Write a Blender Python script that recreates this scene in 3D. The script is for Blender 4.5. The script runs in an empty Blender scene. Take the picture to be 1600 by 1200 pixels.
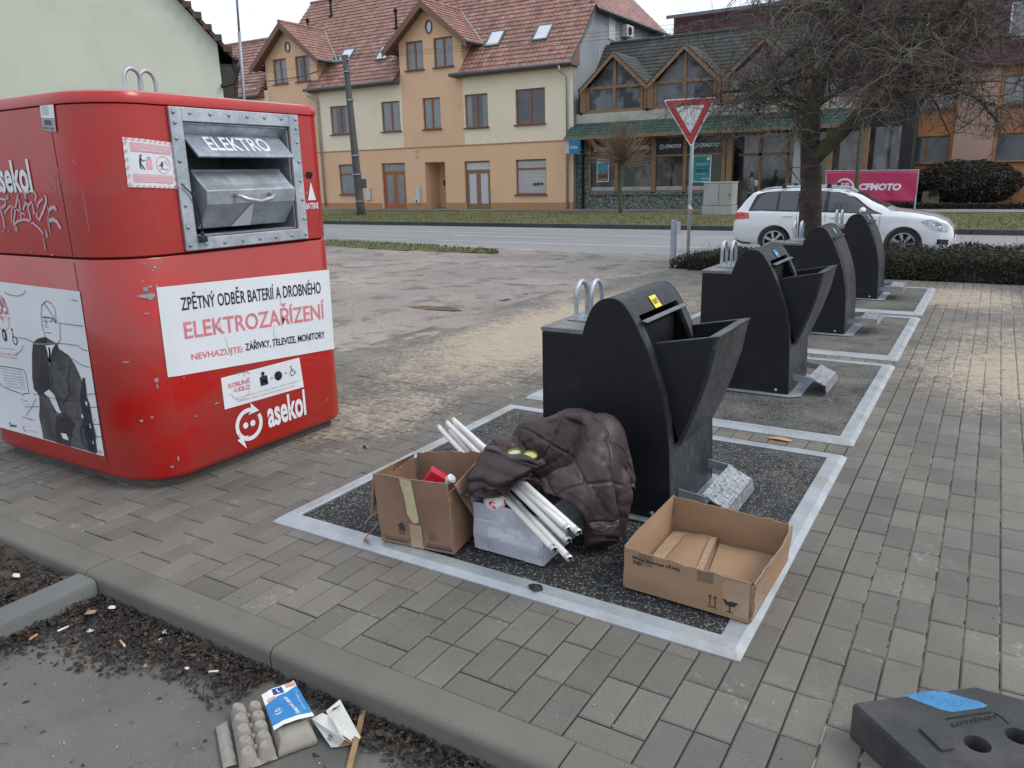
import bpy, bmesh, math, random
from mathutils import Vector, Matrix, noise
R = math.radians
scene = bpy.context.scene
COL = scene.collection
rnd = random.Random(7)

# ------------------------------------------------------------------ camera
F_PX = 1204.3; PITCH = 0.2635; ROLL = 0.0230; YAW = 0.5545     # solved from the paved pads
CAM = Vector((0.5075, -2.0895, 1.45))
_fw = Vector((-math.sin(YAW), math.cos(YAW), 0)) ; _rt = Vector((math.cos(YAW), math.sin(YAW), 0))
fwd = _fw*math.cos(PITCH) - Vector((0, 0, 1))*math.sin(PITCH)
dwn = -_fw*math.sin(PITCH) - Vector((0, 0, 1))*math.cos(PITCH)
cr = _rt*math.cos(ROLL) + dwn*math.sin(ROLL)
cd = -_rt*math.sin(ROLL) + dwn*math.cos(ROLL)
cam_d = bpy.data.cameras.new('camera'); cam = bpy.data.objects.new('camera', cam_d); COL.objects.link(cam)
cam.matrix_world = Matrix(((cr.x, -cd.x, -fwd.x, CAM.x), (cr.y, -cd.y, -fwd.y, CAM.y), (cr.z, -cd.z, -fwd.z, CAM.z), (0, 0, 0, 1)))
cam_d.sensor_width = 36; cam_d.lens = 36*F_PX/1600; cam_d.clip_start = 0.05; cam_d.clip_end = 2000
scene.camera = cam

def pix(x, y, X=None, Y=None, Z=None):
    """point of the photograph (1600x1200) carried onto a real plane of the scene"""
    d = cr*((x-800)/F_PX) + cd*((y-600)/F_PX) + fwd
    if X is not None: t = (X-CAM.x)/d.x
    elif Y is not None: t = (Y-CAM.y)/d.y
    else: t = (Z-CAM.z)/d.z
    return CAM + d*t

# ------------------------------------------------------------------ light: bright overcast morning
SUN_EL, SUN_AZ = 48, 75          # sun behind cloud, from the right and slightly behind the bins
world = bpy.data.worlds.new('World'); scene.world = world; world.use_nodes = True
nt = world.node_tree; bg = nt.nodes['Background']
sky = nt.nodes.new('ShaderNodeTexSky'); sky.sky_type = 'NISHITA'; sky.sun_disc = False
sky.sun_elevation = R(SUN_EL); sky.sun_rotation = R(SUN_AZ); sky.air_density = 1.0; sky.dust_density = 4.0
mx = nt.nodes.new('ShaderNodeMixRGB'); mx.inputs[0].default_value = 0.82
mx.inputs[2].default_value = (9.0, 9.8, 11.1, 1)               # the cloud deck
nt.links.new(sky.outputs[0], mx.inputs[1]); nt.links.new(mx.outputs[0], bg.inputs[0]); bg.inputs[1].default_value = 0.11
sun_d = bpy.data.lights.new('sun', 'SUN'); sun = bpy.data.objects.new('sun', sun_d); COL.objects.link(sun)
sun_d.energy = 1.35; sun_d.angle = R(22); sun_d.color = (1, 0.96, 0.9)
sd = Vector((math.sin(R(SUN_AZ))*math.cos(R(SUN_EL)), math.cos(R(SUN_AZ))*math.cos(R(SUN_EL)), math.sin(R(SUN_EL))))
sun.rotation_euler = sd.to_track_quat('Z', 'Y').to_euler()
scene.view_settings.view_transform = 'Standard'; scene.view_settings.look = 'None'
scene.view_settings.gamma = 1; scene.view_settings.use_curve_mapping = False
scene.view_settings.exposure = 0.22
scene.cycles.use_denoising = True; scene.cycles.max_bounces = 6

# ------------------------------------------------------------------ materials
MATS = {}
def mk(name, c1, c2=None, scale=3.0, rough=0.7, bump=0.0, bscale=60, metal=0.0, fine=0.0, fscale=120, thr=(0.35, 0.65),
       island=0.0, coat=0.0, spec=0.5, c3=None, c3scale=5, c3thr=(0.6, 0.7), trans=0, bdist=0.002, stretch=None, rv=0.0):
    m = bpy.data.materials.new(name); m.use_nodes = True; n = m.node_tree; b = n.nodes['Principled BSDF']
    N, L = n.nodes.new, n.links.new
    tc = N('ShaderNodeTexCoord'); vec = tc.outputs['Object']
    if stretch:
        mp = N('ShaderNodeMapping'); mp.inputs['Scale'].default_value = stretch; L(vec, mp.inputs[0]); vec = mp.outputs[0]
    def nz(s, det=4, ro=0.6):
        q = N('ShaderNodeTexNoise'); q.inputs['Scale'].default_value = s; q.inputs['Detail'].default_value = det
        q.inputs['Roughness'].default_value = ro; L(vec, q.inputs['Vector']); return q.outputs['Fac']
    def ramp(src, a, bb):
        q = N('ShaderNodeMapRange'); q.inputs[1].default_value = a; q.inputs[2].default_value = bb; L(src, q.inputs[0]); return q.outputs[0]
    def mix(f, a, bb, mode='MIX'):
        q = N('ShaderNodeMixRGB'); q.blend_type = mode
        for i, s in ((0, f), (1, a), (2, bb)):
            if hasattr(s, 'links'): L(s, q.inputs[i])
            else: q.inputs[i].default_value = s if i == 0 else (*s, 1)
        return q.outputs[0]
    base = None
    if c2: base = mix(ramp(nz(scale), *thr), c1, c2)
    if c3: base = mix(ramp(nz(c3scale, 6), *c3thr), base if base else c1, c3)
    if fine:
        g = ramp(nz(fscale, 2), 0.3, 0.7)
        q = N('ShaderNodeMapRange'); q.inputs[3].default_value = 1-fine; q.inputs[4].default_value = 1+fine; L(g, q.inputs[0])
        base = mix(1.0, base if base else c1, q.outputs[0], 'MULTIPLY')
    if island:
        ge = N('ShaderNodeNewGeometry'); q = N('ShaderNodeMapRange'); q.inputs[3].default_value = 1-island; q.inputs[4].default_value = 1+island
        L(ge.outputs['Random Per Island'], q.inputs[0]); base = mix(1.0, base if base else c1, q.outputs[0], 'MULTIPLY')
    if base: L(base, b.inputs['Base Color'])
    else: b.inputs['Base Color'].default_value = (*c1, 1)
    b.inputs['Roughness'].default_value = rough; b.inputs['Metallic'].default_value = metal
    if rv:
        q = N('ShaderNodeMapRange'); q.inputs[3].default_value = max(0.02, rough-rv); q.inputs[4].default_value = min(1, rough+rv)
        L(ramp(nz(scale*1.7), .3, .7), q.inputs[0]); L(q.outputs[0], b.inputs['Roughness'])
    b.inputs['Specular IOR Level'].default_value = spec; b.inputs['Coat Weight'].default_value = coat
    if trans: b.inputs['Transmission Weight'].default_value = trans
    if bump:
        q = N('ShaderNodeBump'); q.inputs['Strength'].default_value = bump; q.inputs['Distance'].default_value = bdist
        L(nz(bscale, 5), q.inputs['Height']); L(q.outputs[0], b.inputs['Normal'])
    MATS[name] = m; m['_b'] = 1
    return m
def multi(name, stops, scale, rough=.8, bump=0, vor=False):
    """colour picked per island (or per noise) out of a list: leaves, litter"""
    m = bpy.data.materials.new(name); m.use_nodes = True; n = m.node_tree; b = n.nodes['Principled BSDF']
    ge = n.nodes.new('ShaderNodeNewGeometry'); r = n.nodes.new('ShaderNodeValToRGB'); r.color_ramp.interpolation = 'CONSTANT'
    el = r.color_ramp.elements
    for i, c in enumerate(stops):
        e = el[i] if i < 2 else el.new(i/len(stops))
        e.position = i/len(stops); e.color = (*c, 1)
    n.links.new(ge.outputs['Random Per Island'], r.inputs[0]); n.links.new(r.outputs[0], b.inputs['Base Color'])
    b.inputs['Roughness'].default_value = rough
    return m

# ------------------------------------------------------------------ mesh collecting
class MB:
    def __init__(s): s.v = []; s.f = []; s.m = []
    def add(s, vs, fs, mi=0):
        o = len(s.v); s.v += [tuple(v) for v in vs]; s.f += [tuple(i+o for i in f) for f in fs]; s.m += [mi]*len(fs); return s
    def box(s, x0, x1, y0, y1, z0, z1, mi=0, M=None):
        vs = [Vector(p) for p in ((x0,y0,z0),(x1,y0,z0),(x1,y1,z0),(x0,y1,z0),(x0,y0,z1),(x1,y0,z1),(x1,y1,z1),(x0,y1,z1))]
        if M: vs = [M@v for v in vs]
        return s.add(vs, [(0,3,2,1),(4,5,6,7),(0,1,5,4),(1,2,6,5),(2,3,7,6),(3,0,4,7)], mi)
    def prism(s, poly, axis, a, b, mi=0, M=None):
        """poly in the two other axes (in x,y,z order), extruded along axis from a to b"""
        def pt(p, t):
            v = {'x': (t, p[0], p[1]), 'y': (p[0], t, p[1]), 'z': (p[0], p[1], t)}[axis]
            return M@Vector(v) if M else Vector(v)
        n = len(poly); vs = [pt(p, a) for p in poly]+[pt(p, b) for p in poly]
        return s.add(vs, [tuple(range(n-1, -1, -1)), tuple(range(n, 2*n))]+[(i, (i+1) % n, n+(i+1) % n, n+i) for i in range(n)], mi)
    def tube(s, pts, r, n=8, mi=0, cap=True, closed=False):
        pts = [Vector(p) for p in pts]; rs = r if isinstance(r, (list, tuple)) else [r]*len(pts)
        vs = []; up = None
        for i, p in enumerate(pts):
            a = pts[i-1] if (i or closed) else pts[0]; b = pts[(i+1) % len(pts)] if (i < len(pts)-1 or closed) else pts[-1]
            t = (b-a).normalized() if (b-a).length > 1e-9 else Vector((0,0,1))
            if up is None: up = Vector((0,0,1)) if abs(t.z) < .9 else Vector((1,0,0))
            u = (up-t*up.dot(t)); u = u.normalized() if u.length > 1e-6 else t.orthogonal().normalized(); w = t.cross(u); up = u
            vs += [p+(u*math.cos(2*math.pi*k/n)+w*math.sin(2*math.pi*k/n))*rs[i] for k in range(n)]
        fs = []; N = len(pts)
        for i in range(N if closed else N-1):
            j = (i+1) % N
            fs += [(i*n+k, i*n+(k+1) % n, j*n+(k+1) % n, j*n+k) for k in range(n)]
        if cap and not closed: fs += [tuple(range(n-1, -1, -1)), tuple(range((N-1)*n, N*n))]
        return s.add(vs, fs, mi)
    def lathe(s, prof, n=24, mi=0, M=None, cap=True):
        vs = []
        for r, z in prof:
            for k in range(n):
                v = Vector((r*math.cos(2*math.pi*k/n), r*math.sin(2*math.pi*k/n), z)); vs.append(M@v if M else v)
        fs = [(i*n+k, i*n+(k+1) % n, (i+1)*n+(k+1) % n, (i+1)*n+k) for i in range(len(prof)-1) for k in range(n)]
        if cap: fs += [tuple(range(n-1, -1, -1)), tuple(range((len(prof)-1)*n, len(prof)*n))]
        return s.add(vs, fs, mi)
    def grid(s, fn, nu, nv, mi=0):
        vs = [fn(i/nu, j/nv) for j in range(nv+1) for i in range(nu+1)]
        return s.add(vs, [(j*(nu+1)+i, j*(nu+1)+i+1, (j+1)*(nu+1)+i+1, (j+1)*(nu+1)+i) for j in range(nv) for i in range(nu)], mi)
    def ball(s, c, r, nu=16, nv=10, mi=0):
        rx, ry, rz = r if isinstance(r, (tuple, list)) else (r, r, r)
        return s.grid(lambda u, v: Vector((c[0]+rx*math.cos(2*math.pi*u)*math.sin(math.pi*v), c[1]+ry*math.sin(2*math.pi*u)*math.sin(math.pi*v), c[2]-rz*math.cos(math.pi*v))), nu, nv, mi)
    def build(s, name, mats, parent=None, smooth=False, bevel=0, loc=None, solid=0, sub=0, bseg=2, wn=False):
        me = bpy.data.meshes.new(name); me.from_pydata(s.v, [], s.f)
        if not isinstance(mats, (list, tuple)): mats = [mats]
        for m in mats: me.materials.append(m)
        me.polygons.foreach_set('material_index', s.m)
        if smooth: me.polygons.foreach_set('use_smooth', [True]*len(s.f))
        me.update(); me.validate()
        o = bpy.data.objects.new(name, me); COL.objects.link(o)
        if parent: o.parent = parent
        if loc: o.location = loc
        if solid: md = o.modifiers.new('solid', 'SOLIDIFY'); md.thickness = solid; md.offset = 0
        if sub: md = o.modifiers.new('sub', 'SUBSURF'); md.levels = md.render_levels = sub
        if bevel:
            md = o.modifiers.new('bevel', 'BEVEL'); md.width = bevel; md.segments = bseg; md.limit_method = 'ANGLE'; md.angle_limit = R(35)
        return o
def smooth_angle(o, deg=35):
    """shade smooth except across sharp edges"""
    me = o.data; bm = bmesh.new(); bm.from_mesh(me)
    bmesh.ops.remove_doubles(bm, verts=bm.verts, dist=1e-5)
    for e in bm.edges:
        e.smooth = len(e.link_faces) == 2 and e.calc_face_angle(0) < R(deg)
    for f in bm.faces: f.smooth = True
    bm.to_mesh(me); bm.free(); return o
def tag(o, label, cat, group=None, kind=None):
    o['label'] = label; o['category'] = cat
    if group: o['group'] = group
    if kind: o['kind'] = kind
    return o
def struct(o): o['kind'] = 'structure'; return o
def stuff(o): o['kind'] = 'stuff'; return o
def empty(name, loc, label, cat, group=None, rz=0):
    o = bpy.data.objects.new(name, None); COL.objects.link(o); o.location = loc; o.rotation_euler = (0, 0, rz)
    o.empty_display_size = .1; return tag(o, label, cat, group)
def reparent(o, p):
    """keep o's world coordinates while hanging it under p"""
    bpy.context.view_layer.update(); o.parent = p; o.matrix_parent_inverse = p.matrix_world.inverted(); return o
def copy_tree(o, parent=None):
    c = o.copy(); COL.objects.link(c); c.parent = parent
    for ch in o.children: copy_tree(ch, c)
    return c
_txt = {}
def text_mesh(s, bold=0.0, res=3):
    if (s, bold) in _txt: return _txt[(s, bold)]
    cu = bpy.data.curves.new('t', 'FONT'); cu.body = s; cu.size = 1; cu.resolution_u = res; cu.offset = bold
    o = bpy.data.objects.new('t', cu); COL.objects.link(o); bpy.context.view_layer.update()
    me = bpy.data.meshes.new_from_object(o.evaluated_get(bpy.context.evaluated_depsgraph_get()))
    vs = [v.co.copy() for v in me.vertices]; fs = [tuple(p.vertices) for p in me.polygons]
    bpy.data.objects.remove(o); bpy.data.meshes.remove(me); bpy.data.curves.remove(cu)
    x0 = min(v.x for v in vs); x1 = max(v.x for v in vs); y0 = min(v.y for v in vs); y1 = max(v.y for v in vs)
    vs = [((v.x-x0)/(x1-x0), (v.y-y0)/(y1-y0)) for v in vs]
    _txt[(s, bold)] = (vs, fs); return vs, fs
def text(mb, s, fn, u0, u1, v0, v1, mi=0, bold=0.0, slant=0.0):
    """letters mapped into the rectangle u0..u1 x v0..v1 of the surface fn(u, v)"""
    vs, fs = text_mesh(s, bold)
    mb.add([fn(u0+(u1-u0)*(a+slant*(b-.5)), v0+(v1-v0)*b) for a, b in vs], fs, mi)
def quadmap(p00, p10, p11, p01, off=0.0):
    """u right, v up; corners bottom-left, bottom-right, top-right, top-left; off = distance in front"""
    p00, p10, p11, p01 = map(Vector, (p00, p10, p11, p01)); nrm = (p10-p00).cross(p01-p00).normalized()*off
    return lambda u, v: p00*(1-u)*(1-v)+p10*u*(1-v)+p11*u*v+p01*(1-u)*v+nrm
def poly(mb, fn, pts, mi=0): mb.add([fn(*p) for p in pts], [tuple(range(len(pts)))], mi)
def rect(mb, fn, u0, u1, v0, v1, mi=0, n=8): mb.grid(lambda a, b: fn(u0+(u1-u0)*a, v0+(v1-v0)*b), n, 1, mi)
def stroke(mb, fn, pts, w, mi=0, asp=1.0, taper=False):
    """flat ribbon along a polyline given in the (u, v) of a surface; asp = height/width of that surface"""
    n = len(pts); L_, R_ = [], []
    for i in range(n):
        a = pts[max(0, i-1)]; b = pts[min(n-1, i+1)]; dx, dy = (b[0]-a[0]), (b[1]-a[1])*asp; l = math.hypot(dx, dy) or 1
        ww = w*(0.25+0.75*math.sin(math.pi*(i+.5)/n)) if taper else w
        nx, ny = -dy/l*ww/2, dx/l*ww/2
        L_.append(fn(pts[i][0]+nx, pts[i][1]+ny/asp)); R_.append(fn(pts[i][0]-nx, pts[i][1]-ny/asp))
    mb.add(L_+R_, [(i, n+i, n+i+1, i+1) for i in range(n-1)], mi)
def disc(mb, fn, cu, cv, ru, rv=None, mi=0, n=20, a0=0, a1=360): 
    rv = rv or ru
    poly(mb, fn, [(cu+ru*math.cos(R(a0+(a1-a0)*k/n)), cv+rv*math.sin(R(a0+(a1-a0)*k/n))) for k in range(n+(1 if a1-a0 < 360 else 0))], mi)
def arc(mb, fn, cu, cv, ru, rv, w, a0, a1, mi=0, n=20, asp=1.0):
    stroke(mb, fn, [(cu+ru*math.cos(R(a0+(a1-a0)*k/n)), cv+rv*math.sin(R(a0+(a1-a0)*k/n))) for k in range(n+1)], w, mi, asp)
def fbm(x, y, z=0, o=4): return noise.fractal(Vector((x, y, z)), 1.0, 2.0, o)

# ------------------------------------------------------------------ shared materials
GALV = mk('galvanised_steel', (.34,.38,.42), (.52,.56,.6), scale=9, rough=.42, metal=.55, fine=.1, fscale=60, rv=.12, bump=.15, bscale=40)
GALVD = mk('galvanised_steel_old', (.22,.26,.3), (.36,.4,.44), scale=6, rough=.45, metal=.5, fine=.12, fscale=50, rv=.1)
WHITE = mk('white_film', (.74,.76,.79), (.66,.69,.72), scale=2, rough=.35, fine=.03)
INK = mk('black_ink', (.015,.02,.035), rough=.5)
REDINK = mk('faded_red_ink', (.62,.16,.18), (.68,.24,.26), scale=30, rough=.5)
PINKINK = mk('faded_pink_ink', (.66,.36,.4), rough=.5)
GREYINK = mk('grey_ink', (.35,.37,.4), rough=.5)
BLACK = mk('black_plastic', (.012,.013,.015), rough=.45, fine=.2)
DARK = mk('dark_void', (.006,.006,.007), rough=.9)
GLASS = mk('window_glass', (.035,.045,.055), (.075,.085,.09), scale=.7, rough=.08, spec=.7)
GLASSC = mk('curtained_glass', (.16,.17,.18), (.25,.26,.26), scale=5, rough=.15, spec=.7, stretch=(5,5,.3))
WOOD = mk('brown_window_wood', (.21,.08,.042), (.28,.11,.055), scale=8, rough=.5, fine=.1)
RUBBER = mk('tyre_rubber', (.012,.012,.013), rough=.7)

# ------------------------------------------------------------------ ground, paving, kerbs
def ground_z(Y):
    if Y < 11.5: return 0.0
    if Y < 13.7: return -.42*((Y-11.5)/2.2)
    return -.42
SAND = mk('loose_sand', (.44,.36,.27), (.35,.285,.215), scale=7, rough=.95, fine=.14, fscale=300, bump=.5, bscale=90)
def paver_material():
    m = mk('concrete_pavers', (.114,.105,.089), (.162,.149,.126), scale=1.6, rough=.75, fine=.22, fscale=260, island=.15, bump=.6, bscale=220, rv=.12,
           c3=(.098,.093,.083), c3scale=.9, c3thr=(.5,.75), bdist=.0015)
    n = m.node_tree; b = n.nodes['Principled BSDF']; N, L = n.nodes.new, n.links.new
    src = b.inputs['Base Color'].links[0].from_socket
    tc = N('ShaderNodeTexCoord'); sep = N('ShaderNodeSeparateXYZ'); L(tc.outputs['Object'], sep.inputs[0])
    def blob(cx, cy, rx, ry, k):
        # soft patch of sand dust trodden in round (cx, cy)
        mp = N('ShaderNodeMapping'); mp.inputs['Location'].default_value = (-cx/rx, -cy/ry, 0); mp.inputs['Scale'].default_value = (1/rx, 1/ry, 0)
        L(tc.outputs['Object'], mp.inputs[0]); ln = N('ShaderNodeVectorMath'); ln.operation = 'LENGTH'; L(mp.outputs[0], ln.inputs[0])
        r = N('ShaderNodeMapRange'); r.inputs[1].default_value = 1.15; r.inputs[2].default_value = .25; r.inputs[4].default_value = k; L(ln.outputs['Value'], r.inputs[0]); return r.outputs[0]
    def mx_(a, c):
        q = N('ShaderNodeMath'); q.operation = 'MAXIMUM'; L(a, q.inputs[0]); L(c, q.inputs[1]); return q.outputs[0]
    mask = mx_(mx_(mx_(blob(-3.0, 4.6, 1.6, 4.6, 1), blob(.9, 4.4, 1.5, 2.1, .92)), mx_(blob(.35, 8.0, 1.2, 1.8, .9), mx_(blob(.75, 5.2, 1.4, 3.4, .72), blob(1.1, 2.6, .9, 2.2, .60)))), blob(-2.7, 1.5, 1.0, 1.5, .75))
    nz = N('ShaderNodeTexNoise'); nz.inputs['Scale'].default_value = 4.5; nz.inputs['Detail'].default_value = 14; nz.inputs['Roughness'].default_value = .86
    L(tc.outputs['Object'], nz.inputs['Vector'])
    nh = N('ShaderNodeTexNoise'); nh.inputs['Scale'].default_value = 26; nh.inputs['Detail'].default_value = 6; nh.inputs['Roughness'].default_value = .7; L(tc.outputs['Object'], nh.inputs['Vector'])
    h2 = N('ShaderNodeMath'); h2.operation = 'MULTIPLY'; L(nh.outputs[0], h2.inputs[0]); h2.inputs[1].default_value = .62
    l2 = N('ShaderNodeMath'); l2.operation = 'MULTIPLY_ADD'; L(nz.outputs[0], l2.inputs[0]); l2.inputs[1].default_value = .75; L(h2.outputs[0], l2.inputs[2])
    ad = N('ShaderNodeMath'); ad.operation = 'MULTIPLY_ADD'; L(mask, ad.inputs[0]); ad.inputs[1].default_value = .46; L(l2.outputs[0], ad.inputs[2])
    r = N('ShaderNodeMapRange'); r.inputs[1].default_value = .96; r.inputs[2].default_value = 1.10; r.inputs[4].default_value = .82; L(ad.outputs[0], r.inputs[0])
    q = N('ShaderNodeMixRGB'); L(r.outputs[0], q.inputs[0]); L(src, q.inputs[1]); q.inputs[2].default_value = (.41,.335,.25, 1)
    # small pale scuffs and droppings
    v = N('ShaderNodeTexNoise'); v.inputs['Scale'].default_value = 28; v.inputs['Detail'].default_value = 6; v.inputs['Roughness'].default_value = .8
    L(tc.outputs['Object'], v.inputs['Vector'])
    v2 = N('ShaderNodeTexNoise'); v2.inputs['Scale'].default_value = 3.1; L(tc.outputs['Object'], v2.inputs['Vector'])
    mm = N('ShaderNodeMath'); mm.operation = 'MULTIPLY_ADD'; L(v2.outputs[0], mm.inputs[0]); mm.inputs[1].default_value = .55; L(v.outputs[0], mm.inputs[2])
    rr = N('ShaderNodeMapRange'); rr.inputs[1].default_value = .90; rr.inputs[2].default_value = 1.02; rr.inputs[4].default_value = .6; L(mm.outputs[0], rr.inputs[0])
    q2 = N('ShaderNodeMixRGB'); L(rr.outputs[0], q2.inputs[0]); L(q.outputs[0], q2.inputs[1]); q2.inputs[2].default_value = (.36,.35,.33, 1)
    L(q2.outputs[0], b.inputs['Base Color']); return m
PAVER = paver_material()
JOINT = mk('joint_dirt', (.022,.02,.018), (.035,.03,.026), scale=30, rough=1)
def bricks():
    mb = MB(); rr = random.Random(3)
    X0, X1, Y0, Y1 = -6.3, 7.5, -.55, 9.35
    def inside(x0, x1, y0, y1):
        if y0 > 2.75 and x1 < -4.2: return False
        for k in range(4):
            a = k*2.187
            if x0 > -2.0 and x1 < -.05 and y0 > a+.05 and y1 < a+1.95: return False
        return True
    def one(x0, x1, y0, y1):
        g = .0022; x0 += g; x1 -= g; y0 += g; y1 -= g
        if x1-x0 < .02 or y1-y0 < .02: return
        dz = rr.gauss(0, .0009); tx, ty = rr.gauss(0, .004), rr.gauss(0, .004); c = .0045; cx, cy = (x0+x1)/2, (y0+y1)/2
        def z(x, y, d): return dz+(x-cx)*tx+(y-cy)*ty-d
        vs = [(x0+c,y0+c),(x1-c,y0+c),(x1-c,y1-c),(x0+c,y1-c)]
        o = [(x0,y0),(x1,y0),(x1,y1),(x0,y1)]
        V = [(x,y,z(x,y,0)) for x,y in vs]+[(x,y,z(x,y,.004)) for x,y in o]+[(x,y,-.02) for x,y in o]
        mb.add(V, [(0,1,2,3)]+[(4+i,4+(i+1)%4,(i+1)%4,i) for i in range(4)]+[(8+i,8+(i+1)%4,4+(i+1)%4,4+i) for i in range(4)])
    k0 = math.floor((X0+.12)/.2); k1 = math.ceil((X1+.12)/.2)
    for k in range(k0, k1):
        xa = -.12+.2*k
        y = Y0
        if k % 2: 
            one(xa, xa+.2, y, y+.1); y += .1
        while y < Y1:
            for x in (xa, xa+.1):
                if inside(x, x+.1, y, y+.2): one(x, x+.1, y, min(Y1, y+.2))
            y += .2
    o = mb.build('paving', PAVER); return struct(o)
bricks()
SJ = mk('sanded_joints', (.022,.02,.018), (.27,.235,.19), scale=1.3, rough=1, thr=(.38,.55), c3=(.03,.027,.023), c3scale=14, c3thr=(.5,.56), fine=.2)
b = MB(); b.box(-6.4, .19, -.56, 9.4, -.06, -.0075); struct(b.build('paving_bed', JOINT)); b = MB(); b.box(.19, 7.6, -.56, 9.4, -.06, -.0055); struct(b.build('paving_bed', SJ))
# the land beyond: one sheet to the horizon below everything
b = MB(); b.grid(lambda u, v: Vector((-400+800*u, -200+700*v, -.6)), 4, 4)
struct(b.build('terrain', mk('far_ground', (.07,.075,.05), (.1,.09,.07), scale=.2, rough=1)))
# loose sand lying on and between the pavers
def sand_patch(name, cx, cy, rx, ry, amp, label):
    mb = MB(); nx, ny = int(rx*2/.028), int(ry*2/.028)
    vals = {}
    for j in range(ny+1):
        for i in range(nx+1):
            x = cx-rx+2*rx*i/nx; y = cy-ry+2*ry*j/ny
            d = math.hypot((x-cx)/rx, (y-cy)/ry)
            m = max(0, 1-d**2)
            z = -.0105+amp*m**.7*(.62+.95*fbm(x*2.2, y*1.6, 1)) + .0042*fbm(x*14, y*9, 5, 4)*m
            vals[i, j] = (x, y, min(z, .0022)-.0035*max(0, noise.noise(Vector((x*33, y*21, 2)))+.1))
    idx = {}; vs = []; fs = []
    for j in range(ny):
        for i in range(nx):
            c = [(i,j),(i+1,j),(i+1,j+1),(i,j+1)]
            if max(vals[q][2] for q in c) < -.0075: continue
            x, y = vals[c[0]][:2]
            if -2.05 < x < .0 and 0 < y < 8.6: continue
            f = []
            for q in c:
                if q not in idx: idx[q] = len(vs); vs.append(vals[q])
                f.append(idx[q])
            fs.append(f)
    mb.add(vs, fs); o = mb.build(name, SAND, smooth=True); tag(o, label, 'sand', kind='stuff'); return o
sand_patch('sand', -3.05, 4.7, 1.35, 4.0, .0085, 'pale loose sand spread over the pavers left of the black bins')
sand_patch('sand', .85, 4.7, 1.0, 2.0, .0070, 'pale loose sand over the pavers right of the second and third bin')
sand_patch('sand', .5, 8.0, 1.5, 1.5, .0085, 'pale loose sand in front of the hedge by the farthest bin')
# unpaved yard
YARD = mk('worn_asphalt_yard', (.22,.19,.168), (.31,.27,.235), scale=.55, rough=.75, fine=.25, fscale=90, bump=.9, bscale=45, c3=(.14,.12,.105), c3scale=2.2, c3thr=(.5,.62), bdist=.012, rv=.15, thr=(.4,.62))
def yard():
    mb = MB()
    def fn(u, v):
        x = -26+22.4*u; y = 2.55+10.9*v
        edge = -3.95+.25*fbm(y*.7, 2.2)+.03*y*(y > 3)
        x = min(x, edge+.25) if u < 1 else edge+.25
        d = edge-x
        z = ground_z(y)+.004+.012*fbm(x*.8, y*.8, 3)+.004*fbm(x*5, y*5, 9)
        if d < .5: z = min(z, -.012+(d+.2)*.035+.006*fbm(x*3, y*3, 1))
        if y < 3.0: z = min(z, -.014+(y-2.55)*.05)
        # a puddle hollow
        z -= .022*math.exp(-(((x+4.9)/.42)**2+((y-4.95)/.14)**2)**2)
        return Vector((x, y, z))
    mb.grid(fn, 300, 150); struct(mb.build('yard', YARD, smooth=True))
yard()
b = MB(); b.box(-26, -6.2, -.6, 2.6, -.3, -.004); struct(b.build('yard_behind_container', YARD))
b = MB()
pp = [(-5.32,4.93),(-5.18,5.0),(-5.05,5.01),(-4.98,5.05),(-4.86,5.0),(-4.62,5.02),(-4.5,4.98),(-4.7,4.93),(-4.9,4.9),(-4.98,4.86),(-5.1,4.89)]
b.add([(x,y,-.0055) for x,y in pp], [tuple(range(len(pp)))])
tag(b.build('puddle', mk('muddy_water', (.095,.06,.032), rough=.03, spec=.6)), 'small muddy brown puddle in the worn yard behind the bins', 'puddle')
b = MB(); b.lathe([(.3,-.0),(.31,.012),(.29,.014),(0.01,.014)], 28, M=Matrix.Translation((-8.8,8.0,.0)))
tag(b.build('manhole_cover', mk('worn_iron', (.2,.18,.16), (.28,.25,.22), scale=6, rough=.6, fine=.3, bump=.5)), 'round pale drain cover in the yard near the red container', 'manhole cover', 'drain covers in the yard')
b = MB(); b.box(-5.25,-4.45,7.0,7.6,-.01,.016)
tag(b.build('manhole_cover', MATS['worn_iron'], bevel=.01), 'square pale drain cover in the yard behind the nearest black bin', 'manhole cover', 'drain covers in the yard')
# street
ASPH = mk('road_asphalt', (.19,.192,.196), (.235,.236,.238), scale=.35, rough=.72, fine=.16, fscale=60, bump=.3, bscale=80, c3=(.16,.162,.165), c3scale=.8, stretch=(.3,1,1))
b = MB(); b.grid(lambda u, v: Vector((-120+200*u, 13.68+9.6*v, -.42)), 2, 2); struct(b.build('road', ASPH))
b = MB(); b.grid(lambda u, v: Vector((-3.7+60*u, 9.3+4.4*v, -.012 if v < .3 else (.0-.42*(v-.3)/.7))), 2, 10); struct(b.build('planting_bed', mk('bed_soil', (.05,.038,.028), (.075,.055,.04), scale=6, rough=1, bump=.8, bscale=30, bdist=.02)))
PAINT = mk('road_paint', (.5,.5,.49), (.38,.38,.38), scale=2.5, rough=.7, fine=.25, fscale=30, thr=(.3,.6))
b = MB()
def mark(x0, x1, y, w, dy=0): b.add([(x0,y,-.416),(x1,y+dy,-.416),(x1,y+w+dy,-.416),(x0,y+w,-.416)], [(0,1,2,3)])
mark(-60, -5.0, 13.72, .12); mark(-14.2, 60, 17.25, .13); mark(-17.9, -15.1, 17.1, .12); mark(-14.9, -10.2, 19.1, .14); mark(-60, 60, 20.4, .12)
mark(-14.7, -12.6, 15.4, .12); mark(-12.5, -11.1, 15.6, .12); mark(-10.1, -9.4, 15.45, .12)
b.add([(-14.9,15.5,-.416),(-13.0,15.05,-.416),(-12.2,15.5,-.416),(-13.2,15.95,-.416)], [(0,1,2,3)])
struct(b.build('road_marking', PAINT))
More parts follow.
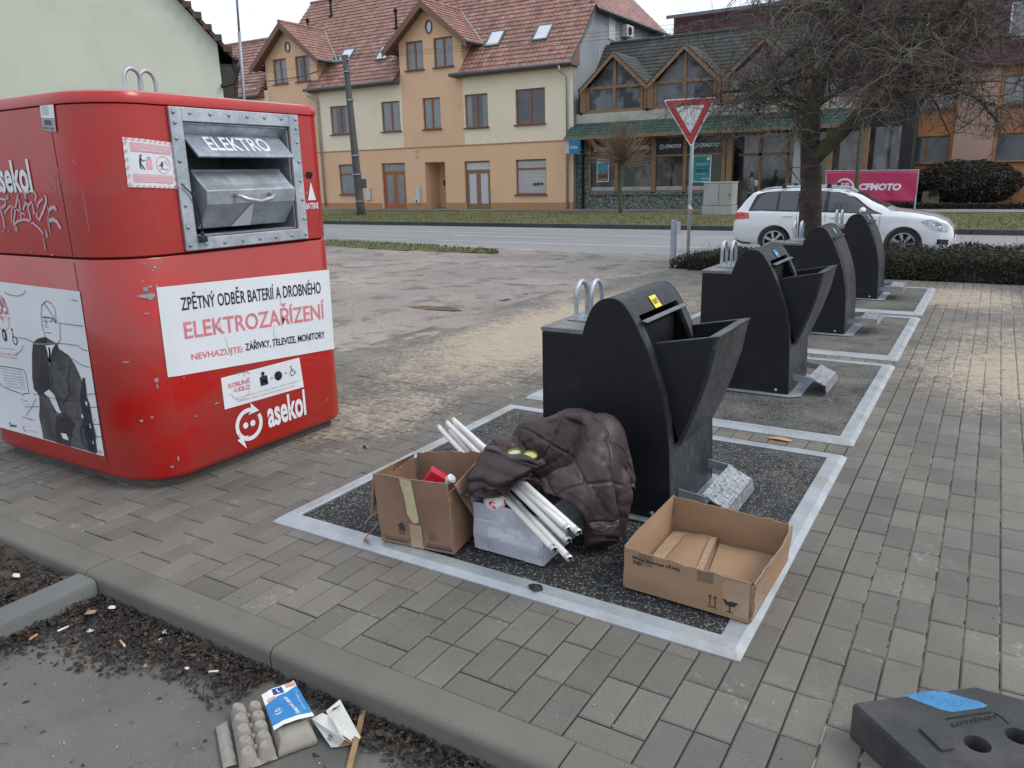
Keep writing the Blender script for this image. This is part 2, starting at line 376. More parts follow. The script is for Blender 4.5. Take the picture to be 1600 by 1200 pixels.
b = MB(); b.lathe([(.62,-.42),(.62,-.413),(.5,-.412),(.01,-.412)], 32, M=Matrix.Translation((-10.9,14.95,0)))
tag(b.build('manhole_cover', mk('dark_iron', (.04,.04,.042), (.06,.06,.06), scale=20, rough=.5, bump=.5)), 'dark round iron cover in the near lane of the road', 'manhole cover')
KERBD = mk('dark_wet_kerb', (.035,.035,.037), (.055,.055,.057), scale=1, rough=.6, fine=.2)
b = MB()
x = -60
while x < 60: b.box(x, x+.99, 23.25, 23.42, -.5, -.27); x += 1
struct(b.build('far_kerb', KERBD, bevel=.015))
GRASS = mk('winter_grass', (.085,.1,.03), (.13,.12,.05), scale=1.4, rough=1, fine=.45, fscale=14, bump=1, bscale=12, c3=(.1,.075,.045), c3scale=2.2, c3thr=(.5,.62), bdist=.05)
b = MB(); b.grid(lambda u, v: Vector((-70+140*u, 23.4+9.0*v, -.29+.02*fbm(u*60, v*6)+.03*v)), 200, 30); struct(b.build('grass_verge', GRASS, smooth=True))
b = MB(); b.grid(lambda u, v: Vector((-70+140*u, 32.35+2.2*v, -.245)), 2, 2); struct(b.build('far_pavement', mk('far_paving', (.19,.185,.18), (.23,.22,.215), scale=1, rough=.8, fine=.1)))
# tongue of grass between yard and road
def tongue(u, v):
    x = -24+16.4*u; c = 11.55-.95*max(0, (x+13)/5.4); w = .55*min(1, (-7.5-x)/2.5)
    return Vector((x, c+(v-.5)*2*w, ground_z(c+(v-.5)*2*w)+.012+.05*(1-abs(2*v-1)**2)+.02*fbm(x*3, v*3)))
b = MB(); b.grid(tongue, 120, 8); struct(b.build('grass_strip', GRASS, smooth=True))
def blades(name, n, place, h, mat_, label, seed=1, w=.3):
    rr = random.Random(seed); mb = MB(); vs, fs = [], []
    for i in range(n):
        p = place(rr)
        if p is None: continue
        a = rr.uniform(0, 6.28); hh = h*rr.uniform(.5, 1.4); dx, dy = math.cos(a)*hh*w*.5, math.sin(a)*hh*w*.5
        lx, ly = rr.gauss(0, hh*.35), rr.gauss(0, hh*.35); o = len(vs)
        vs += [(p[0]-dx, p[1]-dy, p[2]), (p[0]+dx, p[1]+dy, p[2]), (p[0]+lx, p[1]+ly, p[2]+hh)]; fs.append((o, o+1, o+2))
    mb.add(vs, fs); o = mb.build(name, mat_); tag(o, label, 'grass', kind='stuff'); return o
BLADE = multi('grass_blades', [(.08,.12,.03),(.13,.15,.05),(.17,.15,.07),(.06,.1,.03),(.2,.17,.09),(.1,.13,.04)], 1)
blades('grass', 30000, lambda r: (r.uniform(-30, 6), 23.5+8.7*r.random(), -.28), .055, BLADE, 'short winter grass on the verge across the road', 5, .5)
blades('grass', 3500, lambda r: tuple(tongue(r.random(), r.uniform(.05, .95))), .05, BLADE, 'short grass on the narrow strip between yard and road', 6, .5)
# near kerb and lower pavement
KERB = mk('kerb_concrete', (.118,.112,.094), (.145,.138,.116), scale=1.2, rough=.8, fine=.12, fscale=240, bump=.4, bscale=260, c3=(.085,.082,.07), c3scale=2.3, c3thr=(.55,.75))
kp = [(-.667,-.3)]+[(-.667, -.026)]+[(-.640-.027*math.cos(R(a)), -.023+.027*math.sin(R(a))) for a in (15,30,45,60,75,90)]+[(-.553,.004),(-.548,-.002),(-.548,-.3)]
b = MB(); x = -6.51-1.04*3
while x < 6: b.prism([(p[0], p[1]) for p in kp], 'x', x+.003, x+1.037); x += 1.04
o = b.build('kerb', KERB); smooth_angle(o, 30); struct(o)
b = MB(); b.box(-9, 6, -.66, -.549, -.3, -.012); struct(b.build('kerb_joint', JOINT))
b = MB(); b.prism([(-2.39,-.3),(-2.39,-.018),(-2.385,-.012),(-2.295,-.012),(-2.277,-.018),(-2.27,-.032),(-2.27,-.3)], 'y', -1.62, -.67); b.prism([(-2.39,-.3),(-2.39,-.018),(-2.385,-.012),(-2.295,-.012),(-2.277,-.018),(-2.27,-.032),(-2.27,-.3)], 'y', -2.65, -1.63)
struct(smooth_angle(b.build('side_kerb', mk('kerb_concrete_blue', (.105,.112,.11), (.13,.135,.13), scale=2, rough=.8, fine=.12, fscale=240, bump=.4, bscale=200)), 30))
LOWER = mk('lower_pavement_concrete', (.10,.096,.083), (.135,.128,.112), scale=1.8, rough=.82, fine=.3, fscale=330, bump=.7, bscale=240, c3=(.085,.08,.072), c3scale=3.1, c3thr=(.52,.7), bdist=.003)
b = MB(); b.grid(lambda u, v: Vector((-2.272+8*u, -5.2+4.54*v, -.095+.004*fbm(u*9, v*6))), 120, 80); struct(b.build('pavement', LOWER, smooth=True))
SOIL = mk('dark_soil', (.045,.035,.026), (.085,.066,.048), scale=7, rough=1, fine=.4, fscale=120, bump=1, bscale=70, bdist=.01)
b = MB(); b.grid(lambda u, v: Vector((-7+4.615*u, -4+3.34*v, -.055+.03*fbm(u*14, v*12)+.006*fbm(u*90, v*90))), 150, 100); struct(b.build('soil_bed', SOIL, smooth=True))
# heap of rotten leaves along the kerb
LEAF = multi('rotten_leaves', [(.016,.012,.01),(.024,.016,.012),(.036,.023,.016),(.017,.013,.012),(.06,.034,.021),(.026,.019,.015),(.012,.010,.009),(.085,.056,.035),(.02,.016,.014),(.014,.012,.011),(.022,.018,.015)], 1, rough=.7)
def litter_density(x, y):
    d = -.667-y
    if d < 0 or x < -2.27: return 0
    w = .13+.30*math.exp(-((x+2.35)/.34)**2)+.13*math.exp(-((x+1.75)/.35)**2)+.05*math.exp(-((x+1.45)/.2)**2)+.05*math.sin(x*9)
    if x > -1.3: w = .06+.03*math.sin(x*11)
    if x > -.95: w = .13
    s = max(0, 1-d/w)
    e = x+2.27
    if e < .35: s = max(s, max(0, 1-e/(.13+.05*math.sin(y*12)))*(y > -1.7))
    return s
def leaf_litter():
    rr = random.Random(11); mb = MB(); vs, fs = [], []; c = 0
    while c < 24000:
        reg = rr.random()
        if reg < .8: x, y = rr.uniform(-2.27, 1.5), rr.uniform(-1.75, -.667); d = litter_density(x, y); base = -.092
        else: x, y = rr.uniform(-3.9, -2.4), rr.uniform(-1.6, -.68); d = .4+.5*max(0, fbm(x*4, y*4)); base = -.055+.03*fbm((x+7)/4.615*14, (y+4)/3.34*12)
        if rr.random() > d**1.2+.0015*(reg < .8): continue
        c += 1
        s = rr.uniform(.0018, .0060)*(1 if rr.random() > .06 else 2.0); a = rr.uniform(0, 6.28); t1, t2 = rr.gauss(0, .5), rr.gauss(0, .5)
        z = base+rr.random()*d*.03+.002; l = s*rr.uniform(1, 2.6)
        ux, uy = math.cos(a), math.sin(a); o = len(vs)
        def P(p, q, zz): return (x+ux*p-uy*q, y+uy*p+ux*q, max(z+zz, -.094))
        j_ = [rr.uniform(.5, 1.2) for _ in range(6)]
        vs += [P(-l*j_[0],0,t1*l), P(-l*.4,s*j_[1],t2*s+.003), P(l*.5*j_[2],s*.7*j_[3],t2*s), P(l,0,-t1*l*.6), P(l*.3,-s*j_[4],-t2*s), P(-l*.5,-s*.8*j_[5],-t2*s*.5), P(0,0,.35*s)]
        fs += [(o+(k+1)%6,o+k,o+6) for k in range(6)]
    for i in range(420):     # twigs
        x, y = rr.uniform(-2.26, 1.5), rr.uniform(-1.6, -.667)
        if rr.random() > litter_density(x, y)+.02: continue
        a = rr.uniform(0, 3.14); l = rr.uniform(.02, .07); o = len(vs); w = rr.uniform(.0008, .002); z = -.088+rr.random()*.022
        dx, dy = math.cos(a)*l, math.sin(a)*l; nx, ny = -math.sin(a)*w, math.cos(a)*w; dz = rr.gauss(0, .006)
        vs += [(x-dx-nx,y-dy-ny,z),(x+dx-nx,y+dy-ny,z+dz),(x+dx+nx,y+dy+ny,z+dz),(x-dx+nx,y-dy+ny,z),(x-dx,y-dy,z+2*w),(x+dx,y+dy,z+dz+2*w)]
        fs += [(o,o+1,o+5,o+4),(o+2,o+3,o+4,o+5)]
    mb.add(vs, fs); return tag(mb.build('leaf_litter', LEAF), 'dark rotten leaves and twigs heaped along the foot of the kerb', 'leaf litter', kind='stuff')
leaf_litter()
def grit():
    rr = random.Random(5); mb = MB()
    for i in range(3600):
        r = rr.random() if i < 1200 else .9
        if r < .6: x, y, z = rr.uniform(-2.4, 1), rr.uniform(-1.8, -.67), -.094
        elif r < .8: x, y, z = rr.uniform(-2.5, 3), rr.uniform(-.66, 1.2), .002
        else: x, y, z = rr.uniform(-13, -4.0), 2.8+8*rr.random(), .006
        s = rr.uniform(.0012, .0038)*(2.2 if r > .8 else 1)
        mb.ball((x, y, z+s*.3), (s, s*rr.uniform(.6,1), s*.7), 5, 3)
    return tag(mb.build('grit', multi('grit_stones', [(.2,.18,.15),(.32,.3,.27),(.12,.1,.08),(.4,.38,.34)], 1)), 'scattered grit and small stones on paving and kerb foot', 'grit', kind='stuff')
grit()
# ------------------------------------------------------------------ red collection container
def red_paint():
    m = mk('red_container_paint', (.40,.017,.010), (.355,.032,.026), scale=.9, rough=.34, fine=.04, fscale=40, bump=.12, bscale=30, coat=.25, thr=(.42,.62),
           c3=(.44,.010,.007), c3scale=1.3, c3thr=(.52,.6), rv=.1, bdist=.001)
    n = m.node_tree; b = n.nodes['Principled BSDF']; N, L = n.nodes.new, n.links.new
    src = b.inputs['Base Color'].links[0].from_socket; tc = N('ShaderNodeTexCoord')
    def thr(scale, a, bb, stretch=None, det=4):
        v = tc.outputs['Object']
        if stretch: mp = N('ShaderNodeMapping'); mp.inputs['Scale'].default_value = stretch; L(v, mp.inputs[0]); v = mp.outputs[0]
        q = N('ShaderNodeTexNoise'); q.inputs['Scale'].default_value = scale; q.inputs['Detail'].default_value = det; L(v, q.inputs['Vector'])
        r = N('ShaderNodeMapRange'); r.inputs[1].default_value = a; r.inputs[2].default_value = bb; L(q.outputs[0], r.inputs[0]); return r.outputs[0]
    f = thr(9, .75, .76, det=6); q = N('ShaderNodeMixRGB'); L(f, q.inputs[0]); L(src, q.inputs[1]); q.inputs[2].default_value = (.27,.3,.31,1)
    # run marks of washed-off dirt
    f2 = thr(7, .6, .78, (1,1,.12), 5); mu = N('ShaderNodeMath'); mu.operation = 'MULTIPLY'; mu.inputs[1].default_value = .28; L(f2, mu.inputs[0])
    q2 = N('ShaderNodeMixRGB'); L(mu.outputs[0], q2.inputs[0]); L(q.outputs[0], q2.inputs[1]); q2.inputs[2].default_value = (.16,.012,.01,1)
    L(q2.outputs[0], b.inputs['Base Color']); return m
RED = red_paint()
CHIP = mk('bare_metal_chip', (.24,.28,.29), (.32,.35,.36), scale=60, rough=.6)
def container():
    T = empty('collection_container', (-3.48, .57, 0), 'large red metal collection container for old appliances with rounded corners', 'container')
    def W(o): return reparent(o, T)
    X0, X1, Y0, Y1 = -4.26, -2.75, -.10, 1.25
    def outline(g=0.0):
        pts = []
        def corner(cx, cy, rx, ry, a0, n=14):
            for k in range(n+1):
                a = R(a0+90*k/n); pts.append((cx+(rx-g)*math.cos(a), cy+(ry-g)*math.sin(a)))
        corner(X1-.33, Y0+.24, .33, .24, -90); corner(X1-.14, Y1-.14, .14, .14, 0); corner(X0+.22, Y1-.22, .22, .22, 90); corner(X0+.2, Y0+.2, .2, .2, 180)
        return pts
    def bx(Y):
        if Y < Y0+.24: return X1-.33+.33*math.sqrt(max(0, 1-((Y0+.24-Y)/.24)**2))
        return X1
    def ring(mb, levels):
        n = len(outline()); vs = []
        for z, g in levels: vs += [(x, y, z) for x, y in outline(g)]
        fs = [(i*n+k, i*n+(k+1) % n, (i+1)*n+(k+1) % n, (i+1)*n+k) for i in range(len(levels)-1) for k in range(n)]
        fs += [tuple(range(n-1, -1, -1)), tuple(range((len(levels)-1)*n, len(levels)*n))]
        mb.add(vs, fs)
    # body in two halves; the front has a real rectangular opening cut by a boolean
    oy0, oy1, oz0, oz1 = .3165, .9635, 1.1995, 1.7265
    m = MB(); ring(m, [(.045,.03),(.055,.012),(.08,0),(1.118,0),(1.124,.004)]); low = m.build('lower_body', RED); smooth_angle(low, 40); W(low)
    m = MB(); ring(m, [(1.131,.008),(1.137,.0),(1.79,0)]); up = m.build('upper_body', RED)
    cm = MB(); cm.box(-3.35, -2.5, oy0, oy1, oz0, oz1); cut = cm.build('cut', RED)
    md = up.modifiers.new('b', 'BOOLEAN'); md.object = cut; md.operation = 'DIFFERENCE'; md.solver = 'EXACT'
    bpy.context.view_layer.update()
    me = bpy.data.meshes.new_from_object(up.evaluated_get(bpy.context.evaluated_depsgraph_get()))
    up.modifiers.clear(); up.data = me; bpy.data.objects.remove(cut); smooth_angle(up, 40); W(up)
    m = MB(); ring(m, [(1.112,.02),(1.14,.02)]); W(m.build('seam', DARK))
    m = MB(); ring(m, [(1.793,.004),(1.796,-.006),(1.822,-.008),(1.842,.004),(1.852,.04),(1.853,.2)]); W(smooth_angle(m.build('roof', RED), 40))
    m = MB(); ring(m, [(-.01,.06),(.03,.05),(.045,.065)]); W(m.build('plinth', mk('dirty_concrete', (.075,.068,.06), (.11,.1,.09), scale=6, rough=.9, fine=.3, bump=.6), bevel=.008))
    # vertical folds near the corner, their shade drawn as thin dark strips
    m = MB()
    m.box(-3.079,-3.0765,-.1012,-.099,.12,1.11); m.box(-3.079,-3.0765,-.1012,-.099,1.14,1.785); W(m.build('fold_shade_strip', DARK))
    # lifting loops
    for xx, yy in ((-3.60, .675), (-3.63, .785)):
        m = MB(); r_ = .05
        pts = [(xx, yy-r_, 1.84+.15*q/6) for q in range(6)]+[(xx, yy-r_*math.cos(math.pi*q/12), 2.0+r_*1.25*math.sin(math.pi*q/12)) for q in range(13)]+[(xx, yy+r_, 1.99-.15*q/6) for q in range(6)]
        m.tube(pts, .0115, 10); o = m.build('lifting_loop', [GALV], smooth=True); W(o)
    # hatch: riveted frame, tray, lid, drawer
    fx = -2.746
    m = MB()
    def fr(y0, y1, z0, z1): m.box(fx-.002, fx+.014, y0, y1, z0, z1)
    fr(.25,.315,1.14,1.79); fr(.965,1.03,1.14,1.79); fr(.3152,.9648,1.728,1.79); fr(.3152,.9648,1.14,1.198)
    hf = m.build('hatch_frame', GALV, bevel=.003); W(hf)
    m = MB(); rs = [(y, z) for z in (1.765, 1.165) for y in (.27,.36,.47,.58,.69,.8,.91,1.01)]+[(y, z) for y in (.272, 1.008) for z in (1.25,1.35,1.45,1.55,1.65,1.72)]
    for y, z in rs:
        m = MB(); m.lathe([(.009,0),(.0085,.004),(.005,.007),(.001,.008)], 10, M=Matrix.Translation((fx+.014, y, z)) @ Matrix.Rotation(R(90), 4, 'Y')); reparent(m.build('rivet', GALVD, smooth=True), hf)
    m = MB()   # inside tray walls
    m.box(-3.3,fx-.003,.3185,.326,1.2015,1.7245); m.box(-3.3,fx-.003,.954,.9615,1.2015,1.7245); m.box(-3.3,fx-.003,.3265,.9535,1.202,1.209); m.box(-3.3,fx-.003,.3265,.9535,1.717,1.7245)
    m.box(-3.32,-3.305,.3185,.9615,1.202,1.7245); W(m.build('hatch_tray', GALVD))
    m = MB()   # inner bevelled lintel
    m.prism([(-2.752,1.716),(-2.80,1.672),(-2.96,1.672),(-2.96,1.716)], 'y', .327, .953); W(m.build('lintel', GALV, bevel=.003))
    # lid hanging forward with ELEKTRO
    p = quadmap(pix(303,244,X=-2.70), pix(441,243,X=-2.70), pix(430,200,X=-2.80), pix(282,200,X=-2.80))
    y0, y1 = .345, .935
    lid = quadmap((-2.70,y0,1.575),(-2.70,y1,1.575),(-2.80,y1,1.668),(-2.80,y0,1.668))
    m = MB(); m.prism([(-2.80,1.668),(-2.70,1.575),(-2.69,1.566),(-2.685,1.572),(-2.695,1.583),(-2.795,1.676)], 'y', y0, y1); lo = m.build('hatch_lid', GALVD); W(lo)
    nr = quadmap((-2.70,y0,1.583),(-2.70,y1,1.583),(-2.795,y1,1.676),(-2.795,y0,1.676), .0045)
    m = MB(); text(m, 'ELEKTRO', nr, .16, .80, .14, .86, bold=.018); o = m.build('lettering', WHITE); W(o); reparent(o, lo)
    # drawer below
    m = MB(); m.prism([(-3.0,1.50),(-2.80,1.50),(-2.795,1.508),(-2.725,1.44),(-2.69,1.415),(-2.70,1.35),(-2.79,1.235),(-3.0,1.235)], 'y', .37, .925)
    dr = m.build('drawer', GALV, bevel=.004); W(dr)
    m = MB(); m.tube([(-2.80,.372,1.507),(-2.80,.924,1.507)], .008, 8); o = m.build('hinge', GALVD, smooth=True); W(o); reparent(o, dr)
    m = MB(); pts = [(-2.70,.53,1.395),(-2.66,.535,1.385),(-2.645,.56,1.37),(-2.64,.64,1.355),(-2.645,.72,1.37),(-2.66,.745,1.385),(-2.70,.75,1.395)]
    m.tube(pts, .011, 10); o = m.build('handle', GALV, smooth=True); W(o); reparent(o, dr)
    d2 = quadmap((-2.79,.37,1.235),(-2.79,.925,1.235),(-2.70,.925,1.35),(-2.70,.37,1.35), .004)
    m = MB(); poly(m, d2, [(.34,.03),(.56,.03),(.50,.97),(.47,.97)]); o = m.build('white_triangle', WHITE); W(o); reparent(o, dr)
    # battery slot and label
    fp = lambda Y, z: Vector((bx(Y)+.003, Y, z))
    m = MB(); poly(m, lambda a, c: Vector((-2.7465, a, c)), [(1.062,1.482),(1.075,1.497),(1.105,1.497),(1.118,1.482),(1.105,1.462),(1.075,1.462)]); W(m.build('battery_slot', DARK))
    m = MB(); poly(m, fp, [(1.065,1.345),(1.125,1.345),(1.095,1.445)]); text(m, 'BATERIE', fp, 1.045, 1.14, 1.298, 1.33, bold=.02); W(m.build('lettering', WHITE))
    # sticker sheets curved round the body
    def sheet(name, y0, y1, corners, inks, draw, mat0=WHITE):
        """corners in (Y, z): bl, br, tr, tl"""
        (a, b_, c, d) = corners
        def fn(u, v, off=.0025):
            y = (a[0]*(1-u)+b_[0]*u)*(1-v)+(d[0]*(1-u)+c[0]*u)*v; z = (a[1]*(1-u)+b_[1]*u)*(1-v)+(d[1]*(1-u)+c[1]*u)*v
            return Vector((bx(y)+off+(.002 if y < .14 else 0), y, z))
        m = MB(); m.grid(lambda u, v: fn(u, v), 24, 2, 0); s = m.build(name, mat0); W(s)
        f2 = lambda u, v: fn(u, v, .0045)
        m = MB(); draw(m, f2); o = m.build('print', inks); W(o); reparent(o, s); return s
    def d1(m, f):
        text(m, 'ZPĚTNÝ ODBĚR BATERIÍ A DROBNÉHO', f, .10, .93, .72, .915, 0, bold=.012)
        text(m, 'ELEKTROZAŘÍZENÍ', f, .10, .945, .40, .66, 1, bold=.012)
        text(m, 'NEVHAZUJTE:', f, .12, .40, .13, .225, 1, bold=.015); text(m, 'ZÁŘIVKY, TELEVIZE, MONITORY', f, .415, .935, .145, .275, 0, bold=.02)
        r2 = random.Random(3)
        for k in range(7):
            u, v = r2.uniform(.1,.9), r2.uniform(.2,.9); pts = [(u, v)]
            for q in range(5): u += r2.gauss(0, .006); v -= .035; pts.append((u, v))
            stroke(m, lambda a, c: f(a, c)+Vector((.0015,0,0)), pts, .0018, 2)
    sheet('notice', .08, 1.18, [(.075,.562),(1.17,.482),(1.18,.95),(.08,.99)], [INK, REDINK, GREYINK], d1)
    def wheelchair(m, f, u, v, s, mi, asp):
        k = s
        disc(m, f, u-.1*k, v+.85*k/asp, .1*k, .1*k/asp, mi)
        stroke(m, f, [(u-.1*k, v+.7*k/asp),(u-.06*k, v+.3*k/asp),(u+.3*k, v+.3*k/asp),(u+.42*k, v-.02*k/asp),(u+.55*k, v-.02*k/asp)], .1*k, mi, asp)
        stroke(m, f, [(u-.08*k, v+.5*k/asp),(u+.2*k, v+.5*k/asp)], .07*k, mi, asp)
        arc(m, f, u-.02*k, v+.08*k/asp, .32*k, .32*k/asp, .08*k, 130, 350, mi, 16, asp)
    def koruna(m, f, u, v, s, asp, ink, dark):
        text(m, 'KORUNA', f, u-.9*s, u+.9*s, v+.05*s/asp, v+.4*s/asp, ink, bold=.02)
        text(m, 'za', f, u-.55*s, u-.25*s, v-.32*s/asp, v-.08*s/asp, ink); text(m, 'KILO', f, u-.15*s, u+.85*s, v-.38*s/asp, v-.03*s/asp, ink, bold=.03)
        arc(m, f, u, v-.2*s/asp, .8*s, .8*s/asp, .03*s, 190, 350, ink, 16, asp)
        r2 = random.Random(2)
        for k in range(14):
            a = R(r2.uniform(0, 110)); rr_ = s*r2.uniform(.6, 1.1)
            arc(m, f, u+.2*s+rr_*math.cos(a)*.9, v+.2*s/asp+rr_*math.sin(a)/asp*.75, .07*s, .07*s/asp, .03*s, 0, r2.choice((90,180,360)), ink if k % 2 else dark, 6, asp)
    def d2_(m, f):
        asp = .33
        koruna(m, f, .20, .60, .14, asp, 1, 2)
        poly(m, f, [(.45,.42),(.545,.42),(.545,.70),(.52,.73),(.475,.73),(.45,.70)], 0); disc(m, f, .495, .80, .022, .022/asp, 0); text(m, '1kg', f, .463, .532, .47, .62, 3, bold=.03)
        stroke(m, f, [(.575,.58),(.61,.58)], .006, 1, asp); stroke(m, f, [(.595,.62),(.612,.58),(.595,.54)], .006, 1, asp)
        disc(m, f, .685, .60, .05, .05/asp, 0); text(m, '1,-', f, .66, .71, .60, .70, 3, bold=.03); text(m, 'Kč', f, .665, .705, .47, .56, 3, bold=.03)
        stroke(m, f, [(.765,.62),(.80,.62)], .006, 1, asp); stroke(m, f, [(.785,.66),(.802,.62),(.785,.58)], .006, 1, asp)
        wheelchair(m, f, .875, .55, .09, 0, asp)
        text(m, 'Za každý kilogram vybraného elektrozařízení přispějeme', f, .14, .95, .22, .28, 2); text(m, 'vozíčkářům z tohoto města na kompenzační pomůcky', f, .14, .88, .10, .17, 1)
    sheet('notice', 0, 0, [(.36,.325),(.905,.312),(.892,.487),(.36,.492)], [INK, REDINK, GREYINK, WHITE], d2_)
    def d3(m, f):
        asp = 1.0
        for k in range(9):
            u = k/9; poly(m, f, [(u,.95),(u+.06,.95),(u+.09,1),(u+.03,1)], 0); poly(m, f, [(u,0),(u+.06,0),(u+.09,.05),(u+.03,.05)], 0)
        for k in range(6):
            v = k/6; poly(m, f, [(0,v),(.05,v+.05),(.05,v+.11),(0,v+.06)], 0); poly(m, f, [(.95,v),(1,v+.05),(1,v+.11),(.95,v+.06)], 0)
        rect(m, f, .10, .92, .73, .91, 0); rect(m, f, .10, .92, .11, .28, 0)
        g = lambda u, v: f(u, v)+Vector((.0012,0,0))
        text(m, 'UKLIĎTE POUZE', g, .28, .72, .865, .895, 2); text(m, 'VHAZUJTE POUZE VYSLOUŽILÁ', g, .12, .90, .81, .855, 2, bold=.02); text(m, 'ELEKTROZAŘÍZENÍ', g, .25, .77, .75, .79, 2, bold=.02)
        text(m, 'ZÁKAZ VYBÍRAT ZE NÁDOB!', g, .15, .87, .22, .265, 2, bold=.02); text(m, 'ODPAD VHOZENÝ DO KONTEJNERU', g, .2, .86, .17, .195, 2); text(m, 'PODLÉHÁ ZÁKONU', g, .35, .65, .13, .15, 2)
        stroke(m, f, [(.14,.085),(.86,.085)], .008, 3)
        disc(m, f, .26, .655, .022, .022, 1); stroke(m, f, [(.25,.62),(.24,.50)], .035, 1); stroke(m, f, [(.25,.60),(.29,.55),(.335,.555)], .018, 1)
        stroke(m, f, [(.24,.50),(.235,.44),(.25,.38)], .022, 1); stroke(m, f, [(.24,.50),(.285,.43),(.31,.37)], .022, 1)
        poly(m, f, [(.36,.38),(.47,.38),(.485,.45),(.48,.58),(.42,.61),(.35,.59),(.36,.5)], 0); arc(m, f, .415, .61, .03, .03, .01, 0, 180, 1, 8)
        arc(m, f, .73, .50, .15, .18, .014, 0, 360, 0, 30); stroke(m, f, [(.64,.38),(.82,.62)], .014, 0)
        stroke(m, f, [(.70,.56),(.69,.50),(.64,.47)], .028, 1); stroke(m, f, [(.71,.55),(.69,.42)], .022, 1); arc(m, f, .76, .47, .07, .1, .008, 0, 180, 3, 10); rect(m, f, .69, .83, .40, .42, 3)
    sheet('warning_sticker', 0, 0, [(.03,1.44),(.25,1.428),(.262,1.632),(.035,1.652)], [PINKINK, INK, WHITE, GREYINK], d3)
    # company mark on the front: ring of two arrows, two dots, name
    f = lambda u, v: Vector((X1+.003, u, v))
    m = MB(); cy, cz, rr_ = .50, .205, .078
    arc(m, f, cy, cz, rr_, rr_, .023, 62, 208, 0, 20); arc(m, f, cy, cz, rr_, rr_, .023, -150, 30, 0, 20)
    f_ = f; f = lambda u, v: f_(u, v)+Vector((.0012,0,0))
    poly(m, f, [(cy+.02,cz+.115),(cy+.073,cz+.058),(cy+.0,cz+.052),(cy+.025,cz+.073)]); poly(m, f, [(cy-.035,cz-.125),(cy-.088,cz-.062),(cy-.012,cz-.055),(cy-.045,cz-.078)])
    f = f_; disc(m, f, cy-.024, cz, .017); disc(m, f, cy+.024, cz, .017)
    text(m, 'asekol', f, .625, .905, .145, .30, bold=.03); W(m.build('logo', WHITE))
    # left long side: poster, plate, graffiti
    yf = Y0-.003
    m = MB()
    f = lambda u, v: Vector((u, yf-.001, v)); text(m, 'asekol', f, -3.66, -3.31, 1.425, 1.575, bold=.03); W(m.build('logo', WHITE))
    def z5p(x, y): p = pix(x*.13333, 240+y*.13333, Y=yf); return (p.x, p.z)
    f = lambda u, v: Vector((u, yf, v))
    GR = mk('graffiti_paint', (.58,.42,.48), (.5,.38,.44), scale=40, rough=.5); GRT = mk('graffiti_scratch', (.50,.24,.27), rough=.5)
    m = MB()
    for pts, w in [([(-60,560),(0,530),(70,540),(60,600),(20,640),(-10,620),(40,760),(55,880)],.012),([(50,700),(120,610),(140,620),(135,700),(135,810)],.009),([(160,830),(180,640),(210,480),(225,560),(250,770)],.012),([(140,620),(220,670),(295,720)],.008),
                   ([(280,450),(310,560),(345,700),(370,830)],.012),([(290,470),(350,440),(400,445),(425,500),(410,555)],.011),([(270,660),(290,600),(310,540)],.012),([(330,610),(370,565),(385,620),(400,715)],.011),([(440,630),(450,580),(500,530)],.011),
                   ([(520,490),(540,510),(540,570),(500,690),(460,780),(430,740),(430,690)],.014),([(160,850),(200,795),(280,770),(360,790),(430,850),(480,900),(505,945)],.011),([(565,675),(600,635),(640,630),(660,670)],.016),([(575,785),(620,770),(670,800),(710,880)],.018)]:
        stroke(m, f, [z5p(*q) for q in pts], w*1.0)
    W(m.build('graffiti', GR))
    m = MB()
    for pts in [[(590,135),(640,120),(690,200),(715,300),(700,370),(650,330),(640,240)],[(560,365),(620,430),(655,430),(640,350),(600,270)],[(675,330),(690,420),(710,525)],[(550,150),(575,210)],[(850,70),(885,120)],[(960,420),(1000,640),(1050,930)],[(600,290),(660,240)]]:
        stroke(m, f, [z5p(*q) for q in pts], .003)
    W(m.build('graffiti', GRT))
    # paint chips traced where they are
    m = MB()
    def blobp(fn, c, rx, ry, seed):
        r2 = random.Random(seed); poly(m, fn, [(c[0]+rx*r2.uniform(.55,1.2)*math.cos(a*math.pi/6), c[1]+ry*r2.uniform(.55,1.2)*math.sin(a*math.pi/6)) for a in range(12)])
    for i, (x, y, rx, ry) in enumerate([(85,510,.014,.012),(190,885,.018,.014),(35,915,.008,.007),(105,912,.007,.006),(545,940,.014,.022),(575,850,.006,.05),(520,1060,.006,.04),(565,680,.005,.04),(370,1150,.008,.006),(610,1188,.014,.005)]):
        blobp(f, z5p(x, y), rx, ry, i)
    ff = lambda u, v: Vector((bx(u)+.003+(.001 if u < .14 else 0), u, v))
    for i, (x, y, rx, ry) in enumerate([(640,232,.034,.012),(550,232,.010,.010),(528,195,.010,.014),(660,193,.009,.007),(697,192,.007,.006),(605,168,.004,.004),(687,108,.008,.007),(678,120,.005,.005),(620,310,.011,.004),(640,600,.008,.013),(655,630,.004,.012),(555,775,.005,.008),(580,755,.005,.005),(500,520,.010,.004),(750,993,.009,.005),(790,960,.004,.014),(520,83,.005,.004),(880,82,.005,.004),(875,772,.005,.005),(1460,700,.004,.006),(965,715,.02,.004),(1150,775,.012,.003),(820,600,.006,.003)]):
        p = pix(x*.35, 380+y*.35, X=X1); 
        if p.y < .2:
            p = pix(x*.35, 380+y*.35, X=bx(max(Y0+.01, p.y)))
        blobp(ff, (max(Y0+.015, p.y), p.z), rx, ry, 50+i)
    r2 = random.Random(8)
    for i in range(25):
        cy_, cz_ = r2.uniform(.15,1.2), r2.choice((1.842, r2.uniform(.12,1.1)))-.02; ra, rb = r2.uniform(.001,.003), r2.uniform(.001,.004)
        if .28 < cz_ < 1.02: continue
        blobp(ff, (cy_, cz_), ra, rb, 100+i)
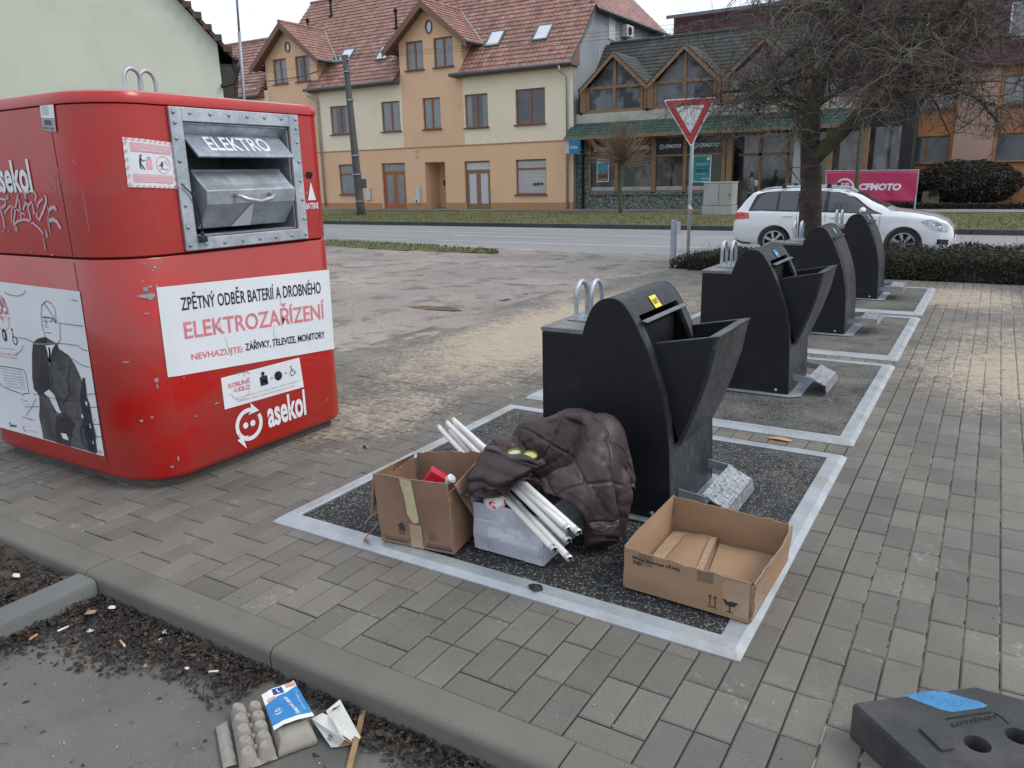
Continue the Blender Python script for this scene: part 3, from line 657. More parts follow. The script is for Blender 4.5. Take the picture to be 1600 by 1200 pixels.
    W(m.build('paint_chip', CHIP))
    m = MB(); g = quadmap(pix(67,203,Y=yf), pix(88,206,Y=yf), pix(83,163,Y=yf), pix(62,165,Y=yf)); rect(m, g, 0, 1, .5, 1, 0); rect(m, g, 0, 1, 0, .49, 1)
    f3 = lambda u, v: g(u, v)+Vector((0,-.0015,0))
    for k in range(7): stroke(m, f3, [(.1,.93-.05*k),(.6+.04*(k%3),.93-.05*k)], .02, 2, 2)
    for k in range(9): rect(m, f3, .2+.06*k, .2+.06*k+.03, .22, .42, 2)
    text(m, '8000 33008', f3, .1, .85, .06, .14, 2); W(m.build('type_plate', [WHITE, mk('plate_grey', (.3,.31,.3), rough=.4), INK]))
    poster(T, W, yf)
    # torn-off plug hanging out of the hatch
    C_ = []
    cab = MB(); pts = [pix(*q, X=-2.72) for q in [(287,291),(297,300),(306,315),(312,332),(315,350),(316,366)]]
    cab.tube(pts, .0042, 6); E = empty('power_cable', tuple(pts[0]), 'black power cable with euro plug hanging from the metal hatch', 'cable')
    o = cab.build('cable', BLACK, smooth=True); reparent(o, E)
    pl = MB(); c = pix(317,372, X=-2.72); pl.box(c.x-.012,c.x+.012,c.y-.02,c.y+.02,c.z-.02,c.z+.012); pl.box(c.x-.007,c.x+.007,c.y-.008,c.y+.008,c.z+.0125,c.z+.032); o = pl.build('plug', BLACK, bevel=.005); reparent(o, E)
    pn = MB(); 
    for s in (-.01,.01): pn.tube([(c.x,c.y+s,c.z-.02),(c.x,c.y+s,c.z-.042)], .0024, 6)
    o = pn.build('pin', GALV); reparent(o, bpy.data.objects['plug'])
def poster(T, W, yf):
    """black-and-white poster of an anonymous seated man on the long side"""
    def zp(x, y): p = pix(x*.25, 430+y*.25, Y=yf); return (p.x, p.z)
    tl, tr, br = zp(-250, 40), zp(497, 102), zp(652, 1132); bl = zp(-20, 948)
    f0 = lambda u, v: Vector((u, yf, v)); f1 = lambda u, v: Vector((u, yf-.0015, v)); f2 = lambda u, v: Vector((u, yf-.003, v)); f3 = lambda u, v: Vector((u, yf-.0045, v))
    x0 = bl[0]-.02
    m = MB(); poly(m, f0, [(x0, bl[1]+.003), br, tr, (x0, tr[1]+.015)]); s = m.build('poster', WHITE); W(s)
    SUIT = mk('printed_suit', (.045,.047,.05), (.1,.1,.105), scale=14, rough=.4, fine=.5, fscale=160, stretch=(1,1,.5)); SUITD = mk('printed_dark', (.018,.018,.02), (.05,.05,.055), scale=9, rough=.4, fine=.3)
    m = MB(); Z = lambda pts: [zp(*q) for q in pts]
    poly(m, f1, Z([(285,385),(240,395),(210,420),(203,500),(205,640),(215,710),(245,745),(250,820),(245,880),(262,960),(272,1020),(350,1042),(440,1070),(540,1095),(600,1115),(595,1040),(570,960),(565,860),(545,800),(535,730),(510,650),(470,560),(430,500),(370,460),(360,430)]), 0)
    poly(m, f2, Z([(285,385),(240,395),(210,420),(203,500),(205,640),(215,710),(245,745),(300,740),(315,700),(305,620),(300,520),(290,430)]), 1)
    poly(m, f2, Z([(355,880),(440,890),(470,930),(450,980),(440,1070),(355,1045),(350,960)]), 1)
    poly(m, f2, Z([(520,640),(532,640),(545,760),(560,800),(590,960),(610,1110),(560,1100),(530,1000),(520,860),(500,780)]), 3)
    poly(m, f3, Z([(290,435),(350,432),(330,470),(315,560),(302,480)]), 2); poly(m, f3, Z([(280,735),(310,712),(345,745),(375,830),(390,860),(365,862),(330,800),(318,770)]), 2); poly(m, f3, Z([(385,985),(420,990),(435,1030),(400,1020)]), 2)
    stroke(m, f3, Z([(312,450),(318,490),(312,545)]), .016, 3)
    stroke(m, f3, Z([(360,450),(330,520),(315,600),(330,700),(350,790)]), .003, 3); stroke(m, f3, Z([(440,560),(430,660),(440,740),(400,800)]), .004, 3); stroke(m, f3, Z([(360,590),(420,570)]), .003, 3)
    for k, (x, y, r_) in enumerate([(545,1010,44),(575,985,30)]):
        p = zp(x, y); arc(m, f3, p[0], p[1], r_*.0011, r_*.0014, .006, 0, 360, 3, 18)
    for x, y in [(545,800),(560,850),(520,880),(570,940),(540,960),(585,1040),(560,1060),(590,900)]:
        p = zp(x, y); disc(m, f3, p[0], p[1], .008, .012, 2 if (x+y) % 3 else 3, 8)
    # head as drawn line
    L_ = [[(290,420),(285,380),(270,330),(260,260),(262,190),(290,160),(325,175),(348,220),(352,280),(375,300),(380,400),(365,425)],[(268,262),(300,262),(330,270),(355,300)],[(272,285),(285,290),(290,270)],[(310,285),(325,290),(330,272)],[(296,280),(288,325),(305,328)],[(290,358),(322,360)],[(275,170),(310,220),(355,290)]]
    for i, q in enumerate(L_): stroke(m, f2, Z(q), .0035 if i != 1 else .006, 3)
    for q in [[(100,388),(160,395),(215,420)],[(215,425),(290,432),(370,425),(430,430),(495,440),(520,465),(552,472)],[(375,300),(450,308),(525,318)],[(380,470),(450,520),(510,560),(565,575)],[(215,745),(250,745),(340,770),(500,790)],[(250,825),(330,840),(450,890),(560,920)],[(530,745),(600,740)],[(560,825),(625,822)],[(590,930),(640,930)],[(30,105),(60,122),(110,130),(150,118),(163,95)],[(450,152),(490,160)],[(105,495),(140,465),(150,435)],[(165,875),(205,820),(230,770)],[(250,820),(160,822)],[(355,960),(420,985),(480,1020)],[(590,1005),(640,1010)]]:
        stroke(m, f3, Z(q), .0028, 3)
    stroke(m, f3, Z([(215,425),(290,432),(360,426)]), .009, 5)
    # speech bubble and small print
    stroke(m, f1, Z([(-40,562),(60,575),(145,590),(160,610),(182,735),(175,740),(150,738),(150,755),(135,740),(60,715),(10,690),(-20,640)]), .004, 3)
    for k in range(7):
        a, b_ = zp(5+6*k, 588+19*k), zp(145+3*k, 612+17*k)
        text(m, ['Děkuji, že vracíte','starý spotřebič,','vozíčkáři','pomůže každý','kilogram, který','odevzdáte, díky','vaší pomoci'][k], lambda u, v: Vector((a[0]+(b_[0]-a[0])*u, yf-.0015, a[1]+(b_[1]-a[1])*u+v)), 0, 1, 0, .012, 4)
    def tl_(s, p, q, h, mi, bold=0):
        a, b_ = zp(*p), zp(*q); text(m, s, lambda u, v: Vector((a[0]+(b_[0]-a[0])*u, yf-.0015, a[1]+(b_[1]-a[1])*u+v)), 0, 1, 0, h, mi, bold)
    tl_('Za každý kilogram přispějeme', (-30,458), (95,470), .012, 4); tl_('vozíčkářům z Vašeho města.', (-30,490), (115,505), .014, 6); tl_('na pomůcky pro vozíčkáře', (-30,508), (112,528), .014, 6)
    tl_('KORUNA', (-120,215), (45,192), .045, 6, .03); tl_('KILO', (-60,245), (58,245), .05, 6, .03)
    arc(m, f1, *zp(0,215), .09, .11, .003, 200, 330, 6); r2 = random.Random(9)
    for k in range(16): 
        p = zp(r2.uniform(0,60), r2.uniform(95,290)); arc(m, f1, p[0], p[1], .009, .011, .003, 0, r2.choice((120,250,360)), 6, 6)
    p = zp(30,375); disc(m, f1, p[0], p[1], .022, .034, 3); text(m, '1', f2, p[0]-.006, p[0]+.006, p[1]-.015, p[1]+.018, 2)
    p = zp(92,395); disc(m, f1, p[0]-.01, p[1]+.045, .007, .009, 3); stroke(m, f1, [(p[0]-.01,p[1]+.034),(p[0]-.006,p[1]+.008),(p[0]+.016,p[1]+.005),(p[0]+.024,p[1]-.02)], .008, 3); arc(m, f1, p[0], p[1]-.008, .02, .024, .006, 130, 350, 3)
    tl_('Petr Novák', (135,782), (175,792), .008, 3); tl_('člen organizace vozíčkářů', (130,800), (188,812), .006, 4); tl_('WWW.KORUNAZAKILO.CZ', (142,892), (215,912), .010, 6, .03)
    tl_('asekol', (70,945), (105,952), .018, 3, .02); arc(m, f1, *zp(66,935), .010, .012, .004, 0, 360, 3, 12); arc(m, f1, *zp(155,960), .010, .014, .004, 60, 330, 3, 10); tl_('asociace vozíčkářů', (170,970), (235,985), .008, 4)
    tl_('EB', (612,1112), (640,1118), .018, 4)
    o = m.build('print', [SUIT, SUITD, WHITE, INK, GREYINK, CHIP, REDINK]); W(o); reparent(o, s)
container()

# ------------------------------------------------------------------ pads and black deposit towers
PADF = mk('pad_frame_steel', (.34,.37,.39), (.43,.46,.48), scale=7, rough=.45, metal=.35, fine=.05, fscale=60, bump=.12, bscale=60, c3=(.30,.25,.19), c3scale=2.4, c3thr=(.54,.74), rv=.1)
def pad_material():
    m = mk('speckled_rubber_mat', (.012,.013,.014), (.02,.021,.022), scale=4, rough=.9, bump=.8, bscale=260, bdist=.002)
    n = m.node_tree; b = n.nodes['Principled BSDF']; N, L = n.nodes.new, n.links.new; src = b.inputs['Base Color'].links[0].from_socket
    tc = N('ShaderNodeTexCoord'); oi = N('ShaderNodeObjectInfo')
    v = N('ShaderNodeTexVoronoi'); v.inputs['Scale'].default_value = 190; L(tc.outputs['Object'], v.inputs['Vector'])
    sp = N('ShaderNodeSeparateColor'); L(v.outputs['Color'], sp.inputs[0])
    r = N('ShaderNodeMapRange'); r.inputs[1].default_value = .78; r.inputs[2].default_value = .98; r.inputs[4].default_value = .75; L(sp.outputs[0], r.inputs[0])
    q = N('ShaderNodeMixRGB'); L(r.outputs[0], q.inputs[0]); L(src, q.inputs[1]); q.inputs[2].default_value = (.32,.32,.3,1)
    # dust blown over it, more towards the back right
    geo = N('ShaderNodeNewGeometry')
    z = N('ShaderNodeTexNoise'); z.inputs['Scale'].default_value = 2.6; z.inputs['Detail'].default_value = 9; z.inputs['Roughness'].default_value = .8; L(geo.outputs['Position'], z.inputs['Vector'])
    se = N('ShaderNodeSeparateXYZ'); L(geo.outputs['Position'], se.inputs[0])
    g = N('ShaderNodeMapRange'); g.inputs[1].default_value = .3; g.inputs[2].default_value = 3.2; g.inputs[3].default_value = -.12; g.inputs[4].default_value = .13; L(se.outputs['Y'], g.inputs[0])
    ad = N('ShaderNodeMath'); ad.operation = 'ADD'; L(z.outputs[0], ad.inputs[0]); L(g.outputs[0], ad.inputs[1])
    r2 = N('ShaderNodeMapRange'); r2.inputs[1].default_value = .47; r2.inputs[2].default_value = .74; r2.inputs[4].default_value = .6; L(ad.outputs[0], r2.inputs[0])
    q2 = N('ShaderNodeMixRGB'); L(r2.outputs[0], q2.inputs[0]); L(q.outputs[0], q2.inputs[1]); q2.inputs[2].default_value = (.2,.185,.16,1)
    L(q2.outputs[0], b.inputs['Base Color']); return m
MAT_RUB = pad_material()
def tower_material():
    m = mk('black_coated_panel', (.006,.0072,.0085), (.009,.0105,.0125), scale=3, rough=.5, spec=.35, fine=.12, fscale=200, bump=.25, bscale=330, rv=.06, bdist=.0008, c3=(.022,.023,.023), c3scale=3.3, c3thr=(.56,.8))
    return m
TBODY = tower_material()
TFRONT = mk('wet_speckled_black_panel', (.014,.016,.019), (.036,.039,.044), scale=5, rough=.46, spec=.32, fine=.3, fscale=90, bump=.6, bscale=150, bdist=.0012, c3=(.075,.078,.08), c3scale=42, c3thr=(.54,.7), rv=.1, stretch=(1,1,.35))
TREAD = mk('checkered_plate', (.30,.32,.34), (.42,.44,.46), scale=24, rough=.38, metal=.5, fine=.3, fscale=120, c3=(.16,.16,.155), c3scale=45, c3thr=(.5,.62))
TREADD = mk('dull_aluminium', (.12,.125,.13), (.17,.175,.18), scale=12, rough=.45, metal=.3)
PROF = [(-.505,.03),(-.512,.214),(-.519,.353),(-.534,.47),(-.56,.584),(-.594,.686),(-.633,.779),(-.672,.855),(-.690,.886),(-.708,.913),(-.725,.934),(-.744,.949),(-.764,.958),(-.785,.961),(-.806,.959),(-.826,.953),(-.845,.943),(-.862,.928),(-.876,.908),(-.888,.885),(-.9,.855),(-.912,.819)]
def make_pad(k):
    T = empty('container_pad', (-1.02, 1.0+k*2.187, 0), 'p', 'pad', 'steel framed pads under the black bins')
    def bar(M_):
        m = MB(); m.prism([(0,.003),(.022,.024),(.075,.026),(.085,.024),(.085,-.05),(0,-.05)], 'x', 0, 1)
        return m
    m = MB(); h = 1.025; hh = .995; w = .085
    pts = [(-h,-hh),(h,-hh),(h,hh),(-h,hh)]; inn = lambda d: [(-h+d,-hh+d),(h-d,-hh+d),(h-d,hh-d),(-h+d,hh-d)]
    lv = [(0,-.04),(0,.005),(.024,.024),(.080,.026),(.086,.022),(.086,-.03)]
    vs = []
    for d, z in lv: vs += [(x, y, z) for x, y in inn(d)]
    m.add(vs, [(i*4+j, i*4+(j+1) % 4, (i+1)*4+(j+1) % 4, (i+1)*4+j) for i in range(len(lv)-1) for j in range(4)])
    m.build('frame', PADF, T)
    m = MB(); m.box(-h+.09, h-.09, -hh+.09, hh-.09, -.03, .017); m.build('mat', MAT_RUB, T); return T
def make_tower(k, opened, txt, col, tcol):
    T = empty('deposit_tower', (-.8, 1.07+k*2.187, .02), 't', 'waste bin', 'black deposit towers standing in a row')
    ya, yb = -.29, .29; dx = .8; prof = [(x+dx, z-.02) for x, z in PROF]
    full = prof+[(-1.0+dx,.45-.02),(-1.09+dx,.01)]
    # side panels (flat cheeks slightly proud) and the wrapped skin between them
    for a, b_ in ((ya, ya+.012), (yb-.012, yb)):
        m = MB(); m.prism(full[::-1], 'y', a, b_); m.build('side_panel', TBODY, T, bevel=.0025)
    def inset(p, d):
        out = []
        for i, (x, z) in enumerate(p):
            a = p[max(0, i-1)]; c = p[min(len(p)-1, i+1)]; tx, tz = c[0]-a[0], c[1]-a[1]; l = math.hypot(tx, tz)
            out.append((x-tz/l*d, z+tx/l*d))
        return out
    outer = inset(prof, .001); inn = inset(prof, .02); oz0, oz1 = .765, .862   # opening heights
    def y_at(z): return None
    m = MB(); n = len(prof); yi0, yi1 = ya+.012, yb-.012
    cy0, cy1 = -.225, .225
    for i in range(n-1):
        (x0, z0), (x1, z1) = outer[i], outer[i+1]; (a0, c0), (a1, c1) = inn[i], inn[i+1]
        open_here = opened and .30 < (z0+z1)/2 < .862 and x0 > -.13+0 and i < 8
        segs = [(yi0, cy0), (cy1, yi1)] if open_here else [(yi0, yi1)]
        for s0, s1 in segs:
            m.add([(x0,s0,z0),(x0,s1,z0),(x1,s1,z1),(x1,s0,z1),(a0,s0,c0),(a0,s1,c0),(a1,s1,c1),(a1,s0,c1)], [(0,1,2,3),(7,6,5,4),(0,3,7,4),(1,5,6,2)])
        # rims where open meets closed
    sk = m.build('front_skin', TFRONT, T); smooth_angle(sk, 30)
    # rear housing with flat lid
    m = MB(); m.box(-1.113+dx, -.912+dx, ya+.003, yb-.003, .01, .775); m.box(-1.1+dx,-.9+dx,ya+.02,yb-.02,.01,.74); m.build('rear_housing', TBODY, T, bevel=.004)
    m = MB(); m.box(-1.116+dx, -.905+dx, ya, yb, .777, .798); m.build('housing_lid', mk('lid_grey', (.11,.115,.12), (.2,.2,.19), scale=14, rough=.5, fine=.2) if 'lid_grey' not in MATS else MATS['lid_grey'], T, bevel=.003)
    for j, xx in enumerate((-1.04+dx, -.99+dx)):
        m = MB(); y0, y1 = -.10+.05*j, .01+.05*j; y0 -= .0; r = (y1-y0)/2; c = (y0+y1)/2
        pts = [(xx, y0, .79+.012*q) for q in range(0, 10)]+[(xx, c-r*math.cos(math.pi*q/12), .905+.062*math.sin(math.pi*q/12)) for q in range(0, 13)]+[(xx, y1, .898-.012*q) for q in range(0, 10)]
        m.tube(pts, .0105, 8); m.build('lifting_loop', GALV, T, smooth=True)
    m = MB(); m.box(-1.07+dx,-.96+dx,-.13,.1,.7985,.806); m.build('loop_plate', GALVD, T, bevel=.002)
    # label
    i0 = 8; (xa, za), (xb, zb) = outer[8], outer[10]
    lb = quadmap((xa,-.045,za+.0),(xa,.028,za+.0),(xb,.028,zb),(xb,-.045,zb), .006)
    m = MB(); rect(m, lb, 0, 1, 0, 1.0, 0); lb2 = quadmap((xa,-.045,za),(xa,.028,za),(xb,.028,zb),(xb,-.045,zb), .008)
    if txt: text(m, txt, lb2, .12, .88, .3, .7, 1, bold=.02)
    m.build('waste_type_label', [col, tcol], T)
    # canopy lip above the chute
    m = MB(); zl = .832; xl = -.645+dx-.8+.8
    xL = -.660+dx
    m.prism([(xL-.006,zl+.012),(xL+.016,zl+.008),(xL+.017,zl+.012),(xL-.008,zl+.018)], 'y', cy0-.02, cy1+.02); m.build('canopy_lip', TREADD if opened else TFRONT, T, bevel=.0015)
    if opened:
        # the V-shaped drawer: pivots at the bottom, open on top
        arcx = [(-.497,.351),(-.462,.435),(-.422,.549),(-.385,.677),(-.361,.815)]
        arcp = [(x+dx, z-.02) for x, z in arcx]
        cheek = arcp+[(-.352+dx,.822-.02),(-.612+dx,.772-.02)]+[(p[0]-.004, p[1]) for p in prof[6:1:-1] if p[1] < .75 and p[1] > .34]
        for a, b_ in ((cy0, cy0+.012), (cy1-.012, cy1)):
            m = MB(); m.prism(cheek, 'y', a, b_); m.build('drawer_cheek', TBODY, T, bevel=.0015)
        m = MB(); ar2 = arcp+[(-.352+dx,.822-.02)]; inn2 = [(x-.013, z+.002) for x, z in ar2]
        for i in range(len(ar2)-1):
            (x0,z0),(x1,z1) = ar2[i], ar2[i+1]; (a0,c0),(a1,c1) = inn2[i], inn2[i+1]
            m.add([(x0+.003,cy0-.002,z0),(x0+.003,cy1+.002,z0),(x1+.003,cy1+.002,z1),(x1+.003,cy0-.002,z1),(a0,cy0-.002,c0),(a0,cy1+.002,c0),(a1,cy1+.002,c1),(a1,cy0-.002,c1)], [(0,1,2,3),(7,6,5,4),(0,3,7,4),(1,5,6,2)]+([(3,2,6,7)] if i == len(ar2)-2 else []))
        dw = m.build('drawer_front', TFRONT, T); smooth_angle(dw, 25)
        # worn aluminium rim of the drawer mouth
        m = MB(); x0, x1 = -.612+dx, -.352+dx; za, zb = .753, .803
        def sl(x): return za+(zb-za)*(x-x0)/(x1-x0)
        for a, b_ in ((cy0-.001, cy0+.016), (cy1-.016, cy1+.001)):
            m.add([(x0,a,sl(x0)+.001),(x1,a,sl(x1)+.001),(x1,b_,sl(x1)+.001),(x0,b_,sl(x0)+.001),(x0,a,sl(x0)+.005),(x1,a,sl(x1)+.005),(x1,b_,sl(x1)+.005),(x0,b_,sl(x0)+.005)], [(3,2,1,0),(4,5,6,7),(0,1,5,4),(1,2,6,5),(2,3,7,6),(3,0,4,7)])
        m.add([(x1-.045,cy0+.016,sl(x1-.045)+.001),(x1,cy0+.016,sl(x1)+.001),(x1,cy1-.016,sl(x1)+.001),(x1-.045,cy1-.016,sl(x1-.045)+.001),(x1-.045,cy0+.016,sl(x1-.045)+.005),(x1,cy0+.016,sl(x1)+.005),(x1,cy1-.016,sl(x1)+.005),(x1-.045,cy1-.016,sl(x1-.045)+.005)], [(3,2,1,0),(4,5,6,7),(0,1,5,4),(1,2,6,5),(2,3,7,6),(3,0,4,7)])
        m.build('drawer_rim', mk('worn_rim', (.06,.063,.068), (.12,.125,.13), scale=12, rough=.4, metal=.4, fine=.2) if 'worn_rim' not in MATS else MATS['worn_rim'], T)
        m = MB(); m.box(-.86+dx,-.70+dx,cy0+.002,cy1-.002,.32,.80); m.build('inner_lining', BLACK, T)
    else:
        # closed drawer: flush panel with the gap's shade drawn as a thin dark strip
        m = MB(); sub = [(x+.0035, z) for x, z in prof[2:8]]; ins = [(x-.004, z) for x, z in prof[2:8]]
        for i in range(len(sub)-1):
            (x0,z0),(x1,z1) = sub[i], sub[i+1]; (a0,c0),(a1,c1) = ins[i], ins[i+1]
            m.add([(x0,cy0,z0),(x0,cy1,z0),(x1,cy1,z1),(x1,cy0,z1),(a0,cy0,c0),(a0,cy1,c0),(a1,cy1,c1),(a1,cy0,c1)], [(0,1,2,3),(0,3,7,4),(1,5,6,2)]+([(0,4,5,1)] if i == 0 else [])+([(3,2,6,7)] if i == len(sub)-2 else []))
        dw = m.build('drawer_front', TFRONT, T); smooth_angle(dw, 25)
        m = MB(); m.box(prof[2][0]-.002, prof[2][0]+.001, cy0-.004, cy1+.004, prof[2][1]-.008, prof[2][1]-.001); m.build('drawer_gap', DARK, T)
    # foot pedal
    if opened:
        p = [(-.405+dx,.135-.02),(-.300+dx,.085-.02)]
    else: p = [(-.40+dx,.165-.02),(-.272+dx,.158-.02)]
    (x0,z0),(x1,z1) = p
    y0, y1 = -.19, .20
    m = MB(); tx, tz = x1-x0, z1-z0; l = math.hypot(tx, tz); nx, nz = -tz/l*-1, tx/l
    nx, nz = (-tz/l, tx/l)
    if nz < 0: nx, nz = -nx, -nz
    d = .007
    m.add([(x0,y0,z0),(x1,y0,z1),(x1,y1,z1),(x0,y1,z0),(x0+nx*d,y0,z0+nz*d),(x1+nx*d,y0,z1+nz*d),(x1+nx*d,y1,z1+nz*d),(x0+nx*d,y1,z0+nz*d)], [(3,2,1,0),(4,5,6,7),(0,1,5,4),(1,2,6,5),(2,3,7,6),(3,0,4,7)])
    # turned-down front lip
    m.add([(x1,y0,z1),(x1+.012,y0,z1-.045),(x1+.012,y1,z1-.045),(x1,y1,z1),(x1+.006,y0,z1+.005),(x1+.018,y0,z1-.043),(x1+.018,y1,z1-.043),(x1+.006,y1,z1+.005)], [(3,2,1,0),(4,5,6,7),(0,1,5,4),(1,2,6,5),(2,3,7,6),(3,0,4,7)])
    # raised lozenges of the tread plate
    r2 = random.Random(4)
    for iy in range(19):
        for ix in range(6):
            cy = y0+.012+.0203*iy; t = (ix+.5)/6; cx, cz = x0+tx*t+nx*d, z0+tz*t+nz*d; a = R(45) if (ix+iy) % 2 else R(-45)
            L1, L2 = .0075, .0026
            q = []
            for s1, s2 in ((-L1,0),(0,-L2),(L1,0),(0,L2)):
                u_, v_ = s1*math.cos(a)-s2*math.sin(a), s1*math.sin(a)+s2*math.cos(a); q.append((cx+u_*tx/l, cy+v_, cz+u_*tz/l))
            top = (cx+nx*.003, cy, cz+nz*.003); m.add(q+[top], [(0,1,4),(1,2,4),(2,3,4),(3,0,4)])
    pd = m.build('pedal', TREAD, T)
    m = MB()
    for yy in (-.20, .205):
        m.add([(-.50+dx,yy-.006,.13),(x0+.02,yy-.006,z0+.002),(x0+.02,yy-.006,z0-.04),(-.50+dx,yy-.006,.09),(-.50+dx,yy+.002,.13),(x0+.02,yy+.002,z0+.002),(x0+.02,yy+.002,z0-.04),(-.50+dx,yy+.002,.09)], [(0,1,2,3),(7,6,5,4),(0,4,5,1),(1,5,6,2),(2,6,7,3),(3,7,4,0)])
    m.build('pedal_arm', GALVD, T)
    m = MB(); m.prism([(-1.15+dx,-.33),(-.50+dx,-.33),(-.43+dx,-.28),(-.43+dx,.28),(-.50+dx,.33),(-1.15+dx,.33)], 'z', .003, .010); m.build('base_plate', GALV, T, bevel=.001)
    m = MB(); m.lathe([(.009,0),(.009,.004),(.005,.006),(.001,.007)], 12, M=Matrix.Translation((-.585+dx, ya, .035)) @ Matrix.Rotation(R(90), 4, 'X')); m.build('bolt', GALV, T, smooth=True)
    return T
YEL = mk('yellow_label', (.75,.62,.04), rough=.4); BLU = mk('blue_label', (.02,.16,.42), rough=.4); GRN = mk('green_label', (.02,.35,.1), rough=.4); GRY = mk('pale_label', (.35,.4,.45), rough=.3)
P0 = make_pad(0); P0['label'] = 'nearest speckled black pad in a steel frame, carrying the cardboard boxes'
for k, t_ in ((1, 'second steel framed speckled pad from the front, under the bin with blue label'), (2, 'third steel framed pad from the front, under the bin with green label'), (3, 'farthest steel framed pad, next to the hedge')):
    c = copy_tree(P0); c.location = (-1.02, 1.0+k*2.187, 0); c['label'] = t_
for a in ((0, True, 'PLASTY', YEL, INK, 'nearest black deposit tower with open drawer and yellow plastics label'), (1, True, 'PAPÍR', BLU, WHITE, 'second black deposit tower with open drawer and blue paper label'),
          (2, False, 'SKLO', GRN, WHITE, 'third black deposit tower, drawer closed, green glass label'), (3, False, '', GRY, WHITE, 'farthest black deposit tower, drawer closed, pale label')):
    t = make_tower(*a[:5]); t['label'] = a[5]
# ------------------------------------------------------------------ cardboard boxes and rubbish on the first pad
CARD = mk('cardboard_outside', (.30,.185,.108), (.33,.21,.125), scale=5, rough=.85, fine=.05, fscale=200, c3=(.24,.145,.085), c3scale=2.5, c3thr=(.55,.75), bump=.15, bscale=60)
CARDB = mk('cardboard_brown', (.215,.125,.08), (.25,.15,.098), scale=5, rough=.85, fine=.06, fscale=200, c3=(.17,.095,.062), c3scale=3, c3thr=(.55,.75), bump=.2, bscale=50)
CARDE = mk('torn_corrugated_edge', (.17,.11,.07), (.36,.26,.18), scale=160, rough=.9, bump=1, bscale=300)
TAPE = mk('clear_brown_tape', (.36,.25,.17), (.42,.31,.22), scale=20, rough=.22, coat=.4, bump=.3, bscale=50)
YTAPE = mk('old_masking_tape', (.52,.45,.26), (.46,.4,.24), scale=12, rough=.6, bump=.3, bscale=70)
def panel(mb, p00, p10, p11, p01, th=.005, nu=30, nv=10, wob=.004, tear=0.0, seed=0, mi=0, me=1, bend=0.0):
    """board with thickness, slightly warped, torn along its v=1 edge"""
    p00, p10, p11, p01 = map(Vector, (p00, p10, p11, p01)); nrm = (p10-p00).cross(p01-p00).normalized()
    def S(u, v):
        if tear: v = v*(1-tear*(.5+.5*noise.noise(Vector((u*9, seed, 3))))-tear*.35*noise.noise(Vector((u*60, seed, 7))))
        p = p00*(1-u)*(1-v)+p10*u*(1-v)+p11*u*v+p01*(1-u)*v
        return p+nrm*(wob*noise.noise(Vector((u*2.3+seed, v*1.9, seed*1.7)))*2*min(1, v*3)+bend*math.sin(math.pi*u)*v)
    o = len(mb.v); n = (nu+1)*(nv+1)
    A = [S(i/nu, j/nv)+nrm*th/2 for j in range(nv+1) for i in range(nu+1)]; B = [S(i/nu, j/nv)-nrm*th/2 for j in range(nv+1) for i in range(nu+1)]
    q = lambda i, j: j*(nu+1)+i
    mb.add(A+B, [(q(i,j),q(i+1,j),q(i+1,j+1),q(i,j+1)) for j in range(nv) for i in range(nu)]+[(n+q(i,j+1),n+q(i+1,j+1),n+q(i+1,j),n+q(i,j)) for j in range(nv) for i in range(nu)], mi)
    e = []
    for i in range(nu): e += [(q(i,nv),q(i+1,nv),n+q(i+1,nv),n+q(i,nv)), (n+q(i,0),n+q(i+1,0),q(i+1,0),q(i,0))]
    for j in range(nv): e += [(q(0,j),q(0,j+1),n+q(0,j+1),n+q(0,j)), (n+q(nu,j),n+q(nu,j+1),q(nu,j+1),q(nu,j))]
    mb.f += [tuple(k+o for k in f) for f in e]; mb.m += [me]*len(e)
    return lambda u, v, off=.004: S(u, v)+nrm*off
Z0 = .0195      # top of the rubber mat / frame (world z)
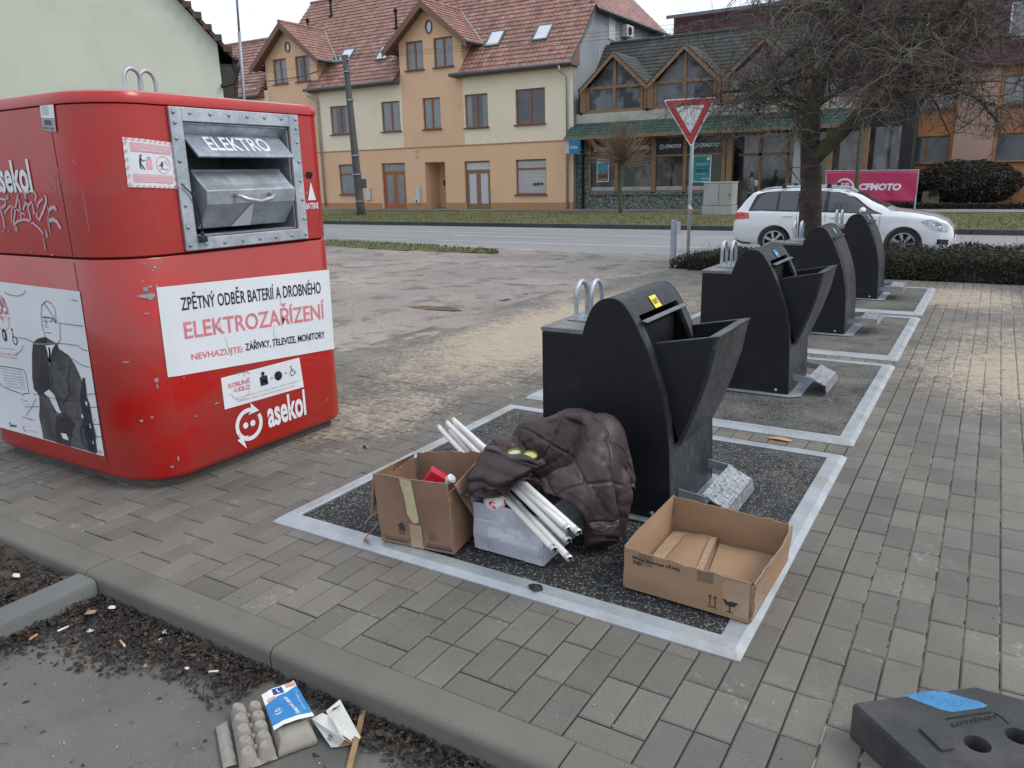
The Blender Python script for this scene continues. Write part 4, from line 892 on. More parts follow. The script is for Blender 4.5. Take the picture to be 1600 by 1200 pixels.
def box_flat():
    T = empty('cardboard_box', (-.24,.5,Z0), 'wide low open cardboard box with arrows and wine glass symbol, empty', 'cardboard box')
    W = lambda o: reparent(o, T)
    z = .03
    A, B_, C_, D = Vector((-.462,.205,z)), Vector((-.018,.188,z)), Vector((-.010,.68,z)), Vector((-.462,.70,z))
    up = Vector((0,0,.158))
    def wall(name, a, b, h0, h1, tear, seed, bend=0, out=(0,0)):
        m = MB(); o_ = Vector((out[0], out[1], 0)); f = panel(m, a, b, b+Vector((0,0,h1))+o_, a+Vector((0,0,h0))+o_, tear=tear, seed=seed, bend=bend, wob=.003)
        o = m.build(name, [CARD, CARDE]); smooth_angle(o, 40); W(o); return o, f
    fo, ff = wall('front_panel', A, B_, .162, .150, .10, 1, .004)
    bo, fb = wall('back_panel', C_, D, .155, .165, .09, 2, .0)
    ro, fr = wall('side_panel', B_+Vector((.004,.0,0)), C_+Vector((.004,0,0)), .150, .155, .10, 3, .006, out=(.008,0))
    lo, fl = wall('side_panel', D-Vector((.003,0,0)), A-Vector((.003,0,0)), .165, .162, .03, 4)
    m = MB(); panel(m, A+Vector((0,0,.0)), B_+Vector((0,0,.0)), C_, D, nv=20); W(m.build('bottom', [CARD, CARDE]))
    # inner bottom flaps: left flap lying on the bottom, centre gap, narrow flaps
    m = MB(); panel(m, A+Vector((.012,.012,.008)), A+Vector((.245,.01,.018)), A+Vector((.19,.475,.03)), A+Vector((.012,.478,.012)), seed=6, wob=.004); W(m.build('bottom_flap', [CARD, CARDE]))
    m = MB(); panel(m, A+Vector((.232,.235,.006)), B_+Vector((-.01,.24,.006)), C_+Vector((-.01,-.01,.008)), A+Vector((.2,.47,.008)), seed=7, wob=.002); W(m.build('bottom_flap', [CARD, CARDE]))
    m = MB(); panel(m, A+Vector((.20,.012,.005)), B_+Vector((-.008,.012,.005)), B_+Vector((-.01,.222,.006)), A+Vector((.22,.215,.006)), seed=8, wob=.002); W(m.build('bottom_flap', [CARD, CARDE]))
    m = MB(); # tape runs
    q = quadmap(A+Vector((.013,.02,.0145)), A+Vector((.062,.02,.0165)), A+Vector((.066,.46,.0215)), A+Vector((.013,.46,.0185)), .0035); m.grid(lambda u, v: q(u, v)+Vector((0,0,.0012*noise.noise(Vector((u*3,v*30,1))))), 4, 60)
    q = quadmap(A+Vector((.215,.03,.018)), A+Vector((.243,.03,.0185)), A+Vector((.188,.46,.031)), A+Vector((.165,.46,.030)), .0042); m.grid(lambda u, v: q(u, v)+Vector((0,0,.0016*noise.noise(Vector((u*3,v*30,5))))), 4, 60)
    W(m.build('tape', TAPE))
    g = lambda u, v: ff(u, v, .0042)
    m = MB(); rect(m, g, .12, .235, .70, .97, 0, 4); rect(m, g, .60, .72, .72, .97, 0, 4); W(m.build('tape', mk('grey_tape', (.17,.125,.09), rough=.3, coat=.3)))
    g = lambda u, v: ff(u, v, .0050); m = MB()
    m2 = MB(); m2.grid(lambda u, v: ff(.80+.195*u, .1+.86*v, .0042+.0006*noise.noise(Vector((u*12,v*9,2)))), 20, 10); m2.grid(lambda u, v: fr(.0+.3*u, .2+.76*v, .0042+.0006*noise.noise(Vector((u*9,v*9,2)))), 12, 10)
    W(m2.build('tape', mk('clear_tape', (.33,.215,.135), (.38,.265,.185), scale=16, rough=.2, coat=.6, bump=.5, bscale=30)))
    asp = .36
    # up arrows and glass symbol
    for u in (.705, .745):
        stroke(m, g, [(u,.16),(u,.44)], .006, 0, asp); poly(m, g, [(u-.012,.38),(u+.012,.38),(u,.46)])
    stroke(m, g, [(.69,.145),(.76,.145)], .006, 0, asp)
    poly(m, g, [(.80,.46),(.83,.44),(.84,.40),(.86,.43),(.915,.43),(.905,.36),(.885,.31),(.862,.295),(.862,.17),(.885,.155),(.885,.14),(.83,.14),(.83,.155),(.852,.17),(.852,.295),(.825,.33),(.812,.39)])
    text(m, 'Handel Bohmova 1/2 stůl', g, .07, .46, .795, .885, 0, bold=.03, slant=.02); text(m, '17 BO', g, .075, .145, .66, .75, 0, bold=.05)
    # keep script level: the text rises nowhere, it follows the board
    W(m.build('print', [mk('marker_ink', (.025,.02,.02), rough=.6)]))
box_flat()
def box_tall():
    T = empty('cardboard_box', (-1.32,.26,Z0), 'tall torn brown cardboard box with yellow tape on the front', 'cardboard box')
    W = lambda o: reparent(o, T); z = .032
    A, B_, C_, D = Vector((-1.462,.062,z)), Vector((-1.135,.104,z)), Vector((-1.185,.40,z)), Vector((-1.505,.36,z))
    U = lambda h, x=0, y=0: Vector((x, y, h))
    def wall(name, a, b, ha, hb, ta, tb, tear, seed, bend=0, nv=14):
        m = MB(); f = panel(m, a, b, b+U(hb, *tb), a+U(ha, *ta), tear=tear, seed=seed, bend=bend, wob=.006, nv=nv, nu=34)
        o = m.build(name, [CARDB, CARDE]); smooth_angle(o, 40); W(o); return f
    ff = wall('front_panel', A, B_, .298, .292, (-.012,-.012), (-.022,.008), .03, 11, .006)
    fb = wall('back_panel', C_, D, .325, .275, (.0,.0), (-.005,.01), .05, 12, .01)
    fr = wall('side_panel', B_, C_, .255, .31, (-.02,.01), (.0,.0), .05, 13, -.004)
    fl = wall('side_panel', D, A, .27, .26, (-.01,0), (-.015,-.01), .12, 14, .0)
    m = MB(); panel(m, A, B_, C_, D, nv=10); W(m.build('bottom', [CARDB, CARDE]))
    # right flap folded outwards, a torn triangle
    m = MB(); a = B_+Vector((-.012,.012,.285)); b = C_+Vector((.0,.0,.318))
    pts = [(0,0),(.12,-.26),(.33,-.66),(.55,-.44),(.8,-.36),(1,-.25),(1,.02),(.5,.015)]
    n_ = Vector((.05,.0,0)); vs = [a+(b-a)*u+Vector((.018+(.055*abs(v)),0,.27*v)) for u, v in pts]
    m.add(vs+[v+Vector((.005,.001,.0)) for v in vs], [tuple(range(len(vs)-1,-1,-1)), tuple(range(len(vs), 2*len(vs)))]+[(i,(i+1)%8,8+(i+1)%8,8+i) for i in range(8)]); W(m.build('flap', CARDB))
    # left flap and the torn strips
    m = MB(); a = A+Vector((-.014,-.012,.29)); b = D+Vector((-.01,0,.268))
    vs = [a, a+(b-a)*.5, b, b+Vector((-.05,-.02,-.07)), a+(b-a)*.55+Vector((-.045,0,-.16)), a+(b-a)*.5+Vector((-.03,-.02,-.11)), a+(b-a)*.2+Vector((-.028,-.02,-.125)), a+Vector((-.018,-.012,-.17))]
    m.add(vs+[v+Vector((.005,.002,0)) for v in vs], [tuple(range(7,-1,-1)), tuple(range(8,16))]+[(i,(i+1)%8,8+(i+1)%8,8+i) for i in range(8)]); W(m.build('flap', CARDB))
    for q in ([(-1.475,.06,.155),(-1.50,.05,.14),(-1.535,.04,.10),(-1.552,.035,.062)], [(-1.474,.06,.11),(-1.49,.045,.085),(-1.515,.03,.055),(-1.53,.02,.034),(-1.50,.012,.036)]):
        m = MB(); L_ = []; 
        for i, p in enumerate(q): L_ += [Vector(p)+Vector((0,0,-.007)), Vector(p)+Vector((.004,.012,.006)), Vector(p)+Vector((.002,.006,.004))]
        m.add(L_, [f for i in range(len(q)-1) for f in ((3*i,3*i+3,3*i+5,3*i+2),(3*i+2,3*i+5,3*i+4,3*i+1),(3*i+1,3*i+4,3*i+3,3*i))]); W(m.build('torn_strip', CARDB))
    g = lambda u, v: ff(u, v, .0048)
    m = MB(); pts_l = [(.375,.99),(.38,.9),(.40,.75),(.415,.6),(.42,.48),(.46,.42),(.49,.36)]; pts_r = [(.535,.985),(.54,.9),(.55,.75),(.565,.6),(.58,.45),(.575,.40),(.55,.37)]
    m.add([g(*p) for p in pts_l]+[g(*p) for p in pts_r], [(i,7+i,8+i,i+1) for i in range(6)])
    m.add([ff(.375,.985,-.005), ff(.535,.98,-.005), g(.535,.985), g(.375,.99), ff(.38,.9,-.005), ff(.54,.9,-.005)], [(0,1,2,3),(0,4,5,1)]); W(m.build('yellow_tape', YTAPE))
    m = MB(); rect(m, g, .43, .60, .0, .34, 0, 3); W(m.build('brown_tape', TAPE))
    g = lambda u, v: ff(u, v, .0046); m = MB(); asp = .9
    # recycling house symbol, small symbol, bar along the bottom
    poly(m, g, [(.27,.21),(.355,.20),(.355,.30),(.335,.30),(.312,.335),(.29,.30),(.27,.305)]); 
    g2 = lambda u, v: ff(u, v, .0056)
    arc(m, g2, .312, .253, .026, .03, .008, 20, 120, 1, 6); arc(m, g2, .312, .253, .026, .03, .008, 140, 240, 1, 6); arc(m, g2, .312, .253, .026, .03, .008, 260, 360, 1, 6)
    text(m, 'RESY', g, .27, .355, .16, .185)
    stroke(m, g, [(.69,.14),(.77,.135),(.77,.27),(.69,.275),(.69,.14)], .005, 0, asp); arc(m, g, .73, .22, .014, .018, .006, 90, 400, 0, 10); text(m, 'PAP', g, .705, .755, .155, .18)
    rect(m, g, .07, .38, .045, .058, 0, 3); rect(m, g, .64, .99, .035, .052, 0, 3); rect(m, g, .64, .99, .062, .068, 0, 3)
    text(m, 'PRODUCE OF ... ITALY ... NO', g, .02, .42, .075, .094); text(m, 'USE CUT ITALIAN FRUIT USE', g, .64, .97, .078, .098)
    W(m.build('print', [INK, CARDB]))
    return ff
box_tall()
# red and white pack inside the tall box
T = empty('juice_carton', (-1.31,.27,.2), 'small red and white pack lying inside the tall brown box', 'pack')
M_ = Matrix.Translation((-1.30,.24,.225)) @ Matrix.Rotation(R(35), 4, 'Z') @ Matrix.Rotation(R(35), 4, 'Y')
m = MB(); m.box(-.07,.03,-.03,.03,-.09,.06, 0, M_); reparent(m.build('body', mk('red_print', (.5,.015,.03), rough=.4), bevel=.003), T)
m = MB(); m.lathe([(.018,0),(.02,.05),(.012,.055)], 16, M=Matrix.Translation((-1.275,.25,.245)) @ Matrix.Rotation(R(50), 4, 'Y')); reparent(m.build('cap', WHITE, smooth=False), T)
def box_white():
    T = empty('papered_box', (-.95,.4,Z0), 'open box wrapped in white paper and tape, in front of the nearest black bin', 'box')
    W = lambda o: reparent(o, T); z = .027
    PAP = mk('white_wrapping_paper', (.47,.48,.53), (.38,.39,.44), scale=2.2, rough=.6, bump=.8, bscale=9, bdist=.004, fine=.04, c3=(.55,.56,.6), c3scale=6, c3thr=(.5,.6))
    A, B_, C_, D = Vector((-1.102,.205,z)), Vector((-.79,.20,z)), Vector((-.80,.61,z)), Vector((-1.10,.60,z))
    def wall(name, a, b, ha, hb, seed, bend=0, tear=.02):
        m = MB(); f = panel(m, a, b, b+Vector((0,0,hb)), a+Vector((0,0,ha)), tear=tear, seed=seed, bend=bend, wob=.008)
        o = m.build(name, [PAP, PAP]); smooth_angle(o, 50); W(o); return f
    ff = wall('front_panel', A, B_, .198, .192, 21, -.018); fr = wall('side_panel', B_, C_, .20, .205, 22, .0); wall('back_panel', C_, D, .2, .21, 23); wall('side_panel', D, A, .21, .225, 24)
    m = MB(); panel(m, A, B_, C_, D, nv=8); W(m.build('bottom', [PAP, PAP]))
    m = MB()
    for u0, u1, v0, v1 in ((.22,.42,.35,.56),(.40,.62,.28,.50),(.6,.97,.22,.44),(.05,.2,.0,.2),(.75,1,.0,.16),(.02,.6,.62,.68)):
        m.grid(lambda a, c: ff(u0+(u1-u0)*a, v0+(v1-v0)*c, .0052+.0008*noise.noise(Vector((a*3,c*3,u0)))), 4, 4)
    m.grid(lambda a, c: fr(.1+.8*a, .55+.4*c-.2*a, .0055), 6, 3)
    W(m.build('paper_patch', mk('paper_patch', (.55,.56,.6), (.42,.43,.47), scale=5, rough=.4, bump=.5, bscale=20)))
    m = MB()
    for k in range(3): stroke(m, lambda u, v: ff(u, v, .0065), [(.05+.02*k,.32-.07*k),(.12,.26-.07*k),(.2,.3-.07*k),(.3,.2-.06*k)], .006, 0)
    for v in (.75,.82,.88): stroke(m, lambda u, w: fr(u, w, .006), [(.35,v-.25),(.55,v-.12),(.8,v)], .01, 0)
    W(m.build('crease_shade', mk('crease_shade_grey', (.3,.31,.35), rough=.6)))  # shading of the paper folds painted on as flat grey strokes
box_white()
# spotted cloth ball inside the white box
m = MB(); m.ball((-1.025,.245,.222), (.052,.042,.042), 28, 18)
BALL = mk('spotted_cloth', (.75,.74,.74), (.7,.02,.04), scale=16, rough=.7, thr=(.56,.57))
tag(m.build('cloth_bundle', BALL, smooth=True), 'white cloth with red spots stuffed into the white papered box', 'cloth')
# fluorescent tubes
TUBEM = mk('white_fluorescent_tube', (.72,.7,.66), (.8,.78,.75), scale=12, rough=.18, coat=.5, stretch=(1,1,1)); CAPM = mk('aluminium_cap', (.6,.6,.6), rough=.3, metal=.7); 
ends = [(pix(867,860,Y=.03), pix(677,658,Y=.74), 'lowest of the white fluorescent tubes, its end over the pad left of the others'), (pix(891,874,Y=.02), pix(681,652,Y=.80), 'fluorescent tube with the end reaching farthest down to the pad'),
        (pix(889,846,Y=.02), pix(681,643,Y=.775), 'middle fluorescent tube leaning on the white papered box'), (pix(905,833,Y=.02), pix(692,641,Y=.765), 'uppermost fluorescent tube on the right of the bunch'),
        (pix(889,828,Y=.03), pix(690,646,Y=.84), 'fluorescent tube on top of the bunch with a yellowed glass')]
for i, (a, b_, lab) in enumerate(ends):
    d = (b_-a).normalized(); b_ = a+d*1.2
    T = empty('fluorescent_tube', tuple(a), lab, 'light tube', 'fluorescent tubes laid across the box and jacket')
    m = MB(); m.tube([a+d*.022, b_-d*.022], .0128, 16); reparent(smooth_angle(m.build('glass_tube', TUBEM), 40), T)
    for p, s in ((a, 1), (b_, -1)):
        m = MB(); m.tube([p+d*s*.0235, p+d*s*.006, p+d*s*.002], [.0133, .0133, .010], 16); e = smooth_angle(m.build('end_cap', CAPM), 30); reparent(e, T)
        m = MB(); up_ = Vector((0,0,1)).cross(d).normalized(); m.tube([p+d*s*.0018, p+d*s*.0012], [.0095,.0095], 14, 0)
        reparent(m.build('cap_disc', DARK), e)
        m = MB()
        for q in (-.0063, .0063): m.tube([p+d*s*.003+up_*q, p-d*s*.007+up_*q], .0016, 6)
        reparent(m.build('contact_pins', CAPM), e)
# quilted brown jacket: a padded sheet let fall over the box, the tubes and its own bunched-up lining
def jacket():
    import numpy as np
    T = empty('jacket', (-.92,.4,.25), 'crumpled brown quilted jacket thrown over the white papered box', 'jacket')
    JK = mk('brown_quilted_nylon', (.036,.023,.024), (.052,.034,.034), scale=4, rough=.46, spec=.4, fine=.06, fscale=300, bump=.9, bscale=42, bdist=.004, rv=.07)
    n_ = JK.node_tree; bs = n_.nodes['Principled BSDF']; uv_ = n_.nodes.new('ShaderNodeUVMap'); uv_.uv_map = 'cloth'
    mp_ = n_.nodes.new('ShaderNodeMapping'); mp_.inputs['Scale'].default_value = (15, 13, 1); n_.links.new(uv_.outputs[0], mp_.inputs[0])
    sx_ = n_.nodes.new('ShaderNodeSeparateXYZ'); n_.links.new(mp_.outputs[0], sx_.inputs[0]); hs = []
    for op_ in ('ADD', 'SUBTRACT'):
        a1 = n_.nodes.new('ShaderNodeMath'); a1.operation = op_; n_.links.new(sx_.outputs[0], a1.inputs[0]); n_.links.new(sx_.outputs[1], a1.inputs[1])
        a2 = n_.nodes.new('ShaderNodeMath'); a2.operation = 'PINGPONG'; a2.inputs[1].default_value = 1.6; n_.links.new(a1.outputs[0], a2.inputs[0])
        a3 = n_.nodes.new('ShaderNodeMapRange'); a3.inputs[2].default_value = .22; n_.links.new(a2.outputs[0], a3.inputs[0]); hs.append(a3.outputs[0])
    a4 = n_.nodes.new('ShaderNodeMath'); a4.operation = 'MINIMUM'; n_.links.new(hs[0], a4.inputs[0]); n_.links.new(hs[1], a4.inputs[1])
    b4 = n_.nodes.new('ShaderNodeBump'); b4.inputs['Distance'].default_value = .006; b4.inputs['Strength'].default_value = .8; n_.links.new(a4.outputs[0], b4.inputs['Height'])
    n_.links.new(bs.inputs['Normal'].links[0].from_socket, b4.inputs['Normal']); n_.links.new(b4.outputs[0], bs.inputs['Normal'])
    LIN = mk('dark_lining', (.012,.011,.014), rough=.45, bump=.6, bscale=25, bdist=.004)
    ELL = [((-1.09,.42,.31),(.09,.07,.09)), ((-.98,.51,.38),(.10,.06,.095)), ((-.83,.55,.415),(.11,.065,.11)), ((-.69,.50,.42),(.075,.08,.12)), ((-.655,.38,.35),(.06,.09,.13)), ((-.72,.275,.29),(.09,.055,.095)), ((-.86,.235,.27),(.10,.04,.065)), ((-1.0,.24,.26),(.08,.035,.05)), ((-1.13,.31,.25),(.045,.07,.07))]
    TUB = [(np.array(pix(889,846,Y=.02)), np.array(pix(681,643,Y=.775)), .045)]
    def collide(p):
        for c, r in ELL:
            c, r = np.array(c), np.array(r)+.012; d = (p-c)/r; l = np.linalg.norm(d, axis=1); k = l < 1
            p[k] = c+d[k]/np.maximum(l[k], 1e-4)[:, None]*r
        x0, x1, y0, y1, z1 = -1.115, -.785, .190, .615, .235
        ins = (p[:,0] > x0) & (p[:,0] < x1) & (p[:,1] > y0) & (p[:,1] < y1) & (p[:,2] < z1)
        if ins.any():
            q = p[ins]; ds = np.stack([q[:,0]-x0, x1-q[:,0], q[:,1]-y0, y1-q[:,1], z1-q[:,2]], 1); w = ds.argmin(1)
            for i_, (ax, val) in enumerate(((0,x0),(0,x1),(1,y0),(1,y1),(2,z1))): q[w == i_, ax] = val
            p[ins] = q
        for a, b_, r in TUB:
            ab = b_-a; t = np.clip(((p-a)@ab)/(ab@ab), 0, 1)[:, None]; c = a+t*ab; d = p-c; l = np.linalg.norm(d, axis=1); k = l < r
            p[k] = c[k]+d[k]/np.maximum(l[k], 1e-4)[:, None]*r
        k = (p[:,0] < -.98) & (p[:,1] < .32); p[k,2] = np.maximum(p[k,2], .27); p[:,0] = np.maximum(p[:,0], -1.155)
        k = (p[:,0] > -.78) & (p[:,1] < .42); p[k,2] = np.maximum(p[k,2], .19)
        np.clip(p[:,1], None, .755, out=p[:,1]); np.clip(p[:,2], .045, None, out=p[:,2]); return p
    def drape(nx, ny, sx, sy, cx, cy, rot, z0, squeeze, waves, steps, seed):
        u, v = np.meshgrid(np.linspace(-.5, .5, nx), np.linspace(-.5, .5, ny)); x = u*sx*squeeze; y = v*sy*squeeze
        z = z0+waves*(np.sin(u*17+2.1*np.sin(v*4+seed))*.6+np.sin(v*15+1.7*np.sin(u*5+2*seed))*.6+.5*np.sin(u*31+v*23+seed))
        ca, sa = math.cos(rot), math.sin(rot); P = np.stack([cx+x*ca-y*sa, cy+x*sa+y*ca, z], 2).reshape(-1, 3); idx = np.arange(nx*ny).reshape(ny, nx)
        fam = []
        def add(a, b_, k):
            d = math.hypot(sx/(nx-1)*0, 0); a, b_ = a.ravel(), b_.ravel(); du = (b_ % nx-a % nx)*sx/(nx-1); dv = (b_//nx-a//nx)*sy/(ny-1); fam.append((a, b_, np.hypot(du, dv), k))
        add(idx[:,:-1:2], idx[:,1::2][:, :idx[:,:-1:2].shape[1]], 1.); add(idx[:,1:-1:2], idx[:,2::2], 1.); add(idx[:-1:2], idx[1::2][:idx[:-1:2].shape[0]], 1.); add(idx[1:-1:2], idx[2::2], 1.)
        add(idx[:-1,:-1], idx[1:,1:], .3); add(idx[:-1,1:], idx[1:,:-1], .3); add(idx[:,:-3], idx[:,3:], .11); add(idx[:-3], idx[3:], .11)
        prev = P.copy()
        for st in range(steps):
            vel = (P-prev)*.93; prev = P.copy(); P = P+vel; P[:,2] -= .00075+.0022*np.exp(-(((P[:,0]+.925)/.075)**2+((P[:,1]-.375)/.06)**2))
            for it in range(7):
                for a, b_, L0, k in fam:
                    d = P[b_]-P[a]; l = np.maximum(np.linalg.norm(d, axis=1), 1e-6); f = (l-L0)/l*.5*k
                    if k < 1: f = np.where(l < L0, f, f*.6)
                    c = d*f[:, None]; np.add.at(P, a, c); np.add.at(P, b_, -c)
                before = P.copy(); P = collide(P); hit = np.abs(P-before).sum(1) > 1e-7
            prev[hit] = prev[hit]*.15+P[hit]*.85
        return P
    def cloth(name, nx, ny, P, mat_, quilt, thick):
        m = MB(); m.add([tuple(p) for p in P], [(j*nx+i, j*nx+i+1, (j+1)*nx+i+1, (j+1)*nx+i) for j in range(ny-1) for i in range(nx-1)])
        o = m.build(name, mat_, smooth=True); vg = o.vertex_groups.new(name='puff')
        uvl = o.data.uv_layers.new(name='cloth')
        for lp in o.data.loops: uvl.data[lp.index].uv = ((lp.vertex_index % nx)/nx, (lp.vertex_index//nx)/ny)
        for i in range(nx*ny):
            uu, vv = i % nx, i//nx; w = 1-.95*math.exp(-((vv-round(vv/quilt)*quilt)/.75)**2)*(.6+.4*math.sin(uu*1.9+vv))*.8; w *= (1 if 2 < uu < nx-3 else .35)*(1 if 2 < vv < ny-3 else .5); vg.add([i], .1+.9*w, 'REPLACE')
        md = o.modifiers.new('s', 'SMOOTH'); md.factor = .5; md.iterations = 2
        md = o.modifiers.new('sub', 'SUBSURF'); md.levels = md.render_levels = 1
        md = o.modifiers.new('thick', 'SOLIDIFY'); md.thickness = thick; md.offset = 1; md.vertex_group = 'puff'; md.thickness_vertex_group = .12
        tx = bpy.data.textures.new('wrinkle', 'CLOUDS'); tx.noise_scale = .035; tx.noise_depth = 3
        md = o.modifiers.new('d', 'DISPLACE'); md.texture = tx; md.strength = .005; md.mid_level = .5; md.texture_coords = 'LOCAL'
        reparent(o, T); return o
    P = drape(80, 60, .86, .70, -.855, .46, R(9), .58, .74, .024, 160, 1.3); cloth('shell', 80, 60, P, JK, 8, .012)
    # rolled collar and hood lying on top along the back and right
    def roll(name, pts, rs, mat_=JK, flat=.75):
        P_ = [Vector(p) for p in pts]; m = MB(); line, rad = [], []
        for i in range(61):
            t = i/60*(len(P_)-1); k = min(int(t), len(P_)-2); f = t-k; p0, p1, p2, p3 = P_[max(0,k-1)], P_[k], P_[k+1], P_[min(len(P_)-1,k+2)]
            line.append(.5*((2*p1)+(-p0+p2)*f+(2*p0-5*p1+4*p2-p3)*f*f+(-p0+3*p1-3*p2+p3)*f**3)); rad.append((rs[k]*(1-f)+rs[k+1]*f)*(.95+.05*abs(math.sin(i*.42))**.5))
        m.tube(line, rad, 28)
        for j, q in enumerate(m.v):
            c = line[min(60, j//28)]; d = Vector(q)-c; d.z *= flat; d *= 1+.28*noise.noise(Vector(q)*9)+.14*noise.noise(Vector(q)*27); m.v[j] = tuple(c+d)
        o = m.build(name, mat_, smooth=True, sub=1); reparent(o, T); return o
    roll('collar_roll', [(-1.05,.47,.42),(-.95,.52,.475),(-.84,.53,.515),(-.74,.49,.53),(-.67,.41,.50),(-.66,.33,.43)], [.012,.03,.036,.042,.042,.018], flat=.6)
    roll('sleeve', [(-.665,.46,.36),(-.635,.49,.26),(-.64,.47,.17),(-.655,.44,.09),(-.64,.42,.055)], [.06,.07,.075,.078,.055], flat=1.0)
    # the left front edge of the jacket, hanging over the corner of the brown box
    c00, c10, c11, c01 = pix(736,771,Y=.16), pix(786,756,Y=.17), pix(842,728,Y=.22), pix(757,704,Y=.24); m = MB()
    def hem(u, v):
        p = c00*(1-u)*(1-v)+c10*u*(1-v)+c11*u*v+c01*(1-u)*v; bow = math.sin(math.pi*min(1, v*1.15))*.028
        return p+Vector((-.010*math.sin(v*3), -bow-.010*math.sin(u*11+v*4)*(1-v)-.006*math.sin(v*17+u*3), .010*math.sin(u*6)*(1-v)))
    m.grid(hem, 30, 30); o = m.build('hem', JK, smooth=True, solid=.014); reparent(o, T)
    c0, c1 = c01, c11; m = MB(); m.grid(lambda u, v: (c01*(1-u)+c11*u)*(1-v)+(Vector((-1.10,.34,.34))*(1-u)+Vector((-.98,.32,.335))*u)*v+Vector((0,0,.035*math.sin(math.pi*v)+.008*math.sin(u*9))), 20, 14); o = m.build('front_edge', JK, smooth=True, solid=.014); reparent(o, T)
    roll('lapel', [(-1.08,.25,.345),(-.99,.27,.36),(-.90,.275,.375),(-.84,.31,.40)], [.012,.018,.024,.016], flat=.7)
    return T
jacket()
LIDG = mk('lid_green', (.10,.22,.03), rough=.35); LIDC = mk('lid_cream', (.6,.53,.38), (.5,.45,.33), scale=30, rough=.5); LIDY = mk('lid_yellow', (.5,.42,.18), rough=.4)
for i, (x, y, z, rx, ry, lab) in enumerate([(-.972,.305,.412,R(14),R(-4),'small green rimmed jar lid on the jacket, the left one'), (-.918,.335,.402,R(10),R(10),'green and yellow jar lid half hidden in the jacket folds')]):
    T = empty('jar_lid', (x,y,z), lab, 'jar lid', 'jar lids on the jacket'); M_ = Matrix.Translation((x,y,z)) @ Matrix.Rotation(rx, 4, 'X') @ Matrix.Rotation(ry, 4, 'Y')
    m = MB(); m.lathe([(.027,-.006),(.029,-.002),(.029,.005),(.0275,.007),(.026,.005),(.0255,-.002),(.001,-.002)], 28, M=M_); reparent(smooth_angle(m.build('rim', LIDG), 40), T)
    m = MB(); m.lathe([(.0253,-.0015),(.0253,.0005),(.022,.0008),(.001,.0008)], 28, M=M_); reparent(m.build('inside', LIDC if i == 0 else LIDY), T)
# ------------------------------------------------------------------ litter
m = MB(); rr = random.Random(2); c = (-.735,.045,.03); pts = [(c[0]+.026*rr.uniform(.7,1.2)*math.cos(a*.63), c[1]+.026*rr.uniform(.7,1.2)*math.sin(a*.63), c[2]+rr.uniform(-.002,.004)) for a in range(10)]
m.add([(c[0],c[1],.042)]+pts, [(0, i+1, (i+1) % 10+1) for i in range(10)]); tag(m.build('black_scrap', BLACK, solid=.002), 'small black scrap lying on the near edge of the steel frame', 'scrap')
m = MB(); p = pix(1218,685,Z=.01); m.add([(p.x-.06,p.y-.01,.006),(p.x+.0,p.y-.022,.012),(p.x+.06,p.y-.012,.005),(p.x+.07,p.y+.012,.008),(p.x,p.y+.02,.014),(p.x-.055,p.y+.012,.007)], [(0,1,4,5),(1,2,3,4)])
tag(m.build('leaf', mk('orange_leaf', (.5,.25,.09), rough=.7)), 'orange dry leaf in the gap between the first two pads', 'leaf')
T = empty('lighter', tuple(pix(572,698,Z=.006)), 'small blue and black lighter on the pavers left of the tubes', 'lighter'); p = pix(572,698,Z=.008)
m = MB(); m.tube([p+Vector((-.02,.0,0)), p+Vector((.008,-.004,0))], .006, 10); reparent(m.build('barrel', mk('dark_blue_plastic', (.01,.03,.12), rough=.3)), T)
m = MB(); m.tube([p+Vector((.0085,-.004,0)), p+Vector((.018,-.0055,0))], .0058, 10); reparent(m.build('tip', GALV), T)
